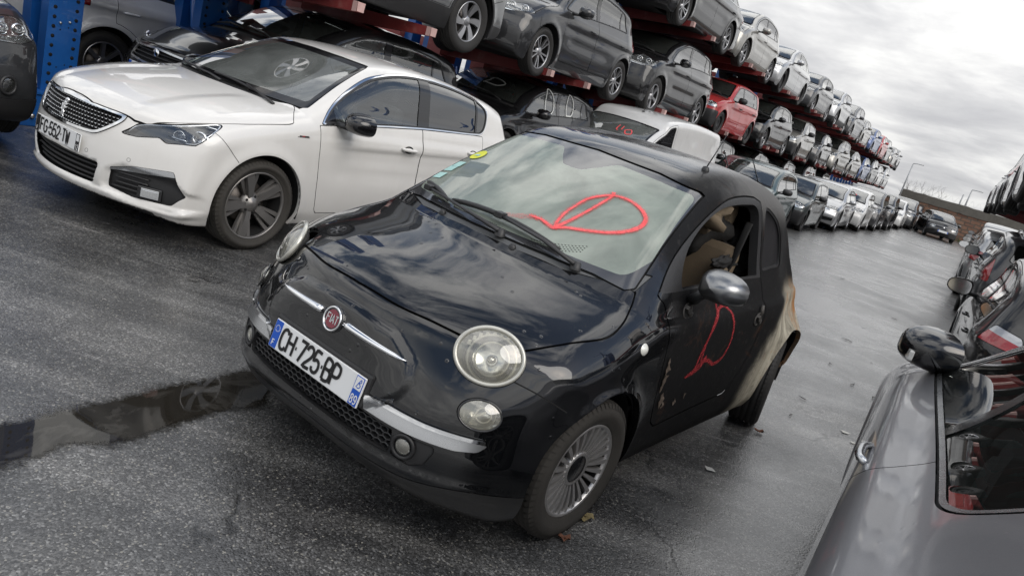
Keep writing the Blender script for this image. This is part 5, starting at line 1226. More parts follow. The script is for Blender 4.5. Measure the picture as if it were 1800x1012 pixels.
def yard_car(p, label, h=.034, detail=1, root=None):
    """builds one kind of car; copies of it are made afterwards"""
    name = p.get('name', 'parked_car'); root = root or empty(name); tag(root, label, p.get('cat', 'car'))
    pm = p['paint']; body = yard_body(p); K = Kit(root, body, h, .010); fo, wb, ro, H, W, gc, R = p['fo'], p['wb'], p['ro'], p['H'], p['W'], p['gc'], p['R']; e = -(wb+ro)
    xc, zc = p['cowl']; xh, zh_ = p['head']; zf = p['nose']; zb0, zb1 = p['belt']
    Ra = R+.055; WH = [(0, R, Ra, W-.035), (-wb, R, Ra, W-.035)]; K.arches(WH)
    def sw(V): r = np.abs(V[:, 1])/body.W; return V[:, 0]+body.sweep(V[:, 0])*r*r, V[:, 2]+body.crown(V[:, 0])*r*r
    belt = lambda x: zb0+(zb1-zb0)*sstep(-x, .2, wb)
    # windscreen
    pw_ = p.get('pillar', .085)
    def fws(V):
        xs, zs = sw(V); wy = body.w(V[:, 0], V[:, 2]); return smax(smax(xs-xc+.05, xh+.035-xs, .03), np.maximum(np.abs(V[:, 1])-(wy-pw_), zc-.02-zs), .05)
    ws = K.take(fws, .004, .012); b = clip(ws, lambda V: -fws(V)-.03); g = clip(ws, lambda V: fws(V)+.03); wo = K.one('windscreen', offset(g, -.003*np.ones(len(g.V))), MATS[p.get('screen', 'screen_glass')]); K.one('screen_border', offset(b, -.003*np.ones(len(b.V))), MATS['gloss_black'], wo)
    # rear screen
    r0, r1 = p['rearglass']
    def frw(V):
        wy = body.w(V[:, 0], V[:, 2]); return smax(smax(V[:, 0]-(r1[0] if p.get('saloon') else -wb+.30), smax(r0-V[:, 2], V[:, 2]-r1[1], .03), .03), np.abs(V[:, 1])-(wy-.12), .06)
    rw = K.take(frw, .004, .012); K.one('rear_window', offset(rw, -.003*np.ones(len(rw.V))), MATS['tint_glass'])
    # side glass
    xq, sl = p['cpillar']; m = p.get('rail', .075); sdf = body.sd
    if not p.get('van'):
        def fsg(V):
            xs, zs = sw(V); x, z = V[:, 0], V[:, 2]; top = sdf(xs, zs)+m; a = smax(top, belt(x)-z, .03); back = (xq-x)-sl*(z-zb1); back = back/math.hypot(1, sl)
            return np.maximum(smax(a, back, .05), .3-V[:, 1])
        sg = K.take(fsg, .003, .010); rub = clip(sg, lambda V: -fsg(V)-.014); inn = clip(sg, lambda V: fsg(V)+.014)
        K.pair('window_rubber', rub if 'chrome' in p.get('strip', '') else join(rub, walls(rub, .015)), MATS[p.get('strip', 'black_plastic')])
        B = p['bpillars']; 
        for (x0, x1, tilt) in B:
            pl, inn = split(inn, lambda V: np.maximum(V[:, 0]+tilt*(V[:, 2]-zb0)-x0, x1-V[:, 0]-tilt*(V[:, 2]-zb0))); K.pair('pillar_cover', offset(pl, -.001*np.ones(len(pl.V))), MATS['gloss_black'])
        cuts = sorted([(x0+x1)/2 for x0, x1, t in B], reverse=True); lo = [9]+cuts; hi = cuts+[-9]
        for i, (q1, q0) in enumerate(zip(lo, hi)):
            gl = clip(clip(inn, lambda V: V[:, 0]-q1), lambda V: q0-V[:, 0])
            if len(gl.T): K.pair('side_window', offset(gl, -.006*np.ones(len(gl.V))), MATS[p['glass'][min(i, len(p['glass'])-1)]])
    else:
        def fsg(V):
            xs, zs = sw(V); x, z = V[:, 0], V[:, 2]; a = smax(sdf(xs, zs)+m, belt(x)-z, .03); return np.maximum(smax(a, -1.16-x, .05), .3-V[:, 1])
        sg = K.take(fsg, .003, .010); rub = clip(sg, lambda V: -fsg(V)-.014); inn = clip(sg, lambda V: fsg(V)+.014); K.pair('window_rubber', rub, MATS['black_plastic']); K.pair('side_window', offset(inn, -.006*np.ones(len(inn.V))), MATS[p['glass'][0]])
    # lamps, grilles and intakes from front-view outlines
    HP = rounded(p['lamp'], .02); xl = p.get('lampx', fo-.55); lk = p.get('lampk', 0)
    hf = lambda V: np.maximum(poly_sd(HP, V[:, 1], V[:, 2]), xl+lk*(zf-V[:, 2])-V[:, 0]); hl = K.take(hf, .002, .008)
    lm = [MATS['lamp_bowl']] if not p.get('darklamp') else [MATS['gloss_black']]
    for sd in (1, -1):
        L = hl if sd > 0 else mirrored(hl)
        if not len(L.T): continue
        bw = offset(L, -.045*np.ones(len(L.V))); lamp = part('headlight', join(bw, walls(L, .045)), lm, root); part('lens', offset(L, -.001*np.ones(len(L.V))), MATS[p.get('lens', 'lamp_lens')], lamp)
        if detail:
            c = np.array([q for q in p['lamp']]).mean(0); mb = MB()
            for dy in ((-.07, .07) if abs(p['lamp'][0][0]-p['lamp'][len(p['lamp'])//2][0]) > .2 else (0,)):
                y = c[0]+dy; h_ = K.front(y, c[1])
                if h_[0] is None: continue
                q = h_[0]; cc = Vector((q.x-.022, sd*q.y, q.z)); fw = Vector((.93, sd*.35, .05)); rr = p.get('bulb', .048); ring(cc, fw, (0, 0, 1), rr, rr*.9, .006, mb, 0, 20, 5, .014); s_ = lens_dome(cc, fw, (0, 0, 1), rr*.6, rr*.55, .015, 14, 3); mb.add(s_.V, s_.T, 1, True)
            if mb.v: mb.build('lamp_optics', [MATS['chrome'], MATS['lamp_lens']], lamp)
    for q in p.get('grilles', []):
        G = half_poly(q['poly'], q.get('r', 0)) if q.get('half', True) else rounded(q['poly'], q.get('r', .02)); gf = poly_f(G, (1, 2)); gi = K.take(fmax(gf, lambda V: fo-.75-V[:, 0]), .0015, .004); dp = q.get('deep', .03)
        fr = q.get('frame')
        back = offset(gi, -dp*np.ones(len(gi.V))); fnb = join(back, walls(gi, dp)); nm = q.get('name', 'grille'); fn = K.one(nm, fnb, MATS[q.get('mat', 'gap')])
        if fr: ed = clip(gi, lambda V: -gf(V)-q.get('fw', .018)); K.one('grille_frame', thick(ed, .006, .01), MATS[fr], fn)
        if q.get('bars'):
            mb = MB(); zs = [z for z in np.array(q['poly'])[:, 1]]; z0, z1 = min(zs), max(zs)
            for k in range(q['bars']):
                z = z0+(z1-z0)*(k+.5)/q['bars']; pts = []
                for y in np.linspace(-W, W, 61):
                    if poly_sd(G, np.array([abs(y)]), np.array([z]))[0] < -.004:
                        t = K.front(y, z)[0]
                        if t is not None: pts.append(t-Vector((dp*.45, 0, 0)))
                    elif len(pts) > 2: mb.tube(pts, q.get('bt', .007), 5, 0); pts = []
                    else: pts = []
                if len(pts) > 2: mb.tube(pts, q.get('bt', .007), 5, 0)
            if mb.v: mb.build('grille_bars', [MATS[q.get('barmat', 'black_plastic')]], fn)
    # bonnet, doors, tail lamps
    def fhd(V):
        xs, zs = sw(V); wy = body.w(V[:, 0], V[:, 2]); return np.maximum.reduce([xs-(fo-.10), xc+.01-xs, np.abs(V[:, 1])-(wy-p.get('hoodin', .05)), zf-.06-V[:, 2]])
    hd = K.take(fhd, .0028, .014); K.one('bonnet', hd, MATS[p.get('hoodpaint', pm.name)] if False else pm)
    def fcw(V):
        xs, zs = sw(V); wy = body.w(V[:, 0], V[:, 2]); return np.maximum.reduce([xs-xc-.005, xc-.16-xs, np.abs(V[:, 1])-(wy-.10), zc-.12-V[:, 2]])
    cw = K.take(fcw, .001, .004); K.one('cowl_grille', offset(cw, -.012*np.ones(len(cw.V))), MATS['black_plastic'])
    if p.get('clad'):   # dark plastic round the arches and along the sills
        def fcl(V):
            r = np.minimum(np.hypot(V[:, 0], V[:, 2]-R), np.hypot(V[:, 0]+wb, V[:, 2]-R))-(Ra+p['clad']); return np.maximum(np.minimum(r, V[:, 2]-gc-.17), .45*W-V[:, 1])
        cl = K.take(fcl, .001, .003); K.pair('sill_cladding', thick(cl, .006, .01), MATS['grey_plastic' if p.get('greyclad') else 'black_plastic'])
    xb = p['doorsplit']; xd = p.get('doorfront', -.42); dh = p.get('handle_z', zb0-.12)
    def top(V): xs, zs = sw(V); return sdf(xs, zs)+.045
    dbot = gc+(.18 if p.get('clad') else .10)
    def fd1(V): return np.maximum.reduce([V[:, 0]-(xd-.06*sstep(-V[:, 2], -.7, -.35)), xb-V[:, 0], dbot-V[:, 2], smin(top(V), V[:, 2]-belt(V[:, 0])+.015, .02) if p.get('van') else np.where(V[:, 2] > belt(V[:, 0])-.02, top(V), -1), .4-V[:, 1]])
    hm = {'paint': pm, 'black': MATS['black_plastic'], 'chrome': MATS['satin_chrome']}[p.get('handle', 'paint')]
    def dcut(f, hx):
        d = K.take(f, .0026, .012); D = K.pair('door', d, pm)
        for sd, o in zip((1, -1), D):
            q, n = K.on(hx, dh)
            if q is None: continue
            mb = MB(); mb.tube([(q.x+t*.18, sd*(q.y+.004+.022*(1-(2*t)**4)), q.z) for t in np.linspace(-.5, .5, 7)], [.010, .013, .014, .014, .014, .013, .010], 6); mb.build('handle', [hm], o)
        return D
    doors = dcut(fd1, xb+.17)
    if p.get('doors', 5) > 3:
        def fd2(V): return np.maximum.reduce([V[:, 0]-xb+.004, (-wb+.05)-V[:, 0], (Ra+.05)-np.hypot(V[:, 0]+wb, V[:, 2]-R), dbot-V[:, 2], np.where(V[:, 2] > belt(V[:, 0])-.02, np.maximum(top(V), (-wb+.12)-V[:, 0]), -1), .4-V[:, 1]])
        dcut(fd2, -wb+.20)
    TP = rounded(p['tailp'], .025); tl = K.take(lambda V: np.maximum(poly_sd(TP, V[:, 1], V[:, 2]), V[:, 0]-(e+p.get('taild', .38))), .002, .008)
    if p.get('tailsplit'):
        up_, tl = split(tl, lambda V: p['tailsplit']+.16*(V[:, 1]-.75)-V[:, 2]); TL = K.pair('tail_light', offset(tl, -.001*np.ones(len(tl.V))), MATS['red_lamp']); K.pair('reversing_lamp', offset(up_, -.001*np.ones(len(up_.V))), MATS['white_lamp'], TL)
    else: TL = K.pair('tail_light', offset(tl, -.001*np.ones(len(tl.V))), MATS['red_lamp'])
    if p.get('bumperz'):   # unpainted bumpers of older cars
        zbm = p['bumperz']; bm = K.cut(lambda V: np.maximum.reduce([V[:, 2]-zbm, np.minimum(.36-V[:, 0]-0*V[:, 2], V[:, 0]+wb+.36)])); K.one('bumper', thick(bm, .010, .03), MATS[p.get('bumpermat', 'black_plastic')])
    else:                  # bumper joints
        T = K.tree()
        for s in (1, -1):
            mb = MB(); a0 = K.on(Ra*.72, zf-.06); a1 = K.on(Ra*.70+.02, R+Ra*.70)
            if a0[0] is not None and a1[0] is not None: stroke_on(T, [(a0[0].x, s*a0[0].y, a0[0].z), (a1[0].x, s*a1[0].y, a1[0].z)], .006, .001, mb, 0, 6)
            b0 = K.on(-wb-Ra*.72, R+Ra*.68); b1 = K.on(e+.30, .70)
            if b0[0] is not None and b1[0] is not None: stroke_on(T, [(b0[0].x, s*b0[0].y, b0[0].z), (b1[0].x, s*b1[0].y, b1[0].z)], .006, .001, mb, 0, 6)
            if mb.v: mb.build('bumper_joint', [MATS['gap']], root)
    if p.get('molding'):
        mz = p['molding']; ml = K.cut(lambda V: np.maximum.reduce([np.abs(V[:, 2]-mz)-.03, V[:, 0]+.48, -wb+.42-V[:, 0], .4-V[:, 1]])); K.pair('side_moulding', thick(ml, .010, .012), MATS['black_plastic'])
    K.close(pm, WH, liner=True)
    mz = p.get('mirz', zb0+.045); mx = p.get('mirx', -.62)
    q, n = K.on(mx+.06, zb0-.02)
    for s in (() if p.get('nomirror') else (1, -1)): wing_mirror(K, (mx, q.y+.145, mz), (mx+.05, q.y-.02, zb0-.01), (.16, .22, .155), pm if p.get('mirpaint', True) else MATS['black_plastic'], s, fold=-.12)
    K.p = p
    if p.get('rails'):
        for s in (1, -1):
            mb = MB(); P = []
            for t in np.linspace(0, 1, 9):
                x = xh-.25+(p['roofend'][0]+.25-xh+.25)*t; h_ = K.top(x, W-.34)[0]; P.append(Vector((x, s*(W-.34), h_.z+.035*(1-abs(2*t-1)**6))))
            mb.tube(P, .014, 6); mb.build('roof_rail', [MATS[p['rails']]], root)
    if p.get('plate', True):
        c = K.front(0, p.get('platez', .45))[0]; plate_at(K, (c.x+.012, 0, p.get('platez', .45)), 0, -.08, None, root)
    if p.get('badge', True):
        c = K.front(0, p.get('badgez', zf-.12)); mb = MB(); mb.lathe([(0, .012), (.035, .010), (.042, .0)], 20, 0, 'X', Matrix.Translation(c[0])); mb.build('badge', [MATS['chrome']], root)
    T = K.tree()
    def lift(q, d): h_ = T.find_nearest(Vector(q)); return h_[0]+Vector((.5, 0, .86))*d
    mb = MB()
    for (y0, y1) in ((.50, -.02), (-.02, -.55)):
        xa = xc-.09; mb.tube([lift((xa+.0, y0*W/.85, zc), .02), lift((xa-.04, (y0+y1)/2*W/.85, zc+.03), .024), lift((xa-.05, y1*W/.85, zc+.04), .018)], .009, 5)
    mb.build('wiper', [MATS['black_plastic']], root)
    if p.get('cabin', True): cabin(root, xc-.12, xb+.22, gc+.12, W-.20, 2 if p.get('doors', 5) > 3 and not p.get('van') else 1, p.get('seatmat', 'seat_fabric'), 1, zb0+.03)
    tw = p.get('tw', .205); rim = p.get('rim', R*.70)
    for x in (0, -wb):
        for s in (1, -1): wheel(root, (x, s*(W-.015-tw/2-.012), R), R, tw, rim, p['wheel'], [MATS[k] for k in p.get('wmats', ('alloy', 'brake', 'gap', 'gloss_black'))], s, spin=.3)
    root['wheel_out'] = W
    return root, K

KINDS = {}
KINDS['hatch'] = dict(fo=.84, wb=2.54, ro=.60, H=1.46, gc=.19, W=.87, R=.312, cowl=(-.06, 1.00), head=(-.86, 1.385), nose=.77, roofend=(-2.72, 1.33), tail=[(-2.80, 1.28), (-2.93, 1.06), (-3.02, .93), (-3.10, .76)], belt=(.93, 1.03), rearglass=(1.03, (-2.3, 1.27)), cpillar=(-2.52, -.55),
    bpillars=[(-1.36, -1.47, .06), (-2.20, -2.23, .10)], glass=['clear_glass', 'clear_glass', 'tint_glass'], lamp=[(.40, .66), (.44, .745), (.60, .80), (.84, .83), (.84, .72), (.60, .665)], lampx=.36, grilles=[dict(poly=[(0, .53), (.40, .55), (.44, .60), (.40, .68), (0, .70)], frame='satin_chrome', bars=5), dict(poly=[(0, .27), (.40, .27), (.46, .36), (.42, .41), (0, .42)], name='lower_intake', bars=3)],
    doorsplit=-1.42, tailp=[(.48, .80), (.50, .92), (.66, 1.0), (.90, 1.0), (.90, .82), (.68, .78)], wheel='five_double', handle='paint', platez=.47)
KINDS['suv'] = dict(fo=.84, wb=2.63, ro=.84, H=1.60, gc=.23, W=.90, R=.345, cowl=(-.10, 1.12), head=(-.98, 1.52), nose=.90, roofend=(-3.02, 1.48), tail=[(-3.12, 1.43), (-3.30, 1.15), (-3.38, 1.02), (-3.45, .85)], belt=(1.05, 1.16), rearglass=(1.17, (-2.6, 1.42)), cpillar=(-2.86, -.6),
    bpillars=[(-1.45, -1.57, .06), (-2.42, -2.46, .12)], glass=['clear_glass', 'clear_glass', 'tint_glass'], lamp=[(.42, .80), (.45, .90), (.62, .95), (.88, .96), (.88, .84), (.70, .79)], lampx=.30, grilles=[dict(poly=[(0, .73), (.36, .74), (.40, .80), (.36, .85), (0, .86)], frame='chrome', bars=4), dict(poly=[(0, .36), (.42, .36), (.48, .50), (.40, .56), (0, .57)], name='lower_intake', bars=3)],
    doorsplit=-1.51, tailp=[(.60, .92), (.62, 1.02), (.72, 1.06), (.95, 1.06), (.95, .92)], wheel='five_plain', clad=.045, platez=.62, rim=.225, badgez=.79, tw=.22)
KINDS['boxy'] = dict(fo=.70, wb=2.42, ro=.58, H=1.38, gc=.19, W=.80, R=.285, cowl=(-.22, .93), head=(-.82, 1.315), nose=.74, roofend=(-2.62, 1.31), tail=[(-2.70, 1.27), (-2.86, 1.02), (-2.93, .90), (-2.97, .76)], belt=(.89, .92), rearglass=(.95, (-2.2, 1.24)), cpillar=(-2.50, -.35), square=1, tumble=.30, sweep=.13, fillet=.075, flare=.010, crease=.006,
    bpillars=[(-1.22, -1.31, .02), (-2.12, -2.15, .05)], glass=['clear_glass'], lamp=[(.40, .60), (.40, .71), (.55, .72), (.80, .72), (.80, .60)], lampx=.48, grilles=[dict(poly=[(0, .60), (.37, .60), (.37, .70), (0, .705)], bars=4), dict(poly=[(0, .24), (.40, .24), (.44, .32), (0, .33)], name='lower_intake', bars=2)],
    doorsplit=-1.27, tailp=[(.55, .70), (.55, .86), (.82, .86), (.82, .70)], wheel='plain', wmats=('steel_rim', 'brake', 'gap', 'gap'), bumperz=.53, molding=.56, handle='black', mirpaint=False, platez=.42, rim=.185, tw=.165, pillar=.07, rail=.06)
KINDS['saloon'] = dict(fo=.92, wb=2.80, ro=1.02, H=1.45, gc=.18, W=.91, R=.325, cowl=(-.24, .99), head=(-1.10, 1.375), nose=.74, roofend=(-2.70, 1.335), tail=[(-3.05, 1.19), (-3.32, 1.055), (-3.42, 1.03), (-3.70, 1.00), (-3.76, .95), (-3.80, .78)], belt=(.93, .99), rearglass=(1.06, (-2.62, 1.33)), cpillar=(-2.98, -1.1), saloon=True,
    bpillars=[(-1.52, -1.62, .05), (-2.50, -2.53, .12)], glass=['clear_glass'], lamp=[(.46, .62), (.47, .70), (.62, .745), (.88, .75), (.88, .65), (.70, .61)], lampx=.42, grilles=[dict(poly=[(0, .40), (.28, .40), (.33, .56), (.33, .70), (0, .72)], frame='chrome', bars=7), dict(poly=[(.42, .30), (.45, .40), (.80, .41), (.80, .32), (.60, .29)], half=False, name='side_vent', bars=2)],
    doorsplit=-1.57, tailp=[(.42, .78), (.42, .92), (.90, .94), (.90, .78)], wheel='five_double', strip='chrome', platez=.40, rim=.225, tw=.225, badgez=.66)
KINDS['estate'] = dict(KINDS['saloon'], H=1.48, roofend=(-3.25, 1.39), tail=[(-3.36, 1.34), (-3.58, 1.08), (-3.68, .95), (-3.78, .78)], rearglass=(1.06, (-2.9, 1.33)), cpillar=(-3.28, -.55), saloon=False, bpillars=[(-1.52, -1.62, .05), (-2.56, -2.66, .10)], rails='satin_chrome', tailp=[(.55, .80), (.57, .98), (.92, .98), (.92, .80)])
KINDS['mpv'] = dict(KINDS['suv'], fo=.86, wb=2.72, ro=.72, H=1.62, gc=.19, R=.318, cowl=(.10, 1.06), head=(-.98, 1.53), nose=.82, belt=(.99, 1.08), clad=0, wheel='seven', lamp=[(.42, .70), (.46, .80), (.64, .90), (.88, .93), (.88, .78), (.66, .70)], doorsplit=-1.48, doorfront=-.36, handle_z=.86, grilles=[dict(poly=[(0, .62), (.34, .63), (.38, .68), (.32, .73), (0, .74)], frame='satin_chrome', bars=3), dict(poly=[(0, .28), (.44, .28), (.50, .40), (.42, .46), (0, .47)], name='lower_intake', bars=3)], platez=.50, rim=.215, badgez=.70,
    roofend=(-3.02, 1.50), tail=[(-3.12, 1.45), (-3.28, 1.15), (-3.36, 1.0), (-3.42, .82)], tailp=[(.62, .85), (.64, 1.25), (.92, 1.2), (.92, .85)], cpillar=(-2.86, -.5), taild=.5)
KINDS['micro'] = dict(KINDS['boxy'], fo=.60, wb=2.35, ro=.48, H=1.42, W=.80, R=.277, cowl=(.02, .96), head=(-.80, 1.36), nose=.74, roofend=(-2.38, 1.34), tail=[(-2.50, 1.27), (-2.66, 1.02), (-2.73, .90), (-2.78, .76)], square=0, fillet=.10, sweep=.22, doors=3, doorsplit=-1.50, bpillars=[(-1.46, -1.56, .04)], cpillar=(-2.36, -.4), molding=0, bumperz=0, lamp=[(.40, .60), (.42, .70), (.52, .735), (.64, .70), (.66, .62), (.52, .58)], lampx=.30, grilles=[dict(poly=[(0, .27), (.34, .27), (.38, .34), (0, .345)], name='lower_intake', bars=2)], mirpaint=True, wheel='seven', wmats=('alloy', 'brake', 'gap', 'gloss_black'), rearglass=(.98, (-2.0, 1.30)), platez=.46, badgez=.66)
KINDS['van'] = dict(fo=.86, wb=2.70, ro=.80, H=1.80, gc=.20, W=.89, R=.315, cowl=(.02, 1.08), head=(-.72, 1.56), nose=.86, roofend=(-3.28, 1.73), tail=[(-3.36, 1.66), (-3.42, 1.30), (-3.46, 1.0), (-3.49, .8)], belt=(1.04, 1.06), rearglass=(1.15, (-2.9, 1.60)), cpillar=(-1.2, 0), van=True, tumble=.10, fillet=.10, sweep=.20, bpillars=[], glass=['clear_glass'], lamp=[(.44, .74), (.46, .86), (.62, .96), (.86, .99), (.86, .82), (.66, .73)], lampx=.32,
    grilles=[dict(poly=[(0, .60), (.40, .60), (.44, .68), (0, .69)], bars=3), dict(poly=[(0, .30), (.44, .30), (.48, .42), (0, .43)], name='lower_intake', bars=3)], doorsplit=-1.22, doorfront=-.30, doors=3, tailp=[(.70, .85), (.70, 1.25), (.90, 1.25), (.90, .85)], wheel='plain', wmats=('steel_rim', 'brake', 'gap', 'gap'), handle='black', mirpaint=False, name='parked_van', cat='van', screen='sky_film_screen', bumperz=.50, platez=.52, mirx=-.50, taild=.25)

# ---------------------------------------------------------------- ground, puddle, wall, poles
def build_ground():
    t = NT('wet_asphalt'); v = t.coord(src='Object'); rot = t.coord(rot=(0, 0, AZ))
    big = t.noise(v, .35, 6, .6, .4); mid = t.noise(t.coord(loc=(5, 2, 0)), 1.6, 7, .62, .3); fine = t.noise(v, 45, 4, .7)
    streak = t.noise(t.coord(scale=(.22, 2.4, 1), rot=(0, 0, AZ)), 1.5, 7, .6, .35); streak2 = t.noise(t.coord(scale=(.5, 5.0, 1), rot=(0, 0, AZ), loc=(2, 7, 0)), 1.8, 6, .6, .3)
    vo = t.n('ShaderNodeTexVoronoi'); vo.inputs['Scale'].default_value = 155; t.l(v, vo.inputs['Vector']); sc = t.n('ShaderNodeSeparateColor'); t.l(vo.outputs['Color'], sc.inputs[0])
    v2 = t.n('ShaderNodeTexVoronoi'); v2.inputs['Scale'].default_value = 62; t.l(v, v2.inputs['Vector']); s2 = t.n('ShaderNodeSeparateColor'); t.l(v2.outputs['Color'], s2.inputs[0])
    wet = t.ramp(t.math('ADD', t.math('MULTIPLY', big, .55), t.math('MULTIPLY', mid, .45)), [(.40, 0), (.58, 1)])
    stone = t.ramp(sc.outputs[0], [(0, .40), (.57, .84), (.9, 1.45), (1, 2.6)]); 
    base = t.mix(wet, (.094, .094, .092), (.036, .036, .037)); sheen_streaks = t.ramp(streak, [(.46, 0), (.74, .85)]); base = t.mix(sheen_streaks, base, (.21, .205, .195))  # pale streaks in the colour stand in for sky sheen on wet ground
    base = t.mix(t.math('MULTIPLY', t.ramp(streak2, [(.60, 0), (.70, 1)]), .5), base, (.32, .31, .30))  # finer streaks of the same painted sheen
    stain = t.math('MULTIPLY', t.ramp(t.noise(t.coord(loc=(9, 3, 0)), .8, 7, .65, .8), [(.56, 0), (.66, .75)]), 1.0); base = t.mix(stain, base, (.036, .035, .035))
    track = t.ramp(t.noise(t.coord(scale=(2.6, .10, 1), rot=(0, 0, AZ), loc=(1, 4, 0)), 1.2, 4, .6, .2), [(.52, 0), (.62, .35)]); base = t.mix(track, base, (.05, .049, .048))
    col = t.mix(1.0, base, stone, blend='MULTIPLY')
    white = t.math('MULTIPLY', t.math('GREATER_THAN', s2.outputs[0], .955), t.ramp(v2.outputs['Distance'], [(.14, 1), (.30, 0)])); w3 = t.math('MULTIPLY', t.math('GREATER_THAN', sc.outputs[1], .975), .7)
    col = t.mix(t.math('MAXIMUM', white, w3), col, (.30, .285, .25))
    cr = t.n('ShaderNodeTexVoronoi', feature='DISTANCE_TO_EDGE'); cr.inputs['Scale'].default_value = .55; wv = t.n('ShaderNodeVectorMath', operation='ADD'); t.l(v, wv.inputs[0]); nn = t.n('ShaderNodeTexNoise'); nn.inputs['Scale'].default_value = 2.2; nn.inputs['Detail'].default_value = 6; t.l(v, nn.inputs['Vector']); t.l(nn.outputs['Color'], wv.inputs[1]); t.l(wv.outputs[0], cr.inputs['Vector'])
    crack = t.math('MULTIPLY', t.ramp(cr.outputs['Distance'], [(.004, 1), (.010, 0)]), t.ramp(mid, [(.52, 0), (.6, .8)])); col = t.mix(crack, col, (.010, .010, .010))
    rough = t.math('ADD', t.math('MULTIPLY_ADD', wet, -.14, .30), t.math('MULTIPLY', fine, .14)); rough = t.math('ADD', rough, t.math('MULTIPLY', sheen_streaks, .06))
    h = t.math('ADD', t.math('MULTIPLY', vo.outputs['Distance'], -1.0), t.math('ADD', t.math('MULTIPLY', fine, .5), t.math('ADD', t.math('MULTIPLY', v2.outputs['Distance'], -.5), t.math('MULTIPLY', crack, -1.5))))
    t.set(col=col, rough=rough, normal=t.bump(h, t.math('MULTIPLY_ADD', wet, -.10, .42), .0042), spec=.6, coat=t.math('MULTIPLY_ADD', wet, .50, .28), coatr=t.math('MULTIPLY_ADD', fine, .18, .14), coatn=t.bump(h, .10, .0040)); MATS['wet_asphalt'] = t.m
    mb = MB(); mb.add([(-400, -60, 0), (400, -60, 0), (400, 900, 0), (-400, 900, 0)], [(0, 1, 2, 3)]); g = mb.build('ground', [t.m], fix=False); tag(g, kind='structure')
    # standing water along a sunken seam
    t = NT('puddle_water'); v = t.coord(); n = t.noise(v, 2.2, 5, .6, 1.6)
    sheen = t.ramp(n, [(.50, 0), (.56, .55), (.60, .15), (.66, .5), (.72, 0)])
    t.set(col=t.mix(sheen, (.018, .016, .013), (.060, .056, .050)), rough=.02, ior=1.33, spec=.45, normal=t.bump(t.noise(v, 6, 2, .5), .02, .01)); MATS['puddle_water'] = t.m
    P = [(-2.2, 1.30), (-1.95, 1.62), (-1.579, 2.061), (-1.557, 2.183), (-1.526, 2.218), (-1.494, 2.291), (-1.445, 2.394), (-1.372, 2.519), (-1.313, 2.641), (-1.285, 2.709), (-1.214, 2.832), (-1.134, 2.966), (-1.067, 3.096), (-.95, 3.14), (-.915, 2.956), (-.896, 2.837), (-1.006, 2.696), (-1.077, 2.57), (-1.13, 2.436), (-1.171, 2.345), (-1.218, 2.275), (-1.3, 2.224), (-1.338, 2.178), (-1.353, 2.098), (-1.393, 2.043), (-1.407, 1.992), (-1.422, 1.873), (-1.6, 1.5), (-1.9, 1.15)]
    Q = spline(P, True, 10); g = random.Random(5); m = len(Q); c = Q.mean(0)
    nr = np.roll(Q, -1, 0)-np.roll(Q, 1, 0); nr = np.stack([nr[:, 1], -nr[:, 0]], 1)/np.linalg.norm(nr, axis=1)[:, None]; area = .5*np.sum(Q[:, 0]*np.roll(Q[:, 1], -1)-np.roll(Q[:, 0], -1)*Q[:, 1]); nr = nr if area > 0 else -nr
    ax = np.array([c+(Q[i]-c)*0 for i in range(m)]); mb = MB(); rows = [Q+nr*d for d in (.15, .075, .025, 0, -.022)]; V = [(x, y, .004) for R_ in rows for x, y in R_]
    F = [(k*m+i, k*m+(i+1) % m, (k+1)*m+(i+1) % m, (k+1)*m+i) for k in range(4) for i in range(m)]; F.append(tuple(4*m+i for i in range(m))); mb.add(V, F, 0)
    w_ = mb.build('puddle', [t.m], fix=False); at = w_.data.attributes.new('depth', 'FLOAT', 'POINT'); at.data.foreach_set('value', [d for d in (0, .22, .42, .66, 1.15) for _ in range(m)])
    an = t.n('ShaderNodeAttribute'); an.attribute_name = 'depth'; ed = t.math('ADD', an.outputs['Fac'], t.math('ADD', t.math('MULTIPLY_ADD', t.noise(v, 26, 5, .7), 1.0, -.5), t.math('MULTIPLY_ADD', t.noise(v, 150, 2, .6), .8, -.4)))
    t.set(alpha=t.ramp(ed, [(.34, 0), (.80, 1)])); tag(w_, kind='structure')
    g = random.Random(9); simple('wet_stone', (.16, .15, .13), .3, var=.6)
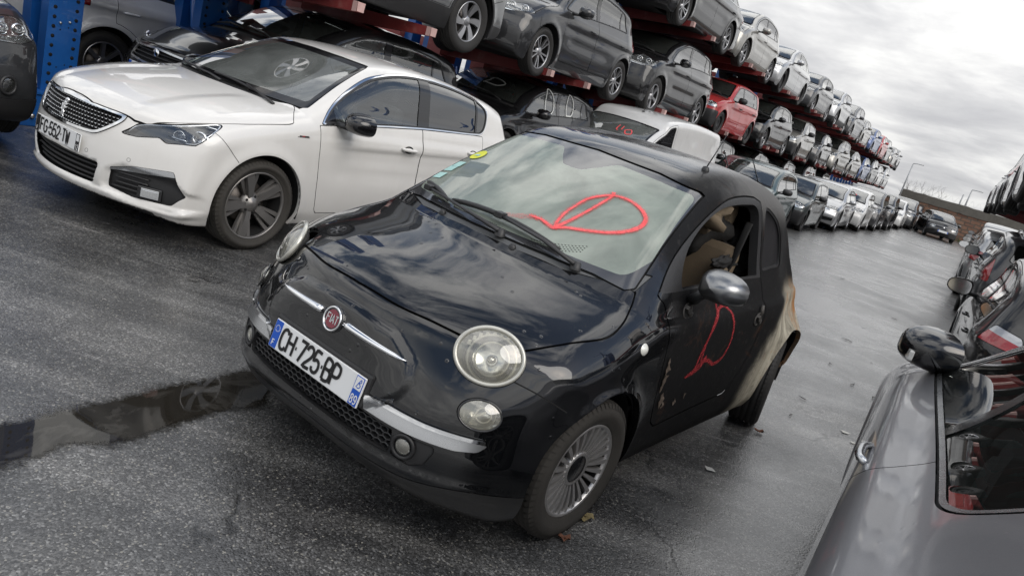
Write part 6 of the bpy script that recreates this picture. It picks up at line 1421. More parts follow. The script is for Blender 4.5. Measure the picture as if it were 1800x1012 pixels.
def build_wall():
    t = NT('stone_blocks'); v = t.coord(src='Generated'); 
    tc = t.n('ShaderNodeTexCoord'); mp = t.n('ShaderNodeMapping'); t.l(tc.outputs['Object'], mp.inputs[0]); mp.inputs['Rotation'].default_value = (math.radians(90), 0, 0)
    nz = t.n('ShaderNodeTexNoise'); nz.inputs['Scale'].default_value = 3.0; nz.inputs['Detail'].default_value = 5; t.l(tc.outputs['Object'], nz.inputs['Vector']); ad = t.n('ShaderNodeMix', data_type='VECTOR'); ad.inputs[0].default_value = .16; t.l(mp.outputs[0], ad.inputs[4]); t.l(nz.outputs['Color'], ad.inputs[5])
    b = t.n('ShaderNodeTexBrick'); t.l(ad.outputs[1], b.inputs['Vector']); b.inputs['Scale'].default_value = 1.0; b.inputs['Brick Width'].default_value = .46; b.inputs['Row Height'].default_value = .19; b.inputs['Mortar Size'].default_value = .026; b.inputs['Color1'].default_value = (.20, .085, .050, 1); b.inputs['Color2'].default_value = (.29, .15, .09, 1); b.inputs['Mortar'].default_value = (.09, .07, .055, 1); b.inputs['Bias'].default_value = 0
    n = t.noise(tc.outputs['Object'], 5, 7, .65); t.set(col=t.mix(n, b.outputs['Color'], t.mix(.35, b.outputs['Color'], (.30, .26, .22))), rough=.9, normal=t.bump(t.math('ADD', t.math('MULTIPLY', b.outputs['Fac'], -1.0), n), .8, .03))
    simple('old_concrete', (.15, .14, .12), .9, bumpy=.6, bscale=6, var=.45)
    root = empty('boundary_wall'); tag(root, 'reddish stone block wall with a grey concrete top at the end of the yard', 'wall', None, 'thing'); o = ab(52.6, 0); root.location = o; root.rotation_euler = (0, 0, -AZ)
    mb = MB(); g = random.Random(3); L0, L1 = -3.4, 34.0; mb.box((L0, -.15, 0), (L1, .15, 1.62), 0); mb.build('block_face', [t.m], root)
    mb = MB(); n = 120; V = []; 
    for i in range(n+1):
        x = L0-.04+(L1-L0+.08)*i/n; d = g.uniform(-.025, .025); V += [(x, -.20+g.uniform(-.02, .02), 1.62+g.uniform(-.03, .02)), (x, -.19, 2.10+d), (x, .19, 2.12+d), (x, .2, 1.62)]
    F = []
    for i in range(n):
        for k in range(4): F.append((i*4+k, i*4+(k+1) % 4, i*4+4+(k+1) % 4, i*4+4+k))
    F += [(0, 1, 2, 3), (n*4, n*4+1, n*4+2, n*4+3)]; mb.add(V, F, 0, False); mb.build('coping', [MATS['old_concrete']], root)
    for x in (1.9, 6.5, 12): mb = MB(); mb.box((x-.14, -.24, 0), (x+.14, -.15, 1.62), 0, .01); mb.build('pier', [MATS['old_concrete']], root)
    mb = MB(); P = []
    for i in range(900):
        a = i*.42; x = L0+.2+i*.026; P.append((x, .2*math.cos(a), 2.32+(.17+.03*math.sin(i*.11))*math.sin(a)))
    simple('wire', (.30, .30, .29), .5, .6); mb.tube(P, .0035, 3, 0, cap=False); o = mb.build('coiled_wire', [MATS['wire']], root)
    # weeds at the foot
    simple('weeds', (.075, .105, .030), .9, var=.5)
    mb = MB()
    for i in range(700):
        x = L0+g.random()**1.2*20; y = -.2-g.random()*.35*(1+.5*math.sin(x*2)); h = g.uniform(.05, .22)*(1.2+math.sin(x*1.3)); a = g.uniform(0, 6.28); dx, dy = .03*math.cos(a), .03*math.sin(a); mb.add([(x-dx, y-dy, 0), (x+dx, y+dy, 0), (x+dx*2+g.uniform(-.1, .1), y+dy*2, h)], [(0, 1, 2)])
    o = mb.build('weeds', [MATS['weeds']], None, False); o.matrix_world = Matrix.Translation(ab(52.6, 0)) @ Matrix.Rotation(-AZ, 4, 'Z'); tag(o, 'low green weeds along the foot of the stone wall', kind='stuff')
def build_poles():
    simple('galvanised', (.36, .37, .38), .5, .5)
    for (nm, azd, dist, h, arm, lab) in (('street_lamp', 24.5, 78, 4.72, 1, 'slim grey street lamp standing beyond the end of the left rack'), ('lamp_mast', 28.05, 150, 4.9, 0, 'thin bare mast far behind the stone wall, shorter of two'), ('lamp_mast', 28.40, 150, 6.0, 1, 'thin lamp mast with a small head far behind the stone wall, taller of two')):
        a = math.radians(azd); root = empty(nm); root.location = (dist*math.sin(a), dist*math.cos(a), 0); tag(root, lab, 'street lamp'); k = dist/78
        mb = MB(); mb.tube([(0, 0, 0), (0, 0, h*.6), (0, 0, h)], [.10*k, .075*k, .05*k], 8, 0); mb.build('pole', [MATS['galvanised']], root)
        if arm: mb = MB(); mb.tube([(0, 0, h), (.4*k*.8, -.2*k*.8, h+.06), (1.0*k*.8, -.5*k*.8, h+.08)], [.04*k, .035*k, .05*k], 6, 0); mb.build('lamp_head', [MATS['galvanised']], root)
    # bare bushes behind the wall
    simple('bare_twigs', (.075, .062, .05), .9)
    for i, (b, h) in enumerate(((-2.9, 3.0), (-1.9, 2.7), (-.4, 2.5), (3.0, 2.6), (3.8, 2.5))):
        g = random.Random(20+i); root = empty('bare_bush'); root.location = ab(54.5+g.random(), b); tag(root, 'leafless thorny bush sticking up behind the stone wall', 'bush', 'leafless bushes behind the wall'); mb = MB()
        def br(p, d, L, r, lv):
            q = p+d*L; mb.tube([p, (p+q)/2+Vector((g.uniform(-.05, .05), g.uniform(-.05, .05), 0))*L, q], [r, r*.8, r*.6], 4, 0)
            if lv > 0:
                for k in range(4): br(p+d*L*g.uniform(.4, 1), (d+Vector((g.uniform(-.8, .8), g.uniform(-.8, .8), g.uniform(-.1, .5)))).normalized(), L*g.uniform(.35, .6), r*.55, lv-1)
        for k in range(4): br(Vector((g.uniform(-.3, .3), g.uniform(-.3, .3), 0)), Vector((g.uniform(-.4, .4), g.uniform(-.4, .4), 1)).normalized(), h*.62, .014, 3)
        mb.build('stem', [MATS['bare_twigs']], root)
def build_litter():
    simple('twig', (.030, .024, .018), .9); simple('dead_leaf', (.34, .27, .13), .8, var=.5); simple('brown_leaf', (.16, .065, .035), .8); simple('chip', (.55, .54, .5), .7)
    g = random.Random(31); pts = [(2.07, 4.74), (2.03, 4.67), (3.0, 6.0), (3.13, 6.23), (2.98, 6.47), (2.63, 6.08), (3.09, 5.76), (2.56, 5.5), (5.16, 10.0), (6.1, 11.6), (5.4, 12.6), (4.99, 11.0), (3.6, 7.7), (4.2, 8.9), (2.3, 5.2)][::2]
    for i, (x, y) in enumerate(pts):
        L = g.uniform(.02, .06); a = g.uniform(0, 6.28); mb = MB(); mb.tube([(-L, 0, .006), (-.2*L, g.uniform(-.02, .02), .010), (L, 0, .007)], [.003, .0035, .0015], 5, 0)
        if i % 3 == 0: mb.tube([(0, 0, .008), (.3*L, .35*L, .012)], [.003, .001], 4, 0)
        o = mb.build('twig', [MATS['twig']]); o.location = (x, y, 0); o.rotation_euler = (0, 0, a); tag(o, 'small dark twig lying on the wet asphalt', 'twig', 'twigs on the asphalt')
    for i in range(6):
        x, y = 1.3+g.random()*3.2, 3.2+g.random()*7; x = .45*y+g.uniform(-.5, .9); mb = MB(); n = 7; r = g.uniform(.015, .04); mb.add([(r*g.uniform(.5, 1.6)*math.cos(a), r*g.uniform(.4, 1)*math.sin(a), .006) for a in np.linspace(0, 6.28, n)[:-1]], [tuple(range(n-1))]); o = mb.build('paint_chip', [MATS['chip']]); o.location = (x, y, 0); tag(o, 'pale flake lying on the wet asphalt', 'flake', 'pale flakes on the asphalt')
    for (x, y, m, s, lab) in ((.551, 2.695, 'dead_leaf', .030, 'crumpled yellowish leaf on the asphalt behind the front wheel'), (.467, 2.497, 'brown_leaf', .017, 'tiny reddish leaf on the asphalt below the front wheel'), (1.71, 4.244, 'brown_leaf', .022, 'brown leaf on the asphalt near the burnt rear wheel')):
        mb = MB(); V = []; n = 8
        for i in range(5):
            for j in range(n): a = 2*math.pi*j/n; r = s*(i/4)*(1+.25*math.sin(3*a)); V.append((r*1.5*math.cos(a), r*math.sin(a), .006+.014*g.random()*(i/4)+.010*abs(math.sin(a*2))))
        F = [(i*n+j, i*n+(j+1) % n, (i+1)*n+(j+1) % n, (i+1)*n+j) for i in range(4) for j in range(n)]; mb.add(V, F, 0, True); o = mb.build('fallen_leaf', [MATS[m]]); o.location = (x, y, 0); tag(o, lab, 'leaf')

# ---------------------------------------------------------------- the storage rack
def rack_mats():
    t = NT('rack_blue'); v = t.coord(); n = t.noise(v, 6, 7, .65); t.set(col=t.mix(t.ramp(n, [(.62, 0), (.75, 1)]), t.mix(n, (.004, .058, .24), (.010, .115, .40)), (.10, .10, .11)), rough=.38, coat=.3); MATS['rack_blue'] = t.m
    t = NT('rack_red'); v = t.coord(); n = t.noise(v, 4, 8, .66); t.set(col=t.mix(t.ramp(n, [(.55, 0), (.75, 1)]), t.mix(n, (.16, .022, .022), (.27, .042, .040)), (.30, .13, .11)), rough=.5); MATS['rack_red'] = t.m
    simple('worn_tip', (.55, .36, .33), .6, var=.5); simple('bolt', (.55, .56, .57), .35, .9)
LV = (0.0, .28, 1.70, 3.32)    # wheel heights of the storage levels
def build_column(a, b, levels, label, sheet=False, side=1, foot=True, H=5.2, back=False):
    root = empty('rack_column'); root.location = ab(a, b, 0); root.rotation_euler = (0, 0, -AZ); tag(root, label, 'storage rack', 'blue rack columns with red arms', 'thing')
    # local x points across the aisle, y along it
    mb = MB(); mb.box((-.02, -.15, 0), (0, .15, H), 0); mb.box((-.13, -.15, 0), (-.02, -.13, H), 0); mb.box((-.13, .13, 0), (-.02, .15, H), 0); mb.build('upright', [MATS['rack_blue']], root)
    mb = MB(); mb.box((-.55, -.10, 0), (-.40, .10, H), 0)
    mb.build('rear_upright', [MATS['rack_blue']], root)
    mb = MB()
    for z in np.arange(.40, H-.1, .085):
        for y in (-.095, .095): mb.lathe([(0, .0022), (.017, .0022), (.017, -.004)], 10, 0, 'X', Matrix.Translation((0, y, z)))
    for z in np.arange(.55, H-.2, .34):
        for y in (-.035, .035): mb.lathe([(0, .0022), (.007, .0022)], 8, 0, 'X', Matrix.Translation((0, y, z+(.03 if y > 0 else 0))))
    o = mb.build('hole_row', [MATS['gap']], root); o['kind'] = 'stuff'
    mb = MB()
    for z in (.95, 1.62, 2.9, 4.3):
        for y in (-.04, .04): mb.lathe([(0, .016), (.009, .015), (.012, .010), (.012, 0)], 8, 0, 'X', Matrix.Translation((0, y, z+(.02 if y > 0 else 0))))
    o = mb.build('bolt_row', [MATS['bolt']], root); o['kind'] = 'stuff'
    if foot:
        mb = MB(); mb.box((-.62, -.75, .0), (.10, .30, .30), 0, .01); mb.box((-.64, -.77, .30), (.12, .32, .325), 0, .004)
        for (y, z) in ((-.55, .10), (-.55, .22), (-.25, .10), (-.25, .22)): mb.lathe([(0, .03), (.016, .028), (.022, .02), (.022, 0)], 10, 1, 'X', Matrix.Translation((.10, y, z)))
        mb.build('foot_beam', [MATS['rack_blue'], MATS['bolt']], root)
    mb = MB()
    for z0 in (.45, 2.1, 3.7): mb.tube([(-.45, 0, z0), (-.12, 0, z0+1.2)], .03, 6, 0); mb.tube([(-.12, 0, z0), (-.45, 0, z0+1.2)], .03, 6, 0)
    mb.build('brace', [MATS['rack_blue']], root)
    for z in levels:
        for sg in ((1, -1) if back else (1,)):
            L = 2.06 if sg > 0 else 2.0; x0 = .002 if sg > 0 else -.56; mb = MB(); x1 = x0+sg*L
            V = [(x0, -.055, z-.22), (x0, .055, z-.22), (x0, .055, z), (x0, -.055, z), (x1, -.045, z-.085), (x1, .045, z-.085), (x1, .05, z), (x1, -.05, z)]; F = [(0, 1, 2, 3), (0, 1, 5, 4), (1, 2, 6, 5), (2, 3, 7, 6), (3, 0, 4, 7)]
            mb.add(V, F, 0); mb.add([(x1+sg*.002, p[1], p[2]) for p in V[4:]], [(0, 1, 2, 3)], 1); mb.add([(x1-sg*.06, -.052, z-.093), (x1, -.050, z-.087), (x1, -.050, z+.002), (x1-sg*.06, -.052, z+.002)], [(0, 1, 2, 3)], 1)
            mb.box((min(x0, x0+sg*.26), -.20, z-.30), (max(x0, x0+sg*.26), -.186, z+.10), 0); mb.box((min(x0, x0+sg*.26), .186, z-.30), (max(x0, x0+sg*.26), .20, z+.10), 0); mb.box((min(x0+sg*.03, x0+sg*.22), -.186, z-.22), (max(x0+sg*.03, x0+sg*.22), .186, z-.20), 0)
            mb.build('arm', [MATS['rack_red'], MATS['worn_tip']], root)
    if sheet:
        mb = MB(); mb.box((.003, -.10, 1.35), (.006, .09, 1.72), 0); s_ = mb.build('notice', [simple('notice_white', (.70, .72, .72), .5, var=.1)], root); mb = MB()
        for k in range(4): mb.box((.0062, -.06, 1.42+.07*k), (.0075, .05, 1.427+.07*k), 0)
        mb.box((.0062, -.008, 1.39), (.0075, .0, 1.68), 0); mb.build('notice_lines', [MATS['ink']], s_)
    return root

# ---------------------------------------------------------------- paints and placing of the yard cars
def P_(name, col, metal=0, flake=0, dirt=.35, seed=0, dirtcol=(.10, .095, .085)): return paint(name, col, metal, flake, dirt, dirtcol, .32, .4, seed)
def paints():
    P_('black_paint', (.006, .006, .007), 0, 0, .08); P_('anthracite_paint', (.016, .017, .019), .0, .5, .10); P_('dark_grey_paint', (.034, .035, .038), .15, .5, .12); P_('grey_paint', (.17, .175, .18), .7, .5, .25)
    P_('silver_paint', (.36, .365, .37), .75, .5, .25); P_('pale_silver_paint', (.64, .65, .66), .25, .3, .12); P_('champagne_paint', (.28, .272, .25), .7, .5, .35); P_('white_paint', (.66, .66, .65), 0, 0, .22); P_('red_paint', (.42, .030, .032), 0, 0, .30); P_('dark_green_paint', (.018, .050, .050), .3, .3, .3); P_('slate_green_paint', (.028, .042, .042), .3, .3, .3); P_('blue_paint', (.018, .060, .20), .3, .3, .3)
    white = NT('white_marker'); white.set(col=(.72, .74, .72), rough=.6); MATS['white_marker'] = white.m
PROTO = {}
def proto(kind, pkey='silver_paint', variant=None, **kw):
    key = (kind, variant)
    if key not in PROTO:
        p = dict(KINDS[kind], paint=MATS[pkey], **{k: v for k, v in kw.items()}) if not any(k in KINDS[kind] for k in kw) else {**KINDS[kind], **kw, 'paint': MATS[pkey]}
        PROTO[key] = list(yard_car(p, 'pending', kw.get('h', .034)))+[pkey, False]
    return PROTO[key]
def mark_d(K, root, kind, mat, size=.30, view='front', at=None, seed=0):
    """a letter D scrawled on the glass"""
    g = random.Random(seed); T = K.tree(); p = K.p; mb = MB(); s = size
    D = [(-.5, -.8), (-.45, 0), (-.4, .8), (.1, .72), (.55, .3), (.6, -.2), (.3, -.65), (-.5, -.8)]; D = [(u+g.uniform(-.08, .08), v+g.uniform(-.08, .08)) for u, v in D]
    for (dx, zz) in (at,):
        if view == 'front':
            pts = []
            for u, v in D:
                h = T.ray_cast(Vector((dx-.35*v*s*1.4-.0, zz+u*s, 3)), Vector((0, 0, -1))); pts.append(tuple(h[0]))
        else:
            pts = [tuple(K.on(dx-u*s*.6, zz+v*s*.55)[0]) for u, v in D]
        stroke_on(T, pts, .020 if view == 'front' else .018, .004, mb, 0, 6)
    o = mb.build('sprayed_letter', [mat], None); o.parent = root; return o
def put(kind, pkey, a, b_out, level, label, group, facing=-1, yaw=0.0, wheels=None, skip=(), mark=None, variant=None, kinddict=None, scale=None, dz=0.0, darkglass=False, **kw):
    r = proto(kind, pkey, variant, **kw); src, K, pk, used = r; W = K.p['W']
    root = copy_car(src, None, {pk: MATS[pkey], **({'clear_glass': MATS['tint_glass'], 'screen_glass': MATS['tint_glass']} if darkglass else {})})
    for c in list(root.children):
        if c.name.split('.')[0] in skip:
            for q in list(c.children_recursive): bpy.data.objects.remove(q)
            bpy.data.objects.remove(c)
    if wheels:
        for c in root.children:
            if c.name.startswith('wheel') and not c.name.startswith('wheel_'):
                for q in c.children:
                    if q.name.startswith('rim'): q.material_slots[0].link = 'OBJECT'; q.material_slots[0].material = MATS[wheels]
    b = b_out-W if facing < 0 else b_out+W
    if level >= 2: gj = random.Random(int(a*37)); yaw += gj.uniform(-.035, .035); b += gj.uniform(-.07, .05); dz += gj.uniform(-.01, .03)
    fwd = UA*facing; root.location = ab(a, b, LV[level]+dz); root.rotation_euler = (0, 0, math.atan2(fwd.y, fwd.x)+yaw)
    if scale: root.scale = scale
    tag(root, label, K.p.get('cat', 'car'), group)
    if mark: [mark_d(K, root, kind, MATS[m[0]], m[1], m[2], m[3], i+int(a*10)) for i, m in enumerate(mark)]
    return root, K
def drop_templates():
    for r in PROTO.values():
        for q in list(r[0].children_recursive)+[r[0]]: bpy.data.objects.remove(q)

# ---------------------------------------------------------------- put it together
build_ground(); build_wall(); build_poles(); rack_mats(); paints()
hatch, HK, hdoors, _pb = build_small_hatch(); hatch.location = (-.2128, 2.9715, 0); hatch.rotation_euler = (0, 0, -2.17034)
whatch, WK = build_white_hatch(); whatch.location = (-2.5983, 5.2424, 0); whatch.rotation_euler = (0, 0, -2.07119)
build_litter()

# right-hand row, all facing away; first the grey car beside the camera
def grey_car():
    p = dict(KINDS['hatch'], name='grey_saloon', paint=paint('gunmetal_paint', (.275, .275, .29), .65, .3, .05, (.2, .19, .17), .32, .5, 0, .01, .045), fo=.86, wb=2.66, ro=.78, W=.905, R=.325, H=1.47, belt=(.955, .995), cowl=(-.10, .99), head=(-.95, 1.39), roofend=(-2.75, 1.33), tail=[(-2.95, 1.22), (-3.20, 1.05), (-3.34, .99), (-3.42, .76)], rearglass=(1.05, (-2.5, 1.30)), cpillar=(-2.20, 1.3),
             off=[(.12, .08), (.21, .04), (.32, .014), (.5, .002), (.66, .0), (.76, .004), (.83, .018), (.88, .048), (.925, .105), (.965, .160), (1.0, .198), (1.08, .262), (1.2, .335), (1.35, .40), (1.5, .47)], bpillars=[(-1.46, -1.545, .0)], doorsplit=-1.80, handle_z=.872, doors=3, nomirror=True, strip='satin_chrome', rail=.085, wmats=('dark_alloy', 'brake', 'gap', 'gloss_black'), crease=.004, glass=['clear_glass', 'clear_glass'], handle='chrome', pillar=.10, rim=.23)
    r, K = yard_car(p, 'dark grey saloon with a chrome door handle filling the lower right corner, mirror folded in', .017)
    W = p['W']; T = K.tree()
    # folded mirror with its indicator, a long bright handle
    for s in (1, -1):
        q, n = K.on(-.47, .955); o = wing_mirror(K, (-.47, q.y+.075, 1.03), (-.40, q.y-.03, .955), (.19, .25, .185), MATS['gloss_black'], s, fold=2.15)
        mb = MB(); mb.box((-.004, -.105, -.030), (.016, .06, .012), 0, .006, Matrix.Translation((.062, .03, -.02)) @ Matrix.Rotation(-.42, 4, 'Z')); mb.build('indicator', [simple('indicator_lens', (.62, .62, .60), .15, coat=1.0, bumpy=.3, bscale=90)], o)
    return r, K
g1, GK = grey_car(); g1.location = ab(3.93, .905, 0); g1.rotation_euler = (0, 0, math.atan2(UA.y, UA.x))

RG = 'cars parked along the right-hand side'; LG = 'cars parked in front of the left rack'; L1 = 'cars on the lowest level of the left rack'; L2 = 'cars on the middle level of the left rack'; L3 = 'cars on the top level of the left rack'
GFACE = 1
put('hatch', 'black_paint', 5.45+.62+2.56, .36, 0, 'black hatchback with red scrawls on its windows right ahead of the dark grey saloon', RG, 1, wheels='dark_alloy', mark=[('red_spray', .32, 'side', (-1.0, 1.12)), ('red_spray', .30, 'side', (-1.8, 1.16))], variant='aisle', tailp=[(.56, .84), (.60, .95), (.90, 1.0), (.90, .86)], taild=.30, tailsplit=.925, darkglass=True)
put('suv', 'dark_grey_paint', 11.6+.84+2.63, .50, 0, 'dark estate with upright red tail lights, second ahead of the dark grey saloon', RG, 1, variant='rails', rails='satin_chrome', tailp=[(.76, .84), (.77, 1.16), (.84, 1.18), (.92, 1.10), (.92, .84)], clad=0, darkglass=True)
for i, (k, c, a) in enumerate((('hatch', 'silver_paint', 20.6), ('saloon', 'silver_paint', 25.6), ('hatch', 'anthracite_paint', 30.2), ('mpv', 'grey_paint', 34.8), ('hatch', 'white_paint', 39.5))):
    put(k, c, a, .45+.1*i, 0, ['silver hatchback ahead of the dark estate in the right-hand row', 'silver saloon in the right-hand row ahead of the silver hatchback', 'charcoal hatchback in the right-hand row ahead of the silver saloon', 'mid grey people carrier far up the right-hand row', 'white hatchback at the far end of the right-hand row'][i], RG, 1, darkglass=True)
# second storey on the right
for i, (k, c, a) in enumerate((('van', 'black_paint', 9.0), ('hatch', 'silver_paint', 13.4), ('saloon', 'anthracite_paint', 18.4), ('mpv', 'silver_paint', 23.0), ('hatch', 'dark_grey_paint', 27.4))):
    put(k, c, a, .40+.12*(i > 0), 2, ['black van overhanging on the right-hand rack, its dark underside towards the aisle', 'silver hatchback on the right-hand rack beyond the black van', 'charcoal saloon on the right-hand rack beyond the silver hatchback', 'silver people carrier far along the right-hand rack', 'dark grey hatchback at the far end of the right-hand rack'][i], 'cars on the right-hand rack', 1, dz=.12, skip=('wing_mirror', 'mirror_stalk')+((), ('bonnet', 'tail_light'), ('rear_window',), ('bonnet', 'rear_window'), ('tail_light',))[i], darkglass=True)
for i, a in enumerate((5.4, 7.6, 11.2, 12.9, 15.8, 17.6, 20.4, 22.2, 25, 26.8)):
    c = build_column(a, 2.75, [LV[2]+.28], 'blue column of the right-hand rack, red arm reaching towards the aisle', foot=False, H=3.6); c.rotation_euler = (0, 0, -AZ+math.pi); c['group'] = 'columns of the right-hand rack'

# left side: ground row
wv, VK = put('van', 'white_paint', 11.3, -4.45, 0, 'white panel van with an open cab window behind the burnt black hatchback', LG, yaw=-.11, skip=('side_window',))
mb = MB(); vp, vn = VK.top(-1.0, .12); mb.lathe([(0, .02), (.02, .016), (.03, 0)], 12, 0, 'Z', Matrix.Translation(vp)); mb.tube([vp, vp+Vector((-.22, 0, .40))], [.006, .003], 6); mb.build('aerial', [MATS['black_plastic']], wv)
mb = MB(); VT = VK.tree()
for P in ([(-.42, .10), (-.30, .12), (-.28, .16)], [(-.42, .18), (-.32, .20)], [(-.34, .26), (-.28, .32), (-.32, .40), (-.40, .34), (-.34, .26)]): stroke_on(VT, [tuple(VT.ray_cast(Vector((x, y, 3)), Vector((0, 0, -1)))[0]) for x, y in P], .022, .004, mb, 0, 6)
mb.build('sprayed_scrawl', [MATS['red_spray']], wv)
dg, DK = put('hatch', 'dark_green_paint', 16.4, -3.35, 0, 'dark green hatchback with raised wipers in the ground row behind the white van', LG, wheels='steel_rim', variant='old', mirpaint=False)
for y in (.42, -.22):
    mb = MB(); q = DK.front(y, 1.02)[0]; mb.tube([(q.x+.03, y, 1.0), (q.x+.06, y-.10, 1.18), (q.x+.02, y-.22, 1.36)], [.012, .009, .006], 6); mb.tube([(q.x+.07, y-.05, 1.10), (q.x+.03, y-.30, 1.46)], .012, 5); mb.build('raised_wiper', [MATS['black_plastic']], dg)
put('boxy', 'slate_green_paint', 20.55, -3.22, 0, 'old boxy dark hatchback with black bumpers, parked behind the dark green hatchback', LG)
put('saloon', 'silver_paint', 24.75, -2.95, 0, 'silver saloon with a tall grille in the ground row', LG)
put('hatch', 'white_paint', 28.7, -2.68, 0, 'white hatchback with a red D on its windscreen, behind the silver saloon with tall grille', LG, mark=[('red_spray', .22, 'front', (-.45, .15))])
put('mpv', 'dark_grey_paint', 32.5, -2.5, 0, 'dark grey people carrier with a red ring on its windscreen in the ground row', LG, mark=[('red_spray', .22, 'front', (-.35, .1))])
put('suv', 'black_paint', 36.4, -2.35, 0, 'black off-roader in the ground row behind the dark grey people carrier', LG)
put('hatch', 'white_paint', 41.8, -2.2, 0, 'small white hatchback near the far end of the ground row', LG, mark=[('red_spray', .26, 'front', (-.45, 0))])
put('mpv', 'anthracite_paint', 46.3, -1.9, 0, 'charcoal people carrier second from the stone wall in the ground row', LG, mark=[('red_spray', .2, 'front', (-.35, 0))])
put('hatch', 'anthracite_paint', 50.6, -1.75, 0, 'charcoal hatchback at the end of the ground row against the wall', LG)
put('micro', 'black_paint', 45.9, .30, 0, 'small black rounded car standing alone before the stone wall', 'cars standing loose in the yard', yaw=.22)
# lowest rack level
put('hatch', 'black_paint', 4.95, -5.62, 1, 'black hatchback behind the white five-door hatchback on the lowest rack level', L1, wheels='dark_alloy')
a2, AK = put('hatch', 'black_paint', 9.0, -5.62, 1, 'black hatchback with white letters D on its windows, left of the white van', L1, mark=[('white_marker', .26, 'front', (-.48, .12)), ('white_marker', .42, 'side', (-1.12, 1.14)), ('white_marker', .36, 'side', (-1.80, 1.17))])
for i, (k, c, a, lab) in enumerate((('saloon', 'black_paint', 13.6, 'black saloon on the lowest rack level hidden behind the white van'), ('hatch', 'anthracite_paint', 18.4, 'charcoal hatchback on the lowest rack level behind the dark green hatchback'), ('saloon', 'black_paint', 22.6, 'black saloon on the lowest rack level behind the boxy dark hatchback'), ('hatch', 'black_paint', 27.3, 'black hatchback on the lowest rack level behind the silver saloon'), ('mpv', 'anthracite_paint', 31.7, 'charcoal people carrier on the lowest rack level under the dark grey hatchbacks'), ('hatch', 'black_paint', 36.2, 'black hatchback far along the lowest rack level'))):
    put(k, c, a, -5.62, 1, lab, L1)
# middle level
put('suv', 'grey_paint', 4.45, -5.3, 2, 'grey off-roader at the near end of the middle rack level, silver wheels', L2, variant='strip', clad=.03, wheel='blades')
put('hatch', 'anthracite_paint', 8.78, -5.3, 2, 'dark grey hatchback above the black car marked with white letters D', L2, scale=(1, 1, 1.03))
put('suv', 'black_paint', 13.1, -5.3, 2, 'black off-roader with large clear headlights above the white van', L2, variant='big', lamp=[(.42, .80), (.45, .92), (.56, 1.0), (.88, 1.02), (.88, .84), (.70, .79)], clad=0)
put('boxy', 'red_paint', 17.6, -5.35, 2, 'red boxy hatchback with black bumper on the middle rack level', L2)
put('hatch', 'black_paint', 22.1, -5.3, 2, 'wrecked black hatchback without bonnet or headlights beside the red hatchback', L2, skip=('bonnet', 'headlight'))
put('boxy', 'champagne_paint', 26.6, -5.3, 2, 'pale boxy hatchback with a white D on its windscreen on the middle level', L2, mark=[('white_marker', .24, 'front', (-.5, .1))], scale=(1.05, 1.05, 1.06))
put('hatch', 'dark_grey_paint', 31.5, -5.3, 2, 'dark grey hatchback on the middle level after the pale boxy one', L2)
put('mpv', 'champagne_paint', 36.0, -5.3, 2, 'pale people carrier on the middle level below a silver off-roader', L2)
put('saloon', 'champagne_paint', 40.6, -5.3, 2, 'pale stripped saloon without bonnet on the middle level', L2, skip=('bonnet', 'headlight'))
put('hatch', 'blue_paint', 45.4, -5.3, 2, 'blue hatchback far along the middle rack level', L2)
put('mpv', 'dark_grey_paint', 49.8, -5.3, 2, 'dark grey people carrier after the blue hatchback on the middle level', L2)
put('hatch', 'white_paint', 54.3, -5.3, 2, 'white hatchback near the far end of the middle rack level', L2, skip=('bonnet',))
put('mpv', 'silver_paint', 58.8, -5.3, 2, 'silver people carrier last on the middle rack level', L2)
# top level
put('saloon', 'black_paint', 13.08, -5.3, 3, 'black saloon nearest to the camera on the top rack level', L3, wheels='alloy')
put('hatch', 'champagne_paint', 17.55, -5.3, 3, 'pale silver hatchback on the top level above the red hatchback', L3, wheels='alloy')
put('saloon', 'silver_paint', 21.7, -5.3, 3, 'silver saloon on the top level behind the pale silver hatchback', L3, variant='old', wheel='plain', wmats=('steel_rim', 'brake', 'gap', 'gap'), grilles=[dict(poly=[(0, .58), (.34, .58), (.36, .68), (0, .69)], frame='chrome', bars=4), dict(poly=[(0, .28), (.42, .28), (.46, .38), (0, .39)], name='lower_intake', bars=3)])
put('hatch', 'dark_grey_paint', 26.9, -5.3, 3, 'dark grey hatchback on the top level in front of the silver off-roader', L3)
put('suv', 'silver_paint', 31.7, -5.3, 3, 'silver off-roader on the top rack level', L3, wheels='alloy')
put('mpv', 'dark_grey_paint', 36.4, -5.3, 3, 'dark grey people carrier on the top level after the silver off-roader', L3)
for i, (k, c, a, lab) in enumerate((('hatch', 'champagne_paint', 41, 'pale wrecked hatchback far along the top rack level'), ('hatch', 'blue_paint', 45.4, 'blue hatchback on the top level beside the red one'), ('hatch', 'red_paint', 49.8, 'red hatchback far along the top rack level'), ('mpv', 'slate_green_paint', 54.2, 'dark green people carrier on the top level after the red hatchback'), ('hatch', 'champagne_paint', 58.7, 'pale hatchback second from the far end of the top level'), ('suv', 'grey_paint', 63.1, 'grey off-roader last on the top rack level'))):
    put(k, c, a, -5.3, 3, lab, L3, skip=('bonnet', 'headlight') if i == 0 else ())
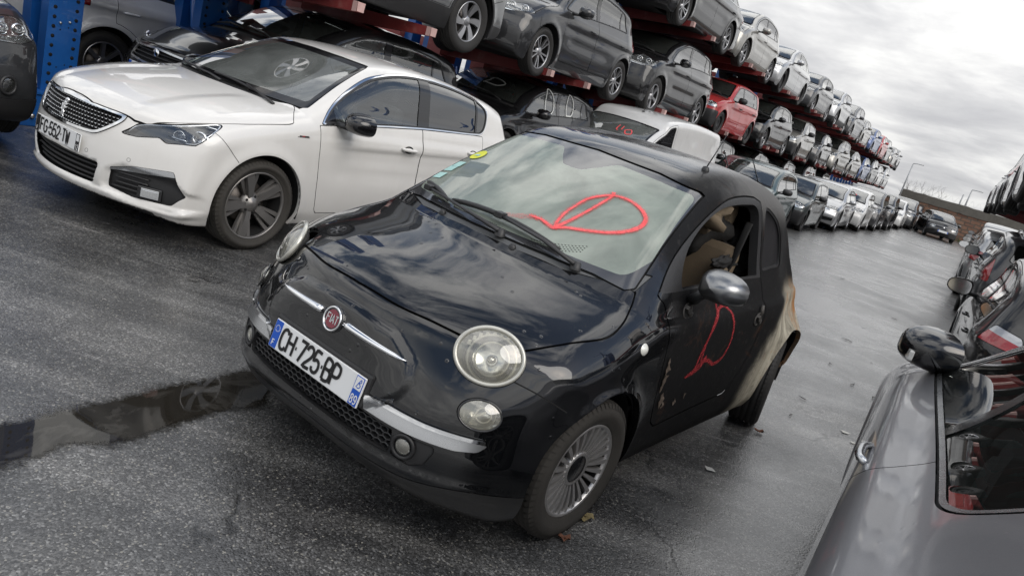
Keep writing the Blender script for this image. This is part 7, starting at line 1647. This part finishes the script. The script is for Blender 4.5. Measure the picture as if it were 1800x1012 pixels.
# the other face of the rack
fo, FK = put('mpv', 'pale_silver_paint', 4.45+2.72, -9.45, 1, 'pale silver people carrier behind the blue column at far left, tail towards the camera', 'cars on the far side of the left rack', 1, variant='bare')
fo.location = ab(4.45+2.72, -7.72-.90, LV[1])
eo, EK = put('suv', 'anthracite_paint', 2.25, -7.4, 0, 'dark off-roader with a round fog lamp, nose out, at the left edge of the photo', 'cars on the far side of the left rack', variant='edge', clad=.06)
for sd in (1, -1):
    q = EK.front(.60, .50)[0]; n_ = EK.outward(q); mb = MB(); c_ = Vector((q.x, sd*q.y, q.z)); n_ = Vector((n_.x, sd*n_.y, n_.z)); ring(c_+n_*.004, n_, (0, 0, 1), .062, .062, .012, mb, 0, 28, 6); f_ = mb.build('fog_lamp', [MATS['black_plastic']], eo); part('bowl', lens_dome(c_+n_*.003, n_, (0, 0, 1), .056, .056, -.02, 24, 4), MATS['lamp_bowl'], f_); part('lens', lens_dome(c_+n_*.006, n_, (0, 0, 1), .054, .054, .012, 24, 4), MATS['lamp_lens'], f_)
eo.location = ab(2.22, -6.72, .05); eo.rotation_euler = (0, 0, math.atan2(NB.y, NB.x)-.1)
for i, (k, c, a, lv) in enumerate((('hatch', 'black_paint', 12.2, 1), ('hatch', 'anthracite_paint', 12.5, 2), ('mpv', 'black_paint', 17.2, 2), ('saloon', 'dark_grey_paint', 22, 2), ('hatch', 'black_paint', 27, 2), ('hatch', 'silver_paint', 16.9, 1), ('mpv', 'dark_grey_paint', 21.5, 1), ('saloon', 'anthracite_paint', 9.5, 3))):
    put(k, c, a, -8.0, lv, ['black hatchback at ground level on the far face of the rack', 'charcoal hatchback on the far face of the middle level', 'black people carrier on the far face of the middle level', 'dark grey saloon on the far face of the middle level', 'black hatchback on the far face of the middle level', 'silver hatchback at ground level on the far face of the rack', 'dark grey people carrier at ground level on the far face of the rack', 'charcoal saloon high on the far face of the rack'][i], 'cars on the far side of the left rack')
# columns: every car rests on a pair of arms
zs2, zs3 = LV[2]+.175, LV[3]+.175
cols = [(3.76, [zs2]), (5.25, [zs2]), (6.35, [zs2]), (9.0, [zs2]), (10.15, [zs2, zs3])]+[(a, [zs2, zs3]) for x in (13.5, 17.85, 22.3, 26.9, 31.7, 36.2, 40.8, 45.5, 50, 54.4, 58.8) for a in (x, x+1.3)]
for i, (a, lv) in enumerate(cols):
    build_column(a, -7.25, lv, ['blue perforated rack column standing left of the white hatchback', 'blue perforated rack column behind the bonnet of the black hatchback', 'blue rack column carrying the grey off-roader', 'blue rack column bearing a white notice'][i] if i < 4 else 'blue rack column with red arms in the long left rack', sheet=(i == 3), back=i > 1, foot=i < 30)

drop_templates()
